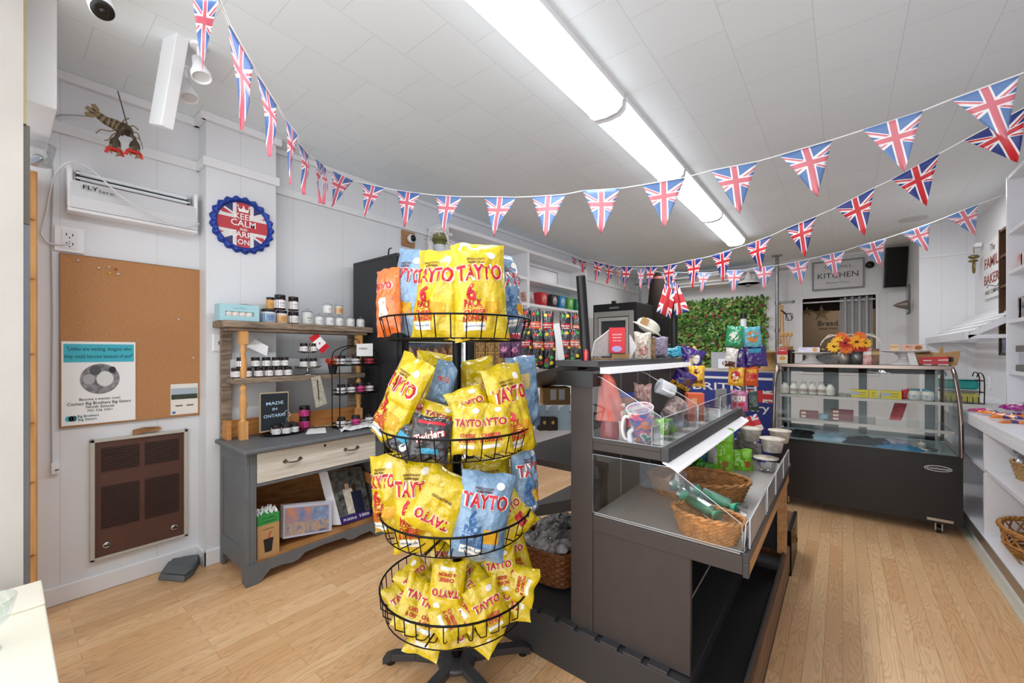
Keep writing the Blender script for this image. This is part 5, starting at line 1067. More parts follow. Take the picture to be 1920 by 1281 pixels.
# trunk past the gondola's end
t3=thing('storage_trunk','dark wooden trunk with brass latch on the floor past the gondola','trunk',(-.5,3.25,0)); 
b=MB(); b.box(-.23,.25,-.2,.2,0,.27,dkwood); b.build('trunk_box',t3,bevel=.004); 
for x in (-.23,.235): b=MB(); b.box(x,x+.02,-.205,.205,0,.275,blk); b.build('metal_edging',t3)
b=MB(); b.box(.25,.262,-.08,-.03,.16,.24,mat('brass','8a6a34',.35,.9)); b.tube([(.265,-.075,.2),(.272,-.075,.17),(.272,-.035,.17),(.265,-.035,.2)],.004,MATS['brass'],6); b.build('latch',t3)
# ---- left side stock: snack packets on the sloping shelf
def snack(k,u,v,d_,w,h,lab,red_=True,pr=None):
    pr = pr or ([('#',h*.18,0,h*.1,tred if k%3 else mat('print_orange','e0562a',.4),w*.98),('Flavour',.016,0,h*.13,twh,w*.8),('Garden',.014,0,h*.07,twh,w*.7)]+
      [('o',.022,((-1)**j)*w*.2,h*(.38-.0*j) if j<2 else -h*(.08+.07*j),(mat('veg_green','3f9a3a',.4),mat('veg_red','c8342a',.4),mat('veg_yellow','e0c83a',.4))[(j+k)%3],.024) for j in range(6)]+[('o',.018,w*.4,h*.0,mat('veg_yellow','e0c83a',.4),.018)])
    o=put(u,v,d_,w,h,.035,bkf,lab,0,random.Random(k).uniform(-12,12),-6,seed=60+k,prints=pr,name='snack_packet',cat='snack packet',group='vegetable snack packets on the sloping shelf'); return o
for k,(u,v) in enumerate(((1004,604),(1027,606),(1060,608),(1083,610),(982,602))): snack(k,u,v+14,2.62,.075,.26,ORD[k]+' packet of the rear row of vegetable snacks on the gondola')
for k,(u,v) in enumerate(((985,652),(1008,655),(1030,655),(1058,652),(1078,652))): snack(k+5,u,v,2.5,.08,.235,ORD[k]+' from the left in the front row of vegetable snack packets')
for k,(u,v) in enumerate(((948,640),(968,642))): 
    o=put(u,v,2.35,.075,.2,.04,film('plum_film','5a2a58'),['left','right'][k]+' red and plum snack packet at the end of the front row',0,-20,-8,seed=80+k,prints=[('#',.06,0,.04,tred,.074),('Fruity',.02,0,.05,twh,.06),('o',.03,0,-.05,pkf,.04)],name='snack_packet',cat='snack packet',group='vegetable snack packets on the sloping shelf')
b=MB(); q=[at(1047,676,d=2.3),at(1058,674,d=2.3),at(1048,606,d=2.3),at(1037,608,d=2.3)]; b.prism([tuple(v) for v in q],(.002,.002,0),paper); tag(b.build('price_strip'),'long white price strip leaning across the front row of snack packets','price strip')
# boxes on the middle shelf
carton('kraft_box','open kraft shipping box on the middle shelf behind the gondola post',1040,757,.16,.12,.10,kraft,d=2.45,rz=.2,prints=[('#',-.02,.06,.035,.06,paper),('#',.03,.06,.035,.06,paper)])
b=MB(); pbx=mat('powder_blue_card','a3b8c6',.6)
b.box(-.13,.11,-.06,.06,0,.085,pbx)
for k in range(4): b.prism([(-.13+.06*k,-.06,.085),(-.07+.06*k,-.06,.085),(-.07+.06*k,-.06,.125),(-.085+.06*k,-.06,.135),(-.12+.06*k,-.06,.118)],(0,.004,0),pbx)
b.text('W',.03,red,lambda p_,r_:(.07+p_,-.0615,.03+r_),.02)
p=at(1050,803,d=2.2); tag(b.build('blue_display_box',None,p,(0,0,.55)),'powder blue counter display box with torn flaps on the middle shelf','box')
for k in range(2):
    carton('dark_chocolate_box',['left','right'][k]+' dark brown box with a gold diamond on the middle shelf',1018+k*16,806,.05,.05,.062,mat('dark_brown_card','2e211d',.5),d=2.05,rz=.3,prints=[('o',0,.04,.015,.018,mat('gold_print','b59a5a',.4))],group='dark boxes with gold diamonds')
carton('white_tray','shallow white tray on the middle shelf beside the blue display box',1012,790,.09,.08,.02,paper,d=2.25)
# wicker hamper full of cellophane bags on the left deck
p=Vector((-1.22,1.95,.205)); wicker('wicker_hamper','rectangular dark wicker hamper filled with cellophane bags under the left shelves',tuple(p),.17,.26,.17,wk3,12,50,.9,rz=.1,sq=5,cat='hamper',amp=.005)
random.seed(5)
for k in range(9):
    o=bag('cellophane_bag',['front left','front middle','front right','middle left','central','middle right','rear left','rear middle','rear right'][k]+' clear bag of chocolates heaped in the dark wicker hamper','sweets bag',.13,.15,.06,mat('choc_in_cellophane','5a4a44',.12,var=.8,vs=30,c2='b5b5b8',coat=.8),(),(p.x-.1+.1*(k%3),p.y-.16+.16*(k//3),p.z+.16+random.uniform(0,.02)),(random.uniform(-1.3,-1.0),random.uniform(-.3,.3),random.uniform(-2,2)),seed=90+k,group='clear bags in the dark hamper')
# ================================================================== DRINKS COOLER
cw = mat('cooler_interior','dfe2e4',.4); CX0,CX1,CY0,CY1,CH=-3.28,-2.60,1.90,2.69,2.12
t=thing('drinks_cooler','tall black glass-door drinks cooler standing behind the crisp rack','cooler',((CX0+CX1)/2,(CY0+CY1)/2,0)); Mc=T(-(CX0+CX1)/2,-(CY0+CY1)/2,0)
def c_(): b=MB(); b.M=Mc; return b
blks=mat('cooler_black','2b2c2f',.35,.2)
b=c_(); b.box(CX0,CX1-.06,CY0,CY0+.03,.05,CH,blks); b.box(CX0,CX1-.06,CY1-.03,CY1,.05,CH,blks); b.box(CX0,CX0+.03,CY0+.03,CY1-.03,.05,CH,blks); b.box(CX0+.03,CX1-.06,CY0+.03,CY1-.03,CH-.12,CH,blks); b.box(CX0+.03,CX1-.06,CY0+.03,CY1-.03,.05,.25,blks)
b.box(CX0+.03,CX0+.04,CY0+.03,CY1-.03,.25,CH-.12,cw); b.box(CX0+.04,CX1-.06,CY0+.03,CY0+.035,.25,CH-.12,cw); b.box(CX0+.04,CX1-.06,CY1-.035,CY1-.03,.25,CH-.12,cw); b.build('cabinet',t,bevel=.004)
b=c_(); 
for y0,y1,z0,z1 in ((CY0,CY0+.07,.2,CH),(CY1-.07,CY1,.2,CH),(CY0+.07,CY1-.07,.2,.3),(CY0+.07,CY1-.07,CH-.16,CH)): b.box(CX1-.05,CX1,y0,y1,z0,z1,blkp)
dr=b.build('door',t,bevel=.004)
b=c_(); b.box(CX1-.03,CX1-.024,CY0+.07,CY1-.07,.3,CH-.16,glass); b.build('glass_pane',dr)
b=c_(); b.box(CX1-.058,CX1-.05,CY0+.03,CY0+.05,.3,CH-.2,mat('grey_gasket','8d8f92',.5)); b.box(CX1,CX1+.03,CY0+.02,CY0+.045,1.0,1.5,blkp); b.build('handle',dr)
b=c_(); b.box(CX1-.075,CX1-.06,CY0+.036,CY0+.05,.3,CH-.2,mat('cooler_led','f4f8ff',.5,emit=9)); b.box(CX1-.075,CX1-.06,CY1-.05,CY1-.036,.3,CH-.2,MATS['cooler_led']) if False else None; b.build('interior_light',t)
b=c_(); b.box(CX1-.075,CX1-.06,CY1-.05,CY1-.036,.3,CH-.2,MATS['cooler_led']); b.build('interior_light',t)
shz=[.42,.72,1.0,1.24,1.475,1.72]
for z in shz:
    b=c_(); b.box(CX0+.06,CX1-.08,CY0+.04,CY1-.04,z-.012,z,mat('shelf_rail','c9cccf',.4)); b.box(CX1-.08,CX1-.075,CY0+.04,CY1-.04,z-.02,z+.012,whites); b.build('shelf',t)
b=c_(); b.box(CX0,CX1-.06,CY0-.0,CY0+.05,CH,CH+.02,blks); b.tube([(CX1-.2,CY0+.02,CH+.02),(CX1-.19,CY0+.02,CH+.07),(CX1-.16,CY0+.02,CH+.075)],.006,blks,6); b.build('hinge',t)
for z in (0,): 
    for x in (CX0+.05,CX1-.12):
        for y in (CY0+.06,CY1-.06): b=c_(); b.cyl((x,y,0),(x,y,.05),.025,blkp); b.build('foot',t)
# bottles
def bottle(name,label,loc,r,h,liq,cap,lab,group,cat='bottle'):
    t3=thing(name,label,cat,loc,0,group); b=MB(); b.lathe([(0,0),(r*.9,0),(r,.006),(r,h*.62),(r*.85,h*.72),(r*.38,h*.86),(r*.36,h*.92)],liq,14); b.lathe([(r*1.02,h*.22),(r*1.02,h*.52)],lab,14); b.build('bottle_body',t3)
    b=MB(); b.lathe([(r*.42,h*.92),(r*.42,h),(0,h)],cap,12); b.build('cap',t3); return t3
liqo=mat('orange_soda','d8792a',.12); liqc=mat('cola','3a1c12',.1); liqa=mat('amber_soda','a8622c',.1); capb_=mat('blue_cap','2c56a8',.4); lbo=mat('orange_drink_label','e08a3a',.5); lbb=mat('blue_white_label','aebfd2',.5,var=.5,vs=60)
def rowof(z,liq,cap,lab,r,h,n,desc,rows=1):
    p=bottle('drink_bottle','x',(0,0,0),r,h,liq,cap,lab,desc[1]); first=True
    for q in range(rows):
        for k in range(n):
            l=(CX1-.13-q*.1,CY0+.09+k*(CY1-CY0-.18)/(n-1),z); lab_=ORD[k]+' bottle from the left in '+('the front of ' if rows>1 and q==0 else 'the rear of ' if rows>1 else '')+desc[0]
            if first: p.location=l; p['label']=lab_; first=False
            else: dup(p,l,None,lab_)
rowof(shz[4],liqo,mat('orange_cap','e06a2a',.4),lbb,.03,.2,9,('the orange soda row inside the cooler','orange sodas in the cooler'))
rowof(shz[3],liqa,capb_,lbb,.034,.2,8,('the blue-capped row inside the cooler','blue-capped bottles in the cooler'))
rowof(shz[2],liqc,mat('red_cap','b8242a',.4),mat('pink_drink_label','d8a8a0',.5,var=.4,vs=40),.034,.2,8,('the cola row inside the cooler','colas in the cooler'))
rowof(shz[1],liqc,blkp,mat('red_label','c52f4a',.5),.034,.22,7,('the second lowest row inside the cooler','lower bottles in the cooler'))
b=c_(); 
# vase of white flowers on top
p=at(824,478,x=-2.78); p.z=CH+.001
t3=thing('flower_vase','pale vase with an olive rim and white artificial blossoms on the cooler','vase of flowers',(p.x,p.y+.0,CH+.002))
zz=at(828,449,x=-2.78).z-CH
b=MB(); b.lathe([(0,0),(.06,0),(.055,zz-.09),(.05,zz-.06)],mat('pale_vase','b9bfc4',.35),20); b.lathe([(.05,zz-.06),(.062,zz-.02),(.07,zz-.02),(.055,zz+.03),(.05,zz+.04),(0,zz+.04)],mat('olive_pot','6a6a3a',.5),20); b.build('vase_body',t3)
random.seed(11); b=MB(); ptl=mat('white_petal','e3dedd',.7); ptc=mat('petal_eye','a89a6a',.7)
for k in range(34):
    a=random.uniform(-.5,PI+.5); r=random.uniform(.07,.13); c=(random.uniform(-.05,.05),r*math.cos(a)*1.15,zz-.05+r*math.sin(a)*1.1); flower(b,c,random.uniform(.022,.03),ptl,ptc,6,(1,random.uniform(-.6,.6),random.uniform(0,1)),.5)
b.build('blossoms',t3)
# ================================================================== WHITE WALL SHELVING (left wall)
SX=-3.05; SY0,SY1=2.75,5.61; 
t=thing('wall_shelving','built-in white shelving along the left wall past the cooler','shelving',(-3.2,(SY0+SY1)/2,0)); Mc=T(3.2,-(SY0+SY1)/2,0)
b=c_()
b.box(XL+.036,SX,SY0,SY0+.04,0,2.62,white)
for y in (4.10,SY1-.04): b.box(XL+.036,SX,y,y+.045,0,2.62,white)
b.build('upright',t,bevel=.002)
b=c_(); b.box(XL+.025,SX,SY0,SY1,2.62,2.66,white); b.build('top_panel',t,bevel=.002)
SH=(2.31,1.99,1.68,1.20,.80,.42,.06)
for z in SH: b=c_(); b.box(XL+.036,SX-.003,SY0+.04,SY1-.04,z-.035,z,white); b.build('shelf',t,bevel=.002)
b=c_(); b.box(XL+.025,XL+.035,SY0,SY1,0,2.64,whites)
for y0,y1,z0,z1 in ((3.1,4.0,2.33,2.55),(4.3,5.2,2.33,2.55),(3.1,4.0,2.02,2.24)): 
    for a in ((y0,y1,z0,z0+.008),(y0,y1,z1,z1+.008),(y0,y0+.008,z0,z1),(y1,y1+.008,z0,z1)): b.box(XL+.035,XL+.038,*a,mat('panel_shadow_line','6f7073',.6))
b.build('back_panel',t)
# egg boxes
cols=(('c8303a','red'),('3a2e34','black'),('2f86c0','blue'),('5fb04a','lime'),('1f8a5a','green'))
for k,(u,(c,n)) in enumerate(zip((1014,1034,1049,1064,1079),cols)):
    p=at(u,570,x=-3.12); t3=thing('easter_egg_carton',n+' flared easter egg carton, '+ORD[k]+' of the row on the white shelf','egg carton',(p.x,p.y,1.991),(0,0,PI/2),'easter egg cartons on the white shelves')
    m=mat('egg_'+n,c,.4,var=.3,vs=20); b=MB(); w=.085; b.hexa([(-w*.75,-.05,0),(w*.75,-.05,0),(w*.75,.05,0),(-w*.75,.05,0),(-w,-.06,.17),(w,-.06,.17),(w,.06,.17),(-w,.06,.17)],m); b.build('carton',t3)
    b=MB(); b.ball((0,-.055,.09),.055,mat('egg_foil_'+n,('d8b8b0','e8e0d0','d8e4f0','d8e8c0','c0e0d0')[k],.3,var=.7,vs=40,c2=c),14,8,(.85,.35,1.1)); b.build('egg_window',t3)
p=at(983,566,x=-3.12); b=MB(); b.box(-.06,.06,-.05,.05,0,.13,mat('rust_box','a0503a',.5,var=.6,vs=30,c2='e0d0c0')); tag(b.build('rust_box',None,(p.x,p.y,1.991),(0,0,PI/2)),'small rust and white box left of the red egg carton','box')
for k,(u,w,h,c,lab) in enumerate(((1047,.10,.13,'c9b48e','stack of beige boxes on the shelf below the egg cartons'),(1066,.08,.11,'9aa08a','sage green pack on the shelf below the egg cartons'),(1078,.07,.13,'b8606a','pink topped pack on the shelf below the egg cartons'))):
    p=at(u,600,x=-3.12); b=MB(); b.box(-w/2,w/2,-.05,.05,0,h,mat('pack_%d'%k,c,.5,var=.5,vs=25,c2='e6dccb')); b.box(-w/2-.001,w/2+.001,-.051,.051,h*.4,h*.5,mat('pack_band_%d'%k,('8a7a5a','d8d8c8','e8e0e0')[k],.5)); tag(b.build('grocery_pack',None,(p.x,p.y,1.681),(0,0,PI/2)),lab,'grocery pack')
# dark chocolate bars display on lower shelves
m1=mat('dark_bar_box','3c2430',.4,var=.7,vs=35,c2='d0a860'); 
for r,z in enumerate((1.42,1.27,1.201)): pass
for r in range(3):
    for k in range(5):
        p=at(908+k*16,690,x=-3.10); b=MB(); b.box(-.07,.07,-.05,.05,0,.13,m1); b.box(-.069,.069,-.0515,-.05,.03,.045,mat('gold_line','c8a04a',.4)); tag(b.build('chocolate_box',None,(-3.13,3.28+k*.16,1.201+r*.1315),(0,0,PI/2)),ORD[k]+' dark box in the '+('bottom','middle','top')[r]+' layer of the chocolate stack beside the cooler','chocolate box','dark chocolate boxes on the white shelf')
# ================================================================== BACK LEFT: second fridge
FX0,FX1,FY0,FY1=-2.99,-2.30,5.66,6.35
t=thing('glass_door_fridge','black upright fridge with a grey framed glass door in the back left corner','fridge',((FX0+FX1)/2,(FY0+FY1)/2,0)); Mc=T(-(FX0+FX1)/2,-(FY0+FY1)/2,0)
b=c_(); b.box(FX0,FX1,FY0+.05,FY1,.05,2.10,blkm); b.box(FX0+.3,FX0+.36,FY0+.05,FY0+.1,2.1,2.14,blkm); b.cyl((FX0+.1,FY0+.2,0),(FX0+.1,FY0+.2,.05),.03,blkp); b.cyl((FX1-.1,FY0+.2,0),(FX1-.1,FY0+.2,.05),.03,blkp); b.build('cabinet',t,bevel=.006)
gf=mat('grey_door_frame','a5a49f',.4,.3)
b=c_(); 
for x0,x1,z0,z1 in ((FX0+.04,FX0+.10,.15,1.98),(FX1-.10,FX1-.04,.15,1.98),(FX0+.1,FX1-.1,.15,.22),(FX0+.1,FX1-.1,1.90,1.98)): b.box(x0,x1,FY0,FY0+.05,z0,z1,gf)
for x0,x1,z0,z1 in ((FX0+.11,FX0+.15,.23,1.89),(FX1-.15,FX1-.11,.23,1.89),(FX0+.15,FX1-.15,.23,.28),(FX0+.15,FX1-.15,1.84,1.89)): b.box(x0,x1,FY0+.005,FY0+.04,z0,z1,mat('inner_door_frame','c0bfba',.4,.3))
dr=b.build('door',t,bevel=.003)
b=c_(); b.box(FX0+.15,FX1-.15,FY0+.03,FY0+.036,.28,1.84,mat('dark_glass','3c4044',.08)); b.build('glass_pane',dr)
b=c_(); b.box(FX0+.27,FX0+.42,FY0+.045,FY0+.05,2.02,2.05,mat('badge_grey','77787a',.4)); b.build('badge',t)
# foliage panel on the back wall
lf=[mat('leaf_a','5a8a3c',.6),mat('leaf_b','7fb052',.6),mat('leaf_c','44702f',.6),mat('leaf_d','b0cc80',.6),mat('leaf_red','9a5048',.6),mat('leaf_dark','34552a',.7),mat('leaf_blue','4f8ab0',.6)]
FA=at(1212,570,y=YB-.06); FB=at(1436,560,y=YB-.06); fx0_,fx1_=FA.x,FB.x; fz1=2.33; fz0=.95
t=thing('foliage_panel','artificial green leaf wall panel with red and pale blossoms on the back wall','foliage panel',((fx0_+fx1_)/2,YB,(fz0+fz1)/2)); cx_,cz_=(fx0_+fx1_)/2,(fz0+fz1)/2
random.seed(21)
b=MB(); b.box(fx0_-cx_+.04,fx1_-cx_-.04,-.02,-.004,fz0-cz_,fz1-cz_-.04,lf[5]); b.build('backing',t)
b=MB()
for k in range(5200):
    x=random.uniform(fx0_,fx1_)-cx_; z=random.uniform(fz0,fz1)-cz_; r=random.uniform(.04,.075); a=random.uniform(0,2*PI); y=-random.uniform(.02,.07)
    d1=Vector((math.cos(a),-random.uniform(.1,.7),math.sin(a)))*r; d2=Vector((-math.sin(a),random.uniform(-.4,.4),math.cos(a)))*r*.45; c=Vector((x,y,z))
    q=random.random(); m=lf[4] if q<.09 else lf[6] if (q<.12 and abs(x+cx_+1.9)<.2) else lf[random.choice((0,0,1,1,2,2,3,5))]
    b.add([c,c+d1*.5+d2,c+d1,c+d1*.5-d2],[(0,1,2,3)],m)
b.build('leaves',t)
# pipe frame with pendant lamps
pf_=at(1457,480,z=CE-.005); PY=pf_.y; PX=pf_.x
t=thing('pipe_frame','galvanised pipe frame with cross bars reaching the ceiling behind the counter','pipe frame',(PX,PY,0)); 
zb=at(1457,506,y=PY).z; x2=at(1200,540,y=PY).x
b=MB(); b.cyl((0,0,1.17),(0,0,CE),.024,steel); b.cyl((0,0,CE-.012),(0,0,CE),.075,steel,n=24)
for z in (zb,at(1457,568,y=PY).z,at(1457,620,y=PY).z): b.cyl((0,0,z-.03),(0,0,z+.03),.032,steel)
b.build('upright',t)
b=MB(); b.cyl((x2-PX,0,1.17),(x2-PX,0,zb+.03),.02,steel); b.build('upright',t); b=MB(); b.cyl((x2-PX,0,zb+.03),(x2-PX,0,CE),.004,steel); b.build('hanging_wire',t)
b=MB(); b.cyl((x2-PX-.1,0,zb),(at(1515,503,y=PY).x-PX,0,zb),.017,steel); b.build('crossbar',t)
z=at(1470,567,y=PY).z; b=MB(); b.cyl((0,0,z),(at(1487,566,y=PY).x-PX,0,z),.017,steel); b.ball((at(1487,566,y=PY).x-PX,0,z),.026,steel); b.build('hook_arm',t)
for u,zt_,lab,cm in ((1403,zb,'white enamel pendant lamp hanging from the pipe frame above the leaf panel','f2f2f2'),(1221,at(1221,545,y=PY).z+.12,'grey pendant lamp at the left by the glass-door fridge','8b8783')):
    x=at(u,530,y=PY).x; zs=at(u,532 if u>1300 else 574,y=PY).z; m=mat('shade_'+cm,cm,.35)
    t3=thing('pendant_lamp',lab,'pendant lamp',(x,PY-.0,zs),0,'pendant lamps on the pipe frame'); b=MB(); b.lathe([(.17,0),(.165,.012),(.09,.055),(.045,.085),(.04,.13),(.03,.16),(.018,.2),(0,.2)],m,28); b.lathe([(.168,.0),(.09,.045),(0,.06)],whites,28); b.build('lamp_shade',t3)
    b=MB(); b.lathe([(0,-.055),(.03,-.05),(.045,-.02),(.035,.01),(.02,.04)],glassy('bulb_glass_%d'%u,(.95,.95,.92),.15),16); b.build('bulb',t3); b=MB(); b.cyl((0,0,.2),(0,0,zb-zs if u>1300 else .3),.012,m); b.build('stem',t3)
# utensils hanging
def hang(name,label,u0,v0,v1,fn,u1=None):
    p=at(u0,v0,y=PY-.03); q=at(u1 or u0,v1,y=PY-.03); b=MB(); fn(b,q-p); return tag(b.build(name,None,p),label,'utensil')
wd=mat('pale_spoon_wood','b98f5c',.6)
hang('wooden_spoon','long wooden spoon hanging on the pipe upright, left one',1463,569,640,lambda b,q:(b.cyl((0,0,0),tuple(q),.012,wd),b.ball(tuple(q),.035,wd,12,8,(.8,.3,1.3))))
hang('wooden_spatula','long wooden spatula hanging on the pipe upright, right one',1467,572,660,lambda b,q:(b.cyl((0,0,0),tuple(q),.012,wd),b.prism([tuple(q+Vector((-.03,0,.08))),tuple(q+Vector((.03,0,.08))),tuple(q+Vector((.035,0,-.05))),tuple(q+Vector((-.035,0,-.05)))],(0,.012,0),wd)),1470)
hang('whisk','dark wire whisk hanging slanted from the pipe arm',1465,582,598,lambda b,q:(b.cyl((0,0,0),tuple(q*.5),.014,blkp),[b.tube(curve_pts([tuple(q*.5),tuple(q*.75+Vector((.0+.02*k,0,.05))),tuple(q*1.05),tuple(q*.75+Vector((-.02*k,0,-.05))),tuple(q*.5)],4),.004,blk,5) for k in (0,1,2)]),1484)
# dark ornament, air conditioner, beam on the back wall
b=MB(); hgt=at(1234,512,y=7.3).z-at(1234,600,y=7.3).z; b.lathe([(.17,0),(.17,hgt*.4),(.14,hgt*.75),(.09,hgt*.93),(.05,hgt),(0,hgt)],mat('dark_brown_plush','211714',.9,bump=.4,bs=60),20); b.lathe([(.115,hgt*.86),(.118,hgt*.89),(.105,hgt*.91)],mat('rose_band','8a4a4a',.6),20)
tag(b.build('tall_dark_hat',None,at(1234,600,y=7.3)),'tall dark rounded hat with a rose band by the back wall','hat')
b=MB(); b.box(-.24,.24,-.2,.2,0,at(1234,600,y=7.3).z-.001,blkm); q=at(1234,600,y=7.3); tag(b.build('dark_cabinet',None,(q.x,q.y,0)),'dark tall cabinet under the rounded hat in the back left','cabinet')
a_=at(1262,500,y=8.0); c2_=at(1418,528,y=8.0); b=MB(); b.box(0,c2_.x-a_.x,-.1,.28,0,.2,whites); b.box(.05,c2_.x-a_.x-.05,-.105,-.1,.02,.06,mat('ac_slot','9a9b9d',.5))
tag(b.build('air_conditioner',None,(a_.x,8.0,c2_.z),bevel=.02),'long white wall air conditioner above the leaf panel','air conditioner')
# ================================================================== KITCHEN HATCH AREA
a_=at(1523,492,y=YB-.03); c2_=at(1621,540,y=YB-.03); W_=c2_.x-a_.x; Hh=.46
t=thing('kitchen_sign','whitewashed board sign reading KITCHEN above the hatch','sign',((a_.x+c2_.x)/2,YB-.03,at(1572,515,y=YB-.03).z)); 
b=MB(); b.box(-W_/2+.02,W_/2-.02,-.0,.015,-Hh/2+.02,Hh/2-.02,mat('whitewashed_board','d3d4d5',.6,var=.12,vs=5,stretch=(1,1,8)))
b.text('KITCHEN',.12,mat('grey_letter','3d3f42',.6),lambda p,q:(p,-.002,-.01+q),.0,W_*.78); b.text("Grandma's",.09,mat('grey_script','77797b',.6),lambda p,q:(p,-.002,.13+q),0,W_*.5); b.text('Always Open',.05,mat('grey_script'),lambda p,q:(p,-.002,-.12+q),0,W_*.5) if False else None
b.text("Grandma's",.07,MATS['grey_script'],lambda p,q:(p+.0,-.002,.12+q),0,W_*.5) if False else None
b.text('Always Open',.05,MATS['grey_script'],lambda p,q:(p,-.002,-.12+q),0,W_*.45); b.build('board',t)
b=MB(); fm=mat('grey_frame','86888a',.6)
for x0,x1,z0,z1 in ((-W_/2,-W_/2+.02,-Hh/2,Hh/2),(W_/2-.02,W_/2,-Hh/2,Hh/2),(-W_/2+.02,W_/2-.02,-Hh/2,-Hh/2+.02),(-W_/2+.02,W_/2-.02,Hh/2-.02,Hh/2)): b.box(x0,x1,-.012,.025,z0,z1,fm)
b.build('frame',t)
# curtain
rodz=2.19; xl=at(1575,560,y=8.36).x; xr=at(1636,560,y=8.36).x
b=MB(); b.cyl((ox0,8.36,rodz),(ox1,8.36,rodz),.012,whites); tag(b.build('curtain_rod'),'thin white curtain rod across the top of the kitchen hatch','curtain rod')
cur=mat('grey_curtain','c2c2c4',.8)
b=MB(); b.grid(lambda u,v:(xl+(xr-xl)*u, 8.36+.055*math.sin(u*2*PI*4.5), 1.0+1.24*v),120,6,cur,True); tag(b.build('curtain',solid=.003),'grey pleated curtain covering the right half of the hatch','curtain')
# kitchen interior bits
gold=mat('straw_star','c9b48a',.6)
for k,(u,v,s) in enumerate(((1513,585,.11),(1540,588,.16))):
    p=at(u,v,y=9.28); b=MB()
    for j in range(5):
        a=PI/2+2*PI*j/5; L=s; b.add([(0,-.03,0),(L*.38*math.cos(a-.6),-.005,L*.38*math.sin(a-.6)),(L*math.cos(a),0,L*math.sin(a)),(L*.38*math.cos(a+.6),-.005,L*.38*math.sin(a+.6)),(0,.01,0)],[(0,1,2),(0,2,3),(4,2,1),(4,3,2)],gold)
    tag(b.build('straw_star',None,p),('smaller left','larger right')[k]+' pale straw star hanging on the kitchen beam','star ornament')
b=MB(); p=at(1552,610,y=10.39); b.text('Bread',.14,ink,lambda a,c:(a,0,c+.04),.0); b.text('always fresh',.06,ink,lambda a,c:(a,0,c-.06),0); tag(b.build('wall_lettering',None,p),'dark lettering on the pale kitchen wall behind the hatch','lettering')
b=MB(); b.box(-.3,.3,-.2,.2,0,1.02,blkm); b.box(-.28,.28,-.2,.2,1.02,1.25,mat('dark_machine','3a3532',.5)); b.ball((-.1,-.15,1.36),.09,mat('machine_brown','5a4038',.5)); tag(b.build('kitchen_machine',None,(-.2,9.6,0)),'dark kitchen appliance seen low through the hatch','appliance')
# tv, speaker, small framed panel, dome camera
a_=at(1661,464,y=8.05); q_=at(1701,540,y=8.05)
t=thing('television','black flat television mounted high in the alcove','television',((a_.x+q_.x)/2,8.05,(a_.z+q_.z)/2),(.12,0,.25)); w=(q_.x-a_.x)*1.1; h=(a_.z-q_.z)*.95
b=MB(); b.box(-w/2,w/2,0,.05,-h/2,h/2,blkp); b.box(-w/2+.01,w/2-.01,-.002,0,-h/2+.02,h/2-.015,mat('tv_screen','0d0b0a',.12)); b.build('screen',t,bevel=.004); b=MB(); b.box(-w/2,w/2,-.004,.0,-h/2,-h/2+.012,mat('tv_trim','8a8b8c',.4)); b.build('lower_bezel',t); b=MB(); b.cyl((0,.05,0),(0,.2,0),.03,blkp); b.build('wall_arm',t)
p=at(1705,562,x=.73); b=MB(); b.box(-.02,0,-.14,.14,-.2,.2,mat('slate_frame','5d6267',.5)); b.box(-.022,-.02,-.12,.12,-.18,.18,mat('pale_panel','a9adb0',.4)); tag(b.build('small_framed_panel',None,(.73,p.y,p.z)),'small grey framed panel on the alcove side wall','frame')
p=at(1694,572,y=7.6); b=MB(); b.M=RY(-PI/2); b.lathe([(0,.11),(.03,.06),(.06,-.02),(.065,-.05),(0,-.05)],mat('bronze_shade','7a726a',.4,.5),16); tag(b.build('wall_cone',None,p),'bronze cone wall lamp below the television','wall lamp')
p=at(1631,497,y=YB-.05); b=MB(); b.ball((0,-.02,0),.055,blkp); b.cyl((0,0,0),(0,.05,0),.04,whites); tag(b.build('dome_camera',None,p),'small black ball camera beside the kitchen sign','security camera')
# ================================================================== COUNTER with union banner, till, spool, spinner
t=thing('counter','service counter with a pale top behind the far end of the gondola','counter',(-.98,5.25,0)); b=MB(); b.box(-.55,.42,-.3,.35,0,1.15,white); b.build('body',t); b=MB(); b.box(-.6,.45,-.34,.38,1.15,1.18,mat('worktop_beige','b5a89c',.4)); b.build('worktop',t,bevel=.003)
nv=mat('banner_navy','2a3c8e',.5); BY=4.89
t=thing('banner','navy blue shop banner with white lettering and a union flag hung on the counter','banner',(-.98,BY,0)); b=MB(); x0_,x1_=-.56,.43
b.box(x0_,x1_,-.006,.006,.12,1.165,nv); b.box(x0_,x1_,-.008,-.006,1.09,1.115,whit)
b.text('BRITISH',.115,whit,lambda p,q:(-.02+p,-.009,1.0+q),.012,.62); b.text('Grocery',.11,whit,lambda p,q:(.16+p,-.009,.80+q),.012,.48); b.text('A',.13,whit,lambda p,q:(.12+p,-.009,.91+q),.0)
b.build('cloth',t)
ujb=union_jack('banner_flag','d8343c','f2efec','2a3c8e',2.3,.5); b=MB(); b.add([(.2,-.0075,.86),(.43,-.0075,.86),(.43,-.0075,.985),(.2,-.0075,.985)],[(0,1,2,3)],ujb,False,[(-.115,-.062),(.115,-.062),(.115,.062),(-.115,.062)]); b.build('flag_print',t)
b=MB(); o_=at(1341,694,z=1.181); b.box(-.13,.13,.0,.012,.02,.2,mat('tablet_grey','a9abb0',.35)); b.box(-.06,.06,-.02,.0,0,.12,whites); b.add([(-.018,-.021,.05),(.018,-.021,.05),(.018,-.021,.085),(-.018,-.021,.085)],[(0,1,2,3)],ink); b.add([(-.01,-.022,.058),(.01,-.022,.058),(.01,-.022,.077),(-.01,-.022,.077)],[(0,1,2,3)],whits:=whites); b.box(-.07,.07,-.02,.1,0,.012,whites)
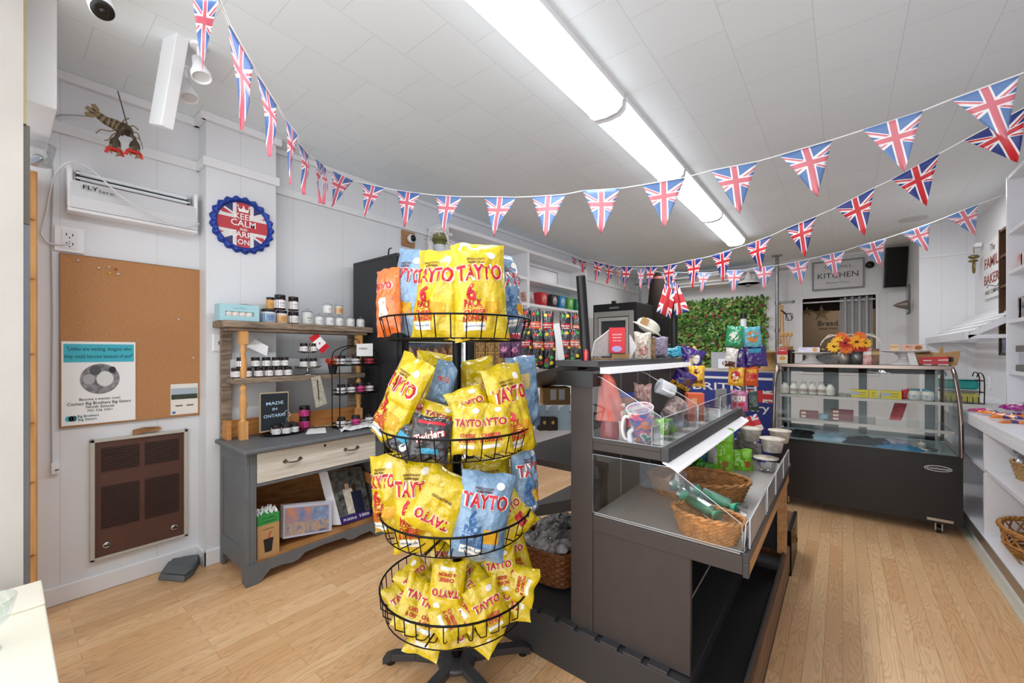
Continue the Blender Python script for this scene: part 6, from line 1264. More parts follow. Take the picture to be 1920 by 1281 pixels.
tag(b.build('payment_terminal',None,(-1.05,5.15,1.181),(-.2,0,.3)),'grey tablet till with a white square card reader on the counter','till')
b=MB(); sp=mat('spool_wood','b08a58',.6,var=.2,vs=20); b.lathe([(.11,0),(.11,.02),(.07,.022),(.065,.18),(.11,.185),(.11,.205),(0,.205)],sp,24); tag(b.build('wooden_spool',None,(-.62,5.12,1.181)),'wooden cable spool standing on the counter','spool')
b=MB(); b.ball((0,0,.02),.025,sp,10,6); b.box(-.09,.02,-.03,.03,0,.015,sp); tag(b.build('wooden_scoop',None,(-.66,5.12,1.387)),'small wooden scoop lying on the spool','scoop')
# spinner with hanging sweets bags
sc_=at(1394,700,d=3.95); t=thing('sweets_spinner','slim grey spinner stand hung with colourful sweets bags','spinner stand',(sc_.x,sc_.y,0)); zt_=at(1394,598,d=3.95).z; b=MB(); b.cyl((0,0,.02),(0,0,zt_),.022,mat('spinner_grey','8b8c8e',.4,.4)); b.build('pole',t)
b=MB(); b.cyl((0,0,zt_-.1),(0,0,zt_),.026,whites); b.cyl((0,0,zt_),(0,0,zt_+.05),.03,blkp); b.build('top_knob',t); b=MB(); b.cyl((0,0,0),(0,0,.025),.2,charl,n=32); b.build('base',t)
sp_=[(1377,631,'mint green sweets bag, top left of the spinner',grf,.15,.19,[('o',.08,0,0,twh,.09)]),(1410,632,'pale turquoise bag with an orange ring, top right of the spinner',ltf,.16,.19,[('o',.11,0,0,mat('orange_print','d8803a',.4),.1),('o',.06,0,0,tealf,.055)]),
 (1371,671,'white and brown sweets bag, second row left on the spinner',wtf,.11,.18,[('#',.05,0,-.06,tink,.09)]),(1387,673,'narrow violet sweets bag beside the pole, second row',prf,.09,.19,[('o',.04,0,.03,twh,.04)]),(1416,668,'wide violet sweets bag, second row right on the spinner',prf,.2,.19,[('#',.04,.0,.05,mat('print_cyan'),.1) if False else ('#',.04,0,.05,MATS['print_cyan'],.1)]),
 (1380,706,'yellow sweets bag with a red swirl, third row left',gldf,.14,.18,[('o',.1,0,0,tred,.09),('o',.06,0,0,twh,.06)]),(1408,706,'orange and red sweets bag, third row right',mat('orange_foil','e0602a',.25,coat=.6),.13,.18,[('#',.04,.02,0,tred,.06),('#',.03,-.0,.05,gldf,.09)]),
 (1386,752,'pink and violet sweets bag, fourth row left',pkf,.15,.19,[('#',.05,0,.02,twh,.12),('#',.03,0,-.03,tred,.1)]),(1411,752,'dark green sweets bag, fourth row right',film('bottle_green_film','2f4a48'),.1,.18,[('#',.1,.01,0,mat('sage_print','6a7a74',.4),.05)])]
for k,(u,v,lab,m,w,h,pr) in enumerate(sp_): o=put(u,v,3.85,w,h,.04,m,lab,random.Random(k).uniform(-6,6),(-14 if u<1394 else 14),-5,seed=110+k,prints=pr,name='sweets_bag',cat='sweets bag',group='sweets bags on the slim spinner')
cloth('flag_gift_bag','union flag gift bag hung lowest on the sweets spinner',[at(1388,786,d=3.82),at(1418,776,d=3.82),at(1432,806,d=3.78),at(1400,812,d=3.78)],ujs,[(-.1,.07),(.1,.07),(.1,-.07),(-.1,-.07)],.01,2,cat='gift bag')
# ================================================================== BAKERY DISPLAY CASE
KX0,KX1,KY0,KY1=-.50,.69,4.43,5.18
t=thing('bakery_case','black curved-glass bakery display case on castors with an oval badge','display case',((KX0+KX1)/2,(KY0+KY1)/2,0)); Mc=T(-(KX0+KX1)/2,-(KY0+KY1)/2,0)
cbk=mat('case_black','201b1a',.35,var=.05,vs=20); cch=mat('brushed_chrome','8f8078',.2,.95)
b=c_(); b.box(KX0,KX1,KY0,KY1,.085,.585,cbk); b.box(KX0,KX0+.012,KY0-.002,KY0,.1,.57,cbk)
for z in (.3,): pass
b.box(KX0+.33,KX0+.332,KY0-.0015,KY0,.1,.58,mat('panel_gap','4a4543',.5)); b.build('base_cabinet',t,bevel=.003)
b=c_(); vs=[(KX1-.13+.075*math.cos(k*PI/16),KY0-.003,.50+.022*math.sin(k*PI/16)) for k in range(32)]; b.add(vs,[tuple(range(32))],whites); vs=[(x_*1.0,KY0-.0036,z_) for x_,_,z_ in [(KX1-.13+.070*math.cos(k*PI/16),0,.50+.018*math.sin(k*PI/16)) for k in range(32)]]; b.add(vs,[tuple(range(32))],cbk); b.text('Continental',.022,whites,lambda p,q:(KX1-.13+p,KY0-.0045,.50+q),.005,.12); b.build('badge',t)
b=c_(); b.box(KX1-.19,KX1-.05,KY0-.012,KY0-.002,.105,.125,chrome); b.build('caster_plate',t)
for k,(x,y) in enumerate(((KX1-.12,KY0+.06),(KX0+.1,KY0+.06),(KX1-.12,KY1-.06),(KX0+.1,KY1-.06))):
    b=c_(); b.M=Mc; b.cyl((x-.012,y,.03),(x+.012,y,.03),.03,blkp,n=20); b.box(x-.022,x-.014,y-.02,y+.02,.02,.085,chrome); b.box(x+.014,x+.022,y-.02,y+.02,.02,.085,chrome); b.box(x-.02,x+.02,y-.025,y+.025,.075,.086,chrome); b.build('castor',t)
cur_=[(4.432,.60),(4.436,.72),(4.455,.85),(4.50,1.0),(4.58,1.12),(4.66,1.195),(4.75,1.245)]
b=c_()
b.grid(lambda u,v:(KX0+.03+(KX1-KX0-.06)*u,)+tuple(Vector(cur_[min(5,int(v*6))]).lerp(Vector(cur_[min(6,int(v*6)+1)]),v*6-min(5,int(v*6)))),1,24,glass,True); b.build('curved_glass',t)
for x in (KX0+.008,KX1-.008):
    b=c_(); b.tube([(x,y,z) for y,z in curve_pts([(a,c,0) for a,c in cur_],3) and [(v.x,v.y) for v in curve_pts([(a,c,0) for a,c in cur_],3)]],.014,cch,8); b.tube([(x,KY1,.6),(x,KY1,1.25),(x,4.75,1.25)],.012,cch,6); b.build('chrome_edge',t)
    b=c_(); b.add([(x,KY1,.59)]+[(x,y,z) for y,z in cur_]+[(x,KY1,1.24)],[tuple(range(len(cur_)+2))],glass); b.build('side_glass',t)
b=c_(); b.box(KX0,KX1,4.74,KY1,1.245,1.268,mat('case_top','4d433d',.15,.3)); b.box(KX0,KX1,4.735,4.75,1.235,1.268,cch); b.build('top_deck',t,bevel=.003)
b=c_(); b.box(KX0+.02,KX1-.02,KY0+.0,KY1-.02,.585,.60,mat('case_deck','9fb0b0',.25)); b.box(KX0,KX1,KY0-.006,KY0+.02,.583,.603,blkp); b.build('deck',t)
for x in [KX0+.04+k*.022 for k in range(0)]: pass
for z,y0 in ((.985,4.60),(.775,4.52)):
    b=c_(); b.box(KX0+.03,KX1-.03,y0,KY1-.06,z-.008,z,glass); b.box(KX0+.03,KX1-.03,y0-.01,y0,z-.022,z+.002,mat('shelf_edge_alu','b0a9a4',.35,.4)); b.build('glass_shelf',t)
b=c_(); gfr=mat('slider_frame','7b8083',.4,.3)
for x0,x1 in ((KX0+.02,KX0+.08),(KX0+.35,KX0+.47),(KX0+.62,KX0+.68),(KX1-.12,KX1-.05)): b.box(x0,x1,KY1-.03,KY1-.01,.6,1.24,gfr)
b.box(KX0+.02,KX1-.02,KY1-.03,KY1-.01,1.18,1.24,gfr); b.box(KX0+.02,KX1-.02,KY1-.03,KY1-.01,.6,.64,gfr); b.build('sliding_doors',t)
b=c_(); 
for x in (KX0+.05,KX1-.06): b.box(x,x+.02,KY1-.05,KY1-.03,.6,1.22,steel)
b.build('shelf_standards',t)
z1,z2,z0=.9855,.7755,.6005
# candle milk bottles
mk=mat('milk_glass','e4dfd4',.2); lbm=mat('grey_pink_label','b5a09a',.5)
for k,u in enumerate((1472,1489,1507,1524,1541,1557)):
    x=at(u,735,y=4.72).x; t3=thing('milk_bottle',ORD[k]+' small cream-filled milk bottle from the left on the top case shelf','bottle',(x,4.72,z1),0,'milk bottles in the bakery case')
    b=MB(); b.lathe([(0,0),(.031,0),(.034,.01),(.034,.06),(.03,.075),(.018,.09),(.017,.1)],mk,18); b.lathe([(.0347,.022),(.0347,.05)],lbm if k not in (0,5) else mat('pale_label','d8d4c4',.5),18); b.build('bottle_body',t3); b=MB(); b.lathe([(.02,.098),(.024,.106),(.018,.114),(.007,.118),(0,.12)],acryl,14); b.build('stopper',t3)
yel=mat('yellow_card','e3cf3a',.5)
for k,(u0,u1,lab) in enumerate(((1596,1628,'left yellow butter box on the top case shelf'),(1629,1646,'middle yellow butter box, end turned, on the top case shelf'),(1652,1690,'right yellow butter box on the top case shelf'))):
    x0_=at(u0,740,y=4.7).x; x1_=at(u1,740,y=4.7).x; w=x1_-x0_; b=MB(); b.box(0,w,0,.07,0,.065,yel)
    if k!=1: b.add([(w*.25+.03*math.cos(a*PI/8),-.001,.035+.018*math.sin(a*PI/8)) for a in range(16)],[tuple(range(16))],mat('egg_silver','b5b4c0',.4))
    b.text('CREAMY',.016,tink,lambda p,q:(w*(.68 if k!=1 else .5)+p,-.0015,.042+q),0,w*.4); b.text('EGGS',.014,tink,lambda p,q:(w*(.68 if k!=1 else .5)+p,-.0015,.02+q),0,w*.35)
    tag(b.build('butter_box',None,(x0_,4.68,z1)),lab,'box','yellow boxes in the bakery case')
o=bag('red_packet','upright red packet beside the two white jars on the top case shelf','packet',.05,.085,.03,rdf,(),(at(1698,735,y=4.72).x,4.74,z1+.042),(0,0,.2),130)
for k,u in enumerate((1715,1739)):
    x=at(u,740,y=4.7).x; t3=thing('mayonnaise_jar',('left','right')[k]+' white jar with a blue lid on the top case shelf','jar',(x,4.70,z1),0,'white jars with blue lids in the bakery case'); b=MB(); b.lathe([(0,0),(.034,0),(.04,.008),(.042,.04),(.038,.065),(.028,.078)],mk,18); b.lathe([(.0428,.015),(.0428,.045)],mat('jar_label_bw','c8ccd2',.5,var=.5,vs=60),18); b.build('jar_body',t3); b=MB(); b.lathe([(.03,.076),(.031,.092),(0,.093)],mat('teal_lid','4f8a98',.4),16); b.build('lid',t3)
burg=mat('burgundy_pack','7a2a38',.4,var=.2,vs=30)
for (u0,u1,n,nm) in ((1500,1534,2,'left'),(1558,1600,3,'right')):
    x0_=at(u0,780,y=4.68).x; x1_=at(u1,780,y=4.68).x; w=x1_-x0_
    for k in range(n):
        b=MB(); b.box(0,w,0,.09,0,.03,burg); b.box(w*.1,w*.35,-.001,0,.006,.024,mat('pale_oval','dccbb0',.5)); tag(b.build('pie_pack',None,(x0_,4.62,z2+k*.031),bevel=.006),['bottom','second','top'][k]+' burgundy pack of the '+nm+' stack on the middle case shelf','pack','burgundy packs in the bakery case')
q=[at(1667,787,y=4.72),at(1690,789,y=4.72),at(1702,755,y=4.8),at(1678,754,y=4.8)]; b=MB(); b.prism([tuple(v) for v in q],(0,.01,0),mat('raspberry_pack','b82a38',.35,var=.5,vs=30)); tag(b.build('red_fruit_pack'),'slanted raspberry red pack standing on the middle case shelf','packet')
b=MB(); b.box(0,.06,0,.05,0,.03,mat('ice_blue_card','8fb5cc',.5)); tag(b.build('blue_carton',None,(at(1536,782,y=4.72).x,4.7,z2)),'small ice blue carton between the burgundy stacks','box')
# cloths and trays on the deck
def lump(name,label,x0,x1,y0,y1,h,m,seed,cat='cloth'):
    b=MB()
    def fn(u,v):
        e=max(0,(1-(2*u-1)**4)*(1-(2*v-1)**4)); return (x0+(x1-x0)*u+.01*math.sin(v*9+seed),y0+(y1-y0)*v+.01*math.sin(u*8+seed),.0+h*e*(.6+.5*noise.noise(Vector((u*5+seed,v*5,0)))+.25*noise.noise(Vector((u*13,v*13,seed)))))
    b.grid(fn,26,14,m,True); return tag(b.build(name,None,(0,0,z0)),label,cat)
lump('dark_cloth','black crumpled cloth at the left of the bakery case deck',-.44,-.2,4.55,4.85,.06,mat('black_cloth','1f2226',.6),1)
lump('blue_film','pale blue plastic sheet crumpled across the left of the case deck',-.24,.08,4.55,4.95,.05,mat('pale_blue_plastic','6fa8cc',.25,var=.4,vs=10,c2='c0d6e2'),2,'plastic sheet')
lump('navy_cloth','dark navy cloth in the middle of the bakery case deck',0.0,.33,4.52,4.8,.06,mat('navy_cloth','1a2430',.6),3)
lump('blue_bag','bright blue plastic bag at the right of the case deck',.2,.5,4.5,4.66,.04,mat('blue_plastic','3f88b5',.25,var=.3,vs=12),4,'plastic bag')
lump('lilac_packet','lilac and pink packet behind the blue plastic on the case deck',.24,.44,4.72,4.9,.05,mat('lilac_packet','a890b0',.3,var=.5,vs=30,c2='dcd0e0'),5,'packet')
b=MB(); b.lathe([(0,0),(.025,0),(.027,.035),(.022,.04)],mk,16); b.lathe([(.026,.04),(.026,.05),(0,.05)],mat('silver_lid','b5b0a8',.3,.7),16); tag(b.build('cream_pot',None,(at(1728,838,z=z0).x,at(1728,838,z=z0).y+.0,z0)),'little cream jar at the right front of the case deck','jar')
b=MB(); b.lathe([(0,0),(.06,0),(.065,.012),(.05,.01),(0,.008)],chrome,20); tag(b.build('steel_dish',None,(.52,4.62,z0)),'shallow steel dish beside the little cream jar','dish')
# ---- on top of the case
TZ2=1.269; 
def X_(u,y=4.85): return at(u,680,y=y).x
carton('cookie_box','red and cream biscuit box at the left end of the case top',1467,686,.085,.05,.15,mat('cream_box','e4dac0',.5),z=None,d=at(1467,686,y=4.85).y/ (fy+(1467-960)/771*ry),prints=[('#',0,.115,.083,.065,red),('FAMILY',.018,0,.125,whit,.06),('o',0,.05,.055,.04,mat('biscuit_print','d8a050',.5))]).location.z=TZ2
b=MB(); b.lathe([(0,0),(.055,0),(.05,.006),(.036,.008),(.036,.1),(.05,.13),(0,.13)],blkm,18) if False else b.lathe([(.03,0),(.032,.12),(.034,.13)],mat('dark_bottle_brown','2e1c14',.3),14); tag(b.build('dark_jar',None,(X_(1483,4.9),4.9,TZ2)),'narrow dark brown jar beside the cream biscuit box','jar')
# wooden utensil bag
t3=thing('utensil_holder','brown paper holder of wooden spoons at the left of the case top','utensil holder',(X_(1474,5.0),5.02,TZ2)); b=MB(); b.lathe([(.05,0),(.06,.16),(.055,.17)],mat('paper_bag_brown','9a6f44',.8,bump=.3),12,smooth=False); b.build('holder',t3)
for k in range(3): b=MB(); b.cyl((.0,0,.05),(.03*(k-1),0,.26),.006,wd); b.ball((.036*(k-1),0,.29),.02,wd,10,6,(1,.4,1.5)); b.build('spoon',t3)
def stand(label,u,y,r,h,sq=False):
    t3=thing('cake_stand',label,'cake stand',(X_(u,y),y,TZ2),0,'white cake stands on the bakery case'); b=MB(); wc=mat('white_china','dcdbd8',.2); b.lathe([(.11,0),(.1,.006),(.055,.03),(.04,.055),(.045,.075),(.07,h-.02),(.0,h-.02)],wc,8 if sq else 30,smooth=not sq); b.build('pedestal',t3); b=MB(); b.lathe([(.06,h-.02),(r*.8,h-.012),(r,h),(r*1.0,h+.004),(r*.8,h-.006),(0,h-.006)],wc,36); b.build('plate',t3); return t3
stand('smaller white cake stand left of the flowers on the case top',1521,4.9,.155,.105); s2=stand('wider white cake stand on a square foot right of the flowers',1697,4.9,.165,.12)
bx=carton('lilac_box','white and lilac biscuit carton on the smaller cake stand',1517,656,.165,.05,.045,mat('lilac_white_card','dcd6e6',.5),d=4.2,prints=[('LUXURY',.012,-.04,.028,mat('lilac_ink','9a8ac0',.5),.05),('o',.04,.022,.035,.035,mat('biscuit_print'),) if False else ('o',.045,.022,.04,.036,MATS['biscuit_print'])]); bx.location=(X_(1517,4.9),4.9,TZ2+.110)
for k,(u,w,m_,lab,tx) in enumerate(((1677,.05,'e8c088','small peach box on the left of the wider cake stand','Nut'),(1711,.13,'d8a890','pink biscuit box with a nut picture on the wider cake stand','Milano'))):
    bx=carton('biscuit_box',lab,u,656,w,.05,.05,mat('card_'+m_,m_,.5),d=4.2,prints=[(tx,.018,-.02 if k else 0,.03,tink,.04)]+([('o',.035,.022,.045,.034,mat('walnut_print','8a5a30',.5))] if k else [])); bx.location=(X_(u,4.9),4.9+(0 if k else .0),TZ2+.125)
b=MB(); b.box(-.085,.085,-.012,.012,0,.085,mat('grey_wood_sign','9b9c9b',.6,var=.15,vs=6)); b.tube([(.02*math.cos(a),-.014,.04+.014*math.sin(a)) for a in [k*PI/8 for k in range(9)]],.002,mat('dark_sign_print','4a4a4a',.6),4); tag(b.build('wood_sign',None,(X_(1553,5.0),5.0,TZ2)),'small grey wooden sign with an arch motif behind the smaller cake stand','sign')
b=MB(); b.lathe([(.045,0),(.06,.1),(.045,.1)],blkm,14,smooth=False); tag(b.build('black_bowl',None,(X_(1537,5.06),5.1,TZ2)),'black scalloped dish behind the small grey wooden sign','dish')
galv=mat('galvanised_tin','8d8f90',.4,.8,var=.25,vs=14)
for k,(u,r,h,lab) in enumerate(((1582,.042,.11,'left paler tin pot of autumn flowers on the case top'),(1606,.047,.125,'right darker tin pot of sunflowers on the case top'))):
    t3=thing('flower_tin',lab,'flowers in a tin',(X_(u,4.83),4.83,TZ2),0,'tin pots of autumn flowers'); b=MB(); b.lathe([(0,0),(r,0),(r,h),(r*.94,h),(r*.94,h-.02),(0,h-.02)],galv if k else mat('pale_tin','b5aca0',.4,.6,var=.25,vs=14),20); b.tube([(r*1.01*math.cos(a),r*1.01*math.sin(a),h*.9) for a in [j*PI/12 for j in range(24)]],.003,galv,4,True); b.build('tin',t3)
    b=MB(); random.seed(30+k)
    fl=[(-.07,-.04,.16,.06,fyl,fdk),(-.045,-.05,.205,.05,fyl,fo),(.0,-.03,.22,.06,fo,fr_),(.01,-.06,.19,.055,fr_,fdk),(.015,-.07,.14,.055,fo,fo),(-.02,-.02,.25,.05,fo,fyl)] if not k else [(.0,-.05,.20,.07,mat('sunflower_gold','f0a020',.6),fdk),(.02,-.03,.245,.055,fo,fo),(.06,-.04,.19,.05,fyl,fdk),(-.01,-.06,.15,.045,fr_,fr_),(.045,-.05,.145,.04,fr_,fo)]
    for x,y,z,r_,m,mc in fl: flower(b,(x,y,z),r_,m,mc,13,(x*3,-1,.35),.25); flower(b,(x,y+.012,z),r_*.95,m,mc,11,(x*3,-1,.35),.1)
    b.build('blossoms',t3); b=MB()
    for j in range(4):
        s=(-1 if not k else 1)*(1 if j<3 else -1); b.tube(curve_pts([(0,0,.12),(s*.03,0,.24+j*.01),(s*(.1+.02*j),0,.27-j*.02),(s*(.14+.015*j),0,.23-j*.03)],4),.0035,mat('pampas_white','ded6c8',.8),5)
    b.build('grass_stems',t3)
for k,(u,m,lab,h) in enumerate(((1626,'c22a34','red and white tall sweets can beside the flower tins','a'),(1641,'3a2a20','brown and gold tall can right of the red one','b'))):
    x=X_(u,4.82); b=MB(); mm=mat('can_'+h,m,.35,var=.35,vs=30,c2=('e8d0c8' if k==0 else '8a5a30')); b.box(-.03+.004*k,.03-.004*k,-.025,.025,0,.14,mm); b.box(-.03+.004*k,.03-.004*k,-.026,-.025,.08,.12,whit if k==0 else mat('gold_print'),) if False else b.box(-.026,.026,-.0262,-.025,.085,.115,whit if k==0 else MATS['gold_print']); tag(b.build('sweets_carton',None,(x,4.82,TZ2),bevel=.004),lab,'sweets carton')
# gift baskets with union flag
t3=thing('gift_basket','folded kraft and red union flag gift basket right of the wider cake stand','gift basket',(X_(1742,4.86),4.86,TZ2),(0,0,-.1)); b=MB(); b.hexa([(-.09,-.03,0),(.09,-.03,0),(.09,.08,0),(-.09,.08,0),(-.12,-.04,.1),(.1,-.04,.07),(.1,.1,.1),(-.12,.1,.13)],kraft); b.prism([(.06,.05,.08),(.085,.05,.08),(.085,.05,.15),(.065,.05,.15)],(0,.004,0),kraft); b.build('kraft_tray',t3)
ujg=union_jack('gift_flag','c22a34','ece6e0','2a3a7c',1.6,.5); b=MB(); b.add([(-.06,-.046,.005),(.11,-.046,.005),(.11,-.046,.075),(-.06,-.046,.065)],[(0,1,2,3)],red); b.add([(-.035,-.048,.002),(.11,-.048,.002),(.11,-.048,.05),(-.035,-.048,.042)],[(0,1,2,3)],ujg,False,[(-.07,-.03),(.08,-.03),(.08,.03),(-.07,.03)]); b.build('flag_panel',t3)
b=MB(); b.prism([(-.06,0,0),(.04,0,0),(.06,0,.12),(-.07,0,.1)],(0,.03,0),kraft); b.box(-.03,.02,-.004,0,.03,.07,blkm); tag(b.build('kraft_bag',None,(X_(1781,4.84),4.85,TZ2),(0,0,-.2)),'kraft paper bag with a black tag at the right end of the case top','paper bag')
b=MB(); b.prism([(-.03,0,0),(.02,0,0),(-.01,0,.13),(-.05,0,.1)],(0,.01,0),paper); tag(b.build('white_folder',None,(X_(1716,4.8),4.8,TZ2)),'white folded card leaning between cake stand and gift basket','card')
# ================================================================== RIGHT SIDE
RX0=.72
t=thing('wall_counter','long white fitted counter with open shelves along the right wall','counter',(.95,3.6,0)); Mc=T(-.95,-3.6,0); ws=mat('white_laminate','e2e3e8',.3)
b=c_(); b.box(RX0,XR-.002,.6,6.6,.90,.93,ws); b.box(RX0,RX0+.02,.6,6.6,.85,.90,ws); b.build('worktop',t,bevel=.003)
b=c_(); b.box(RX0+.02,XR-.01,.6,6.6,.575,.60,ws); b.build('shelf',t)
b=c_(); b.box(RX0,XR-.01,.6,6.6,.14,.17,ws); b.build('bottom_board',t)
for y in (4.08,5.6,2.6,.62): b=c_(); b.box(RX0+.01,XR-.012,y,y+.025,.17,.575,ws); b.box(RX0+.01,XR-.012,y,y+.025,.60,.90,ws); b.build('divider',t)
b=c_(); b.box(XR-.012,XR-.002,.6,6.6,.0,.9,ws); b.build('back_panel',t)
b=c_(); b.box(RX0+.03,RX0+.05,.6,6.6,0,.14,ws); b.box(RX0-.003,RX0+.01,.6,6.6,.10,.165,mat('alu_strip','a5a39c',.3,.8)); b.box(RX0-.012,RX0+.03,.6,6.6,0,.012,mat('shoe_mould','c9c2b0',.5)); b.build('plinth',t)
b=MB(); b.tube(curve_pts([(XR-.05,4.9,.42),(1.0,4.6,.40),(.8,4.3,.39),(.76,4.11,.385)],4),.006,blkp,6); tag(b.build('power_cable'),'black cable running through the open bay beside the bakery case','cable')
# tall shelf unit on the counter
t=thing('tall_shelf_unit','tall white open shelf unit standing on the right counter','shelf unit',(1.07,3.1,.931)); Mc=T(-1.07,-3.1,-.931)
for y in (4.68,1.5): b=c_(); b.box(.95,XR-.005,y,y+.025,.932,2.68,ws); b.build('side_panel',t,bevel=.002)
for z in (2.655,2.245,1.95,1.59,1.215): b=c_(); b.box(.955,XR-.005,1.525,4.68,z,z+.028,ws); b.build('shelf',t,bevel=.002)
b=c_(); b.box(XR-.012,XR-.005,1.525,4.68,.932,2.655,ws); b.build('back_board',t)
for k,(u,v,z,w,h,c,c2c,lab) in enumerate(((1898,500,1.979,.05,.12,'dcdad8','b8b0b0','pale grey card on the upper right shelf, farthest'),(1911,498,1.979,.09,.11,'c03a3a','e8d8d0','red and white card on the upper right shelf'),(1903,585,1.619,.1,.16,'1f2f6a','c8b8a8','navy biscuit box on the shelf at eye level on the right'),(1917,583,1.619,.05,.15,'e0b030','c05030','yellow packet at the right edge of the eye-level shelf'))):
    p=at(u,v,x=1.02); b=MB(); b.box(-.03,.03,-w/2,w/2,0,h,mat('rc_%d'%k,c,.5,var=.6,vs=22,c2=c2c)); tag(b.build('shelf_packet',None,(1.03,min(p.y,4.62-.04*(k==0)),z),bevel=.003),lab,'packet','packets on the tall right shelves')
for k,z in enumerate((1.38,1.244)):
    p=at(1908,640 if k==0 else 685,x=.97); b=MB(); b.box(0,.2,-.25,.0,0,.012,mat('grey_tray','7d7a78',.4,.4)); b.box(-.004,.0,-.25,0,0,.045,MATS['grey_tray']); b.box(0,.2,-.004,0,0,.045,MATS['grey_tray']); tag(b.build('metal_rack_tray',None,(.965,p.y,z)),('upper','lower')[k]+' grey metal tray on the right shelf unit above the counter','tray','metal trays on the right shelf unit')
b=MB(); b.box(.0,.19,-.2,.0,0,.13,acryl); tag(b.build('riser',None,(.975,at(1908,640,x=.97).y,1.245+.0)),'clear riser carrying the upper grey metal tray','riser')
# candy bars on the counter
cc=[('e07a2a','3a2468'),('d83a8a','e8e0e8'),('3a2468','e07a2a')]
random.seed(44)
cand=[(1832,770,1),(1845,772,1),(1858,773,0),(1862,779,0),(1872,776,2),(1880,783,0),(1893,780,2),(1900,787,0),(1908,793,2),(1916,786,0),(1890,792,0),(1875,787,0),(1912,778,2),(1850,777,0)]
for k,(u,v,c) in enumerate(cand):
    p=at(u,v,z=.935); m=film('candy_%d'%c,cc[c][0]); m2=film('candyb_%d'%c,cc[c][1]); b=MB()
    b.grid(lambda a,s:((a-.5)*.1,(s-.5)*.034*(1+.1*math.sin(a*20)),.001+.018*max(0,1-(2*s-1)**2)*max(0,1-(2*a-1)**6)),12,5,[m if (i%12)<7 else m2 for i in range(60)],True); b.box(-.048,.048,-.015,.015,0,.002,m)
    tag(b.build('candy_bar',None,(p.x,p.y,.931+.012*(k%2)),(0,0,random.uniform(-.7,.7))),('orange','pink','violet')[c]+' wrapped bar, '+ORD[k%12]+(' of the near scatter' if k>=12 else ' counted from the far end')+' of the counter candy pile','candy bar','wrapped bars scattered on the right counter')
o=bag('magenta_packet','bright magenta packet lying under the tall shelf unit on the counter','sweets bag',.16,.1,.04,film('magenta_film','a8208a'),(('#',.03,0,0,twh,.1),),tuple(at(1905,762,z=.98)),(-1.2,0,-.9),140)
t3=wicker('seagrass_basket','seagrass basket of cellophane bags on the middle shelf of the right counter',(.93,3.90,.601),.12,.13,.1,wk4,9,40,.8,rz=.2,amp=.004)
for k in range(3): bag('cellophane_bag',('left','middle','right')[k]+' clear bag of dark sweets in the seagrass basket','sweets bag',.12,.14,.05,mat('dark_sweets_cello','6a6468',.12,var=.8,vs=30,c2='c8c6cc',coat=.8),(),(.89+.03*k,3.96-.07*k,.72),(-1.1,.2,.6*k),150+k,'clear bags in the seagrass basket')
# open-weave rattan basket
p=Vector((.935,3.80,.171)); t3=thing('rattan_basket','round open-weave rattan basket on the bottom shelf of the right counter','basket',p)
b=MB(); rt=mat('rattan','b07a3c',.45,var=.3,vs=30); Rr=.2
def el(a,r,z): return (r*math.cos(a)*.95,r*1.25*math.sin(a),z)
for j,(r,z) in enumerate(((.15,.012),(.16,.03),(.172,.05),(.182,.07))):
    for ph in (0,PI): b.tube([Vector(el(a,r+.006*math.sin(a*14+ph),z)) for a in [k*PI/40 for k in range(80)]],.007,rt,6,True)
for ph in (0,2.1,4.2): b.tube([Vector(el(a,Rr+.008*math.cos(a*12+ph),.155+.008*math.sin(a*12+ph))) for a in [k*PI/40 for k in range(80)]],.008,rt,6,True)
for k in range(18):
    for s in (-1,1): b.tube(curve_pts([el(2*PI*k/18,.182,.07),el(2*PI*(k+s*.5)/18,.19,.11),el(2*PI*(k+s*1.0)/18,.2,.155)],4),.005,rt,5)
for j in range(8): b.tube([(-.15+j*.043,-.17,.01),(-.15+j*.043,.17,.01)],.006,rt,5)
b.build('rattan_frame',t3)
b=MB(); b.lathe([(0,0),(.08,.0),(.12,.03),(.115,.034),(0,.01)],paper,16,smooth=False); tag(b.build('paper_liner',None,(p.x+.03,p.y-.08,.19)),'white paper lining lying in the rattan basket','paper')
# brown wall shelf
bw=wood('dark_stained_wood','6a4a30','3f2a1a',(12,12,1.4),.5); t=thing('brown_wall_shelf','dark brown wooden wall shelf unit between bakery sign and white shelves','wall shelf',(XR,5.53,1.35)); Mc=T(-XR,-5.53,-1.35); ya_,yb_=5.12,5.46
b=c_(); b.box(1.06,XR,yb_-.025,yb_,1.35,2.44,bw); b.box(1.06,XR,ya_,ya_+.025,1.35,2.44,bw); b.box(XR-.01,XR,ya_+.025,yb_-.025,1.35,2.44,bw); b.build('carcass',t)
for z in (1.35,1.66,1.93,2.19,2.415): b=c_(); b.box(1.065,XR-.01,ya_+.025,yb_-.025,z,z+.022,bw); b.build('shelf',t)
b=MB(); b.box(-.05,.04,-.08,.08,0,.12,mat('blue_book','2c3a6a',.5,var=.4,vs=30,c2='b0b8d0')); tag(b.build('blue_box',None,(1.12,5.33,1.373)),'blue box on the bottom of the brown wall shelf','box')
b=MB(); b.lathe([(.03,0),(.035,.1),(0,.11)],red,14); tag(b.build('red_tin',None,(1.12,5.30,1.683)),'red tin on the second shelf of the brown wall shelf','tin')
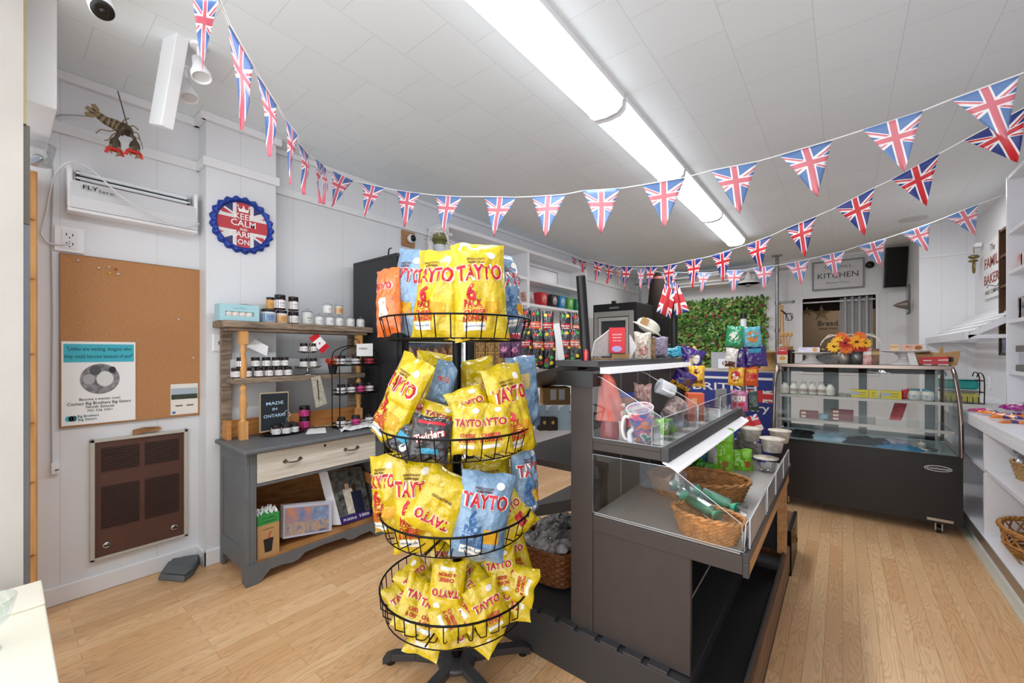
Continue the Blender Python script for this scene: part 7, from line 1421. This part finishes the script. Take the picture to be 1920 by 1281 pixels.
# FAMILY BAKERY sign
t=thing('bakery_sign','white wall sign lettered FAMILY BAKERY in red above the slatted canopy','sign',(XR-.012,at(1843,500,x=XR-.02).y-.37,2.21)); b=MB(); b.box(-.008,.012,-.36,.36,-.28,.30,mat('sign_white','dcdcde',.6)); rr=mat('brick_red_print','8f3a34',.6)
def rw(s,sz,m,y,z,w,bo=.015): b.text(s,sz,m,lambda p,q:(-.0095,-y-p,z+q),bo,w)
rw('FAMILY',.15,rr,0,.08,.62); rw('BAKERY',.14,rr,0,-.09,.64); rw('The',.1,mat('dark_script','3a3a3c',.6),0,.22,.16,.0); rw('AND COMPANY',.06,MATS['dark_script'],0,-.22,.55,.005); b.tube([(-.0095,.2*math.cos(a),-.165+.02*math.sin(2*a)) for a in [k*PI/10 for k in range(11)]],.003,MATS['dark_script'],4); b.build('board',t)
# hanging brass ornament
b=MB(); brs=mat('aged_brass','8a7a4a',.35,.8); p=at(1826,492,x=1.12); b.box(.0,.05,-.05,.05,.16,.2,whites); b.tube([(0.0,0,.17),(0,0,.1)],.005,brs,5); b.ball((0,0,.06),.045,brs,12,8,(1,1,.5)); b.ball((0,.03,.02),.04,brs,12,8,(1,1,.4))
for k in range(3): b.tube([(.0,.05*math.cos(a)+.0,-.07+.05*math.sin(a)+.02*k) for a in [j*PI/8 for j in range(16)]],.006,brs,5,True)
tag(b.build('brass_ornament',None,p),'brass ornament hanging on a hook near the alcove corner','ornament')
# slatted canopy
t=thing('slatted_canopy','white slatted wooden canopy sloping out from the right wall','canopy',(XR,6.0,1.67)); Mc=T(-XR,-6.0,-1.67); y0,y1=4.95,7.03
def sl(f): return (XR-.39*f, 1.80-.26*f)
for i in range(6):
    f0=i/6; f1=f0+.10; (xa,za),(xb,zb_)=sl(f0+.01),sl(f1); b=c_(); b.hexa([(xb,y0,zb_-.014),(xa,y0,za-.014),(xa,y1,za-.014),(xb,y1,zb_-.014),(xb,y0,zb_),(xa,y0,za),(xa,y1,za),(xb,y1,zb_)],ws); b.build('slat',t)
for y in (y0,(y0+y1)/2,y1-.03):
    b=c_(); b.prism([(XR,y,1.786),(XR-.39,y,1.526),(XR-.39,y,1.49),(XR,y,1.72)],(0,.03,0),ws); b.box(XR-.39,XR-.0,y,y+.03,1.49,1.52,ws); b.build('bracket',t)
b=c_(); b.box(XR-.41,XR-.39,y0,y1,1.48,1.545,ws); b.build('front_rail',t)
plate('power_outlet','white outlet on the right wall above the far end of the counter',XR,0,0,'outlet',(.08,.13)); o=[q for q in bpy.data.objects if q.name.startswith('power_outlet')][-1]; p=at(1853,718,x=XR-.01); o.location=(XR,p.y,p.z); o.rotation_euler=(0,0,PI)
# black wire rack with teal and yellow packs
p=at(1806,733,z=.931); wx_=at(1806,733,y=5.35); t=thing('wire_basket_stack','black wire stand holding teal and yellow packs behind the case','wire stand',(wx_.x-.03,5.35,.931)); b=MB()
for z in (.0,.1,.2): b.tube([(-.12,-.08,z),(.14,-.08,z),(.14,.08,z),(-.12,.08,z)],.004,blk,5,True)
for x in [-.12+k*.0325 for k in range(9)]: b.tube([(x,-.08,0),(x,-.08,.06)],.003,blk,4)
for x,y in ((-.12,-.08),(.14,-.08),(.14,.08),(-.12,.08)): b.tube(curve_pts([(x,y,0),(x,y,.22),(x*.8,y,.27),(x*.7,y,.23)],4),.004,blk,5)
b.build('wire_frame',t)
b=MB(); b.box(-.11,.12,-.07,.07,.01,.085,mat('yellow_packet','d8cc6a',.5,var=.2,vs=20)); tag(b.build('yellow_pack',None,(wx_.x-.03,5.35,.931),bevel=.01),'pale yellow pack on the lower level of the black wire stand','pack')
b=MB(); b.box(-.12,.12,-.07,.07,0,.085,mat('teal_packet','1fa39a',.35,var=.2,vs=20)); tag(b.build('teal_pack',None,(wx_.x-.035,5.35,1.05),bevel=.02),'bright teal pack on the upper level of the black wire stand','pack')
b=MB(); p=at(1845,736,z=.931); b.prism([(0,0,0),(.03,0,0),(.05,0,.09),(.02,0,.09)],(0,.01,0),blkm); tag(b.build('black_clip',None,p),'tiny black clip standing on the counter below the outlet','clip')
b=MB(); b.lathe([(.11,0),(.125,0),(.125,.006),(.11,.006)],mat('vent_white','cfd0d2',.5),28,(0,0,0)); b.lathe([(.0,.004),(.108,.004)],MATS['vent_white'],28); tag(b.build('ceiling_vent',None,at(1712,410,z=CE)-Vector((0,0,.0065))),'round flush ceiling vent near the alcove','vent')
# ================================================================== BUNTING
fad=union_jack('bunting_faded','d97a86','f0eef2','6484b8',1.0,.62,.4); sat=union_jack('bunting_bright','d42a34','f4f2f4','2a3a86',1.0,.62,.35); mid=union_jack('bunting_mid','cf5f70','ece8ec','4a6aa6',1.0,.62,.4)
for m_ in (fad,): m_.node_tree.nodes['Principled BSDF'].inputs['Transmission Weight'].default_value=0
PWID,PHEI=.205,.262
def bunting(name,label,pens,ends,m,curl=.01):
    P0=at(*ends[0][:2],d=ends[0][2]); t=thing(name,label,'bunting',P0); line=[Vector((0,0,0))]
    for k,q in enumerate(pens):
        lu,lv,ru,rv,tu,tv,d=q[:7]; d2=q[7] if len(q)>7 else d; mm=q[8] if len(q)>8 else m
        A=at(lu,lv,d=d)-P0; B=at(ru,rv,d=d2)-P0; C=at(tu,tv,d=(d+d2)/2)-P0; line+= [A,B]
        n=(B-A).cross(C-A).normalized(); b=MB(); rs=random.Random(k*13+len(pens)); ph=rs.uniform(0,6); am=curl*rs.uniform(.5,1.6)
        def fn(u,v):
            s=A.lerp(B,u); p=s.lerp(C,v); w=am*math.sin(u*4+ph)*(v*1.2)*(1-v*.35)+am*.5*math.sin(v*7+ph); return tuple(p+n*w)
        def uf(u,v): return ((u-.5)*PWID*(1-v), -.0-PHEI*v+.085)
        b.grid(fn,8,12,mm,True,uf); b.build('pennant',t,solid=.0008)
    line.append(at(*ends[1][:2],d=ends[1][2])-P0)
    if len(ends)>2: line.append(Vector(ends[2])-P0)
    b=MB(); b.tube(line,.0035,mat('white_tape','eeeef0',.5),5); b.build('tape',t)
    return t
bunting('bunting','nearest faded union flag bunting sweeping from the upper left to the right edge',[
 (359,-8,410,-2,379,131,1.1,1.14,mid),(430,45,476,126,454,243,1.25,1.35,mid),(485,142,520,198,508,293,1.55,1.65,mid),(535,224,557,252,543,346,1.85,1.95,mid),(562,270,580,292,571,365,2.2,2.35,mid),(590,299,604,310,598,381,2.55,2.65,mid),(604,310,613,317,609,383,2.66,2.72,mid),(624,321,662,339,622,388,2.85,3.0,mid),
 (680,343,720,352,683,408,3.05,3.05,mid),(744.5,357,788,363,758,426,3.0,2.97,mid),(815.6,366,866,369,831,437,2.9,2.83),(908,369,967,370,926,443,2.75,2.67),(997,369,1060.6,364.6,1022.7,445.5,2.6,2.52),(1093,358,1163,353.6,1127,439,2.45,2.36),(1204.6,347,1285,333,1246.5,426,2.32,2.26),
 (1332.8,320,1420,303,1387,401.5,2.22,2.15),(1462,291,1560,262.6,1533.5,368,2.12,2.03),(1618,244,1730,208,1695.8,323,1.97,1.85),(1783,186.6,1910.6,140,1888,264,1.8,1.68)],[(340,-60,1.0),(1960,118,1.6),(.93,1.75,2.915)],fad)
bunting('bunting','middle bright union flag bunting hanging from the white shelving to the right edge',[
 (1070,479,1083,487,1078,501,6.2,6.1),(1084,487,1101,492,1093,511,6.0,5.8),(1113,489,1133,496,1115.6,527,5.4,5.3),(1135,496,1153,500,1138.6,532,5.2,5.0),(1164,500,1186,500.5,1171,543,4.75,4.6),(1210,500,1232,499.5,1215,547,4.35,4.2),(1242,499.5,1270,494,1253,545,4.15,4.0),(1284,490,1318,484,1299,540,3.9,3.75),
 (1335,480,1374,467.5,1356,528,3.68,3.5),(1397,460,1445,442.5,1425,509,3.38,3.2),(1473.7,429,1531,405.7,1509,482.6,3.05,2.9),(1567.6,389.5,1640,352,1621,441,2.78,2.6),(1672,337,1760,289,1737,387,2.52,2.38),(1808,262.6,1924,200,1908,304.5,2.3,2.15)],[(1062,473,6.3),(1965,175,2.1),(1.05,2.3,2.915)],sat)
bunting('bunting','farthest faded union flag bunting ending on the right wall above the counter',[
 (1154,498,1166,503,1161,536,5.6,5.5),(1194,505,1210,505,1200.6,543,5.3,5.25),(1239,511,1270,511,1256,553,5.2,5.15),(1306.7,511.7,1334,511.7,1314.5,550,5.05,5.0),(1359,507.5,1396.7,506.7,1374.7,550,4.85,4.75),(1411.7,503,1453,498,1433.7,543.7,4.7,4.6),(1472.5,495,1516.7,486.7,1502.5,533,4.6,4.5),
 (1536.4,481,1584,470.4,1567,518.5,4.45,4.35),(1608.5,462,1661.7,447,1650.7,499,4.25,4.15),(1688.5,438,1745,418.5,1738.5,471,4.1,4.05),(1772,408,1833.7,383,1829,440.7,3.95,3.85)],[(1100,486,5.9),(1893,362,3.74)],fad)
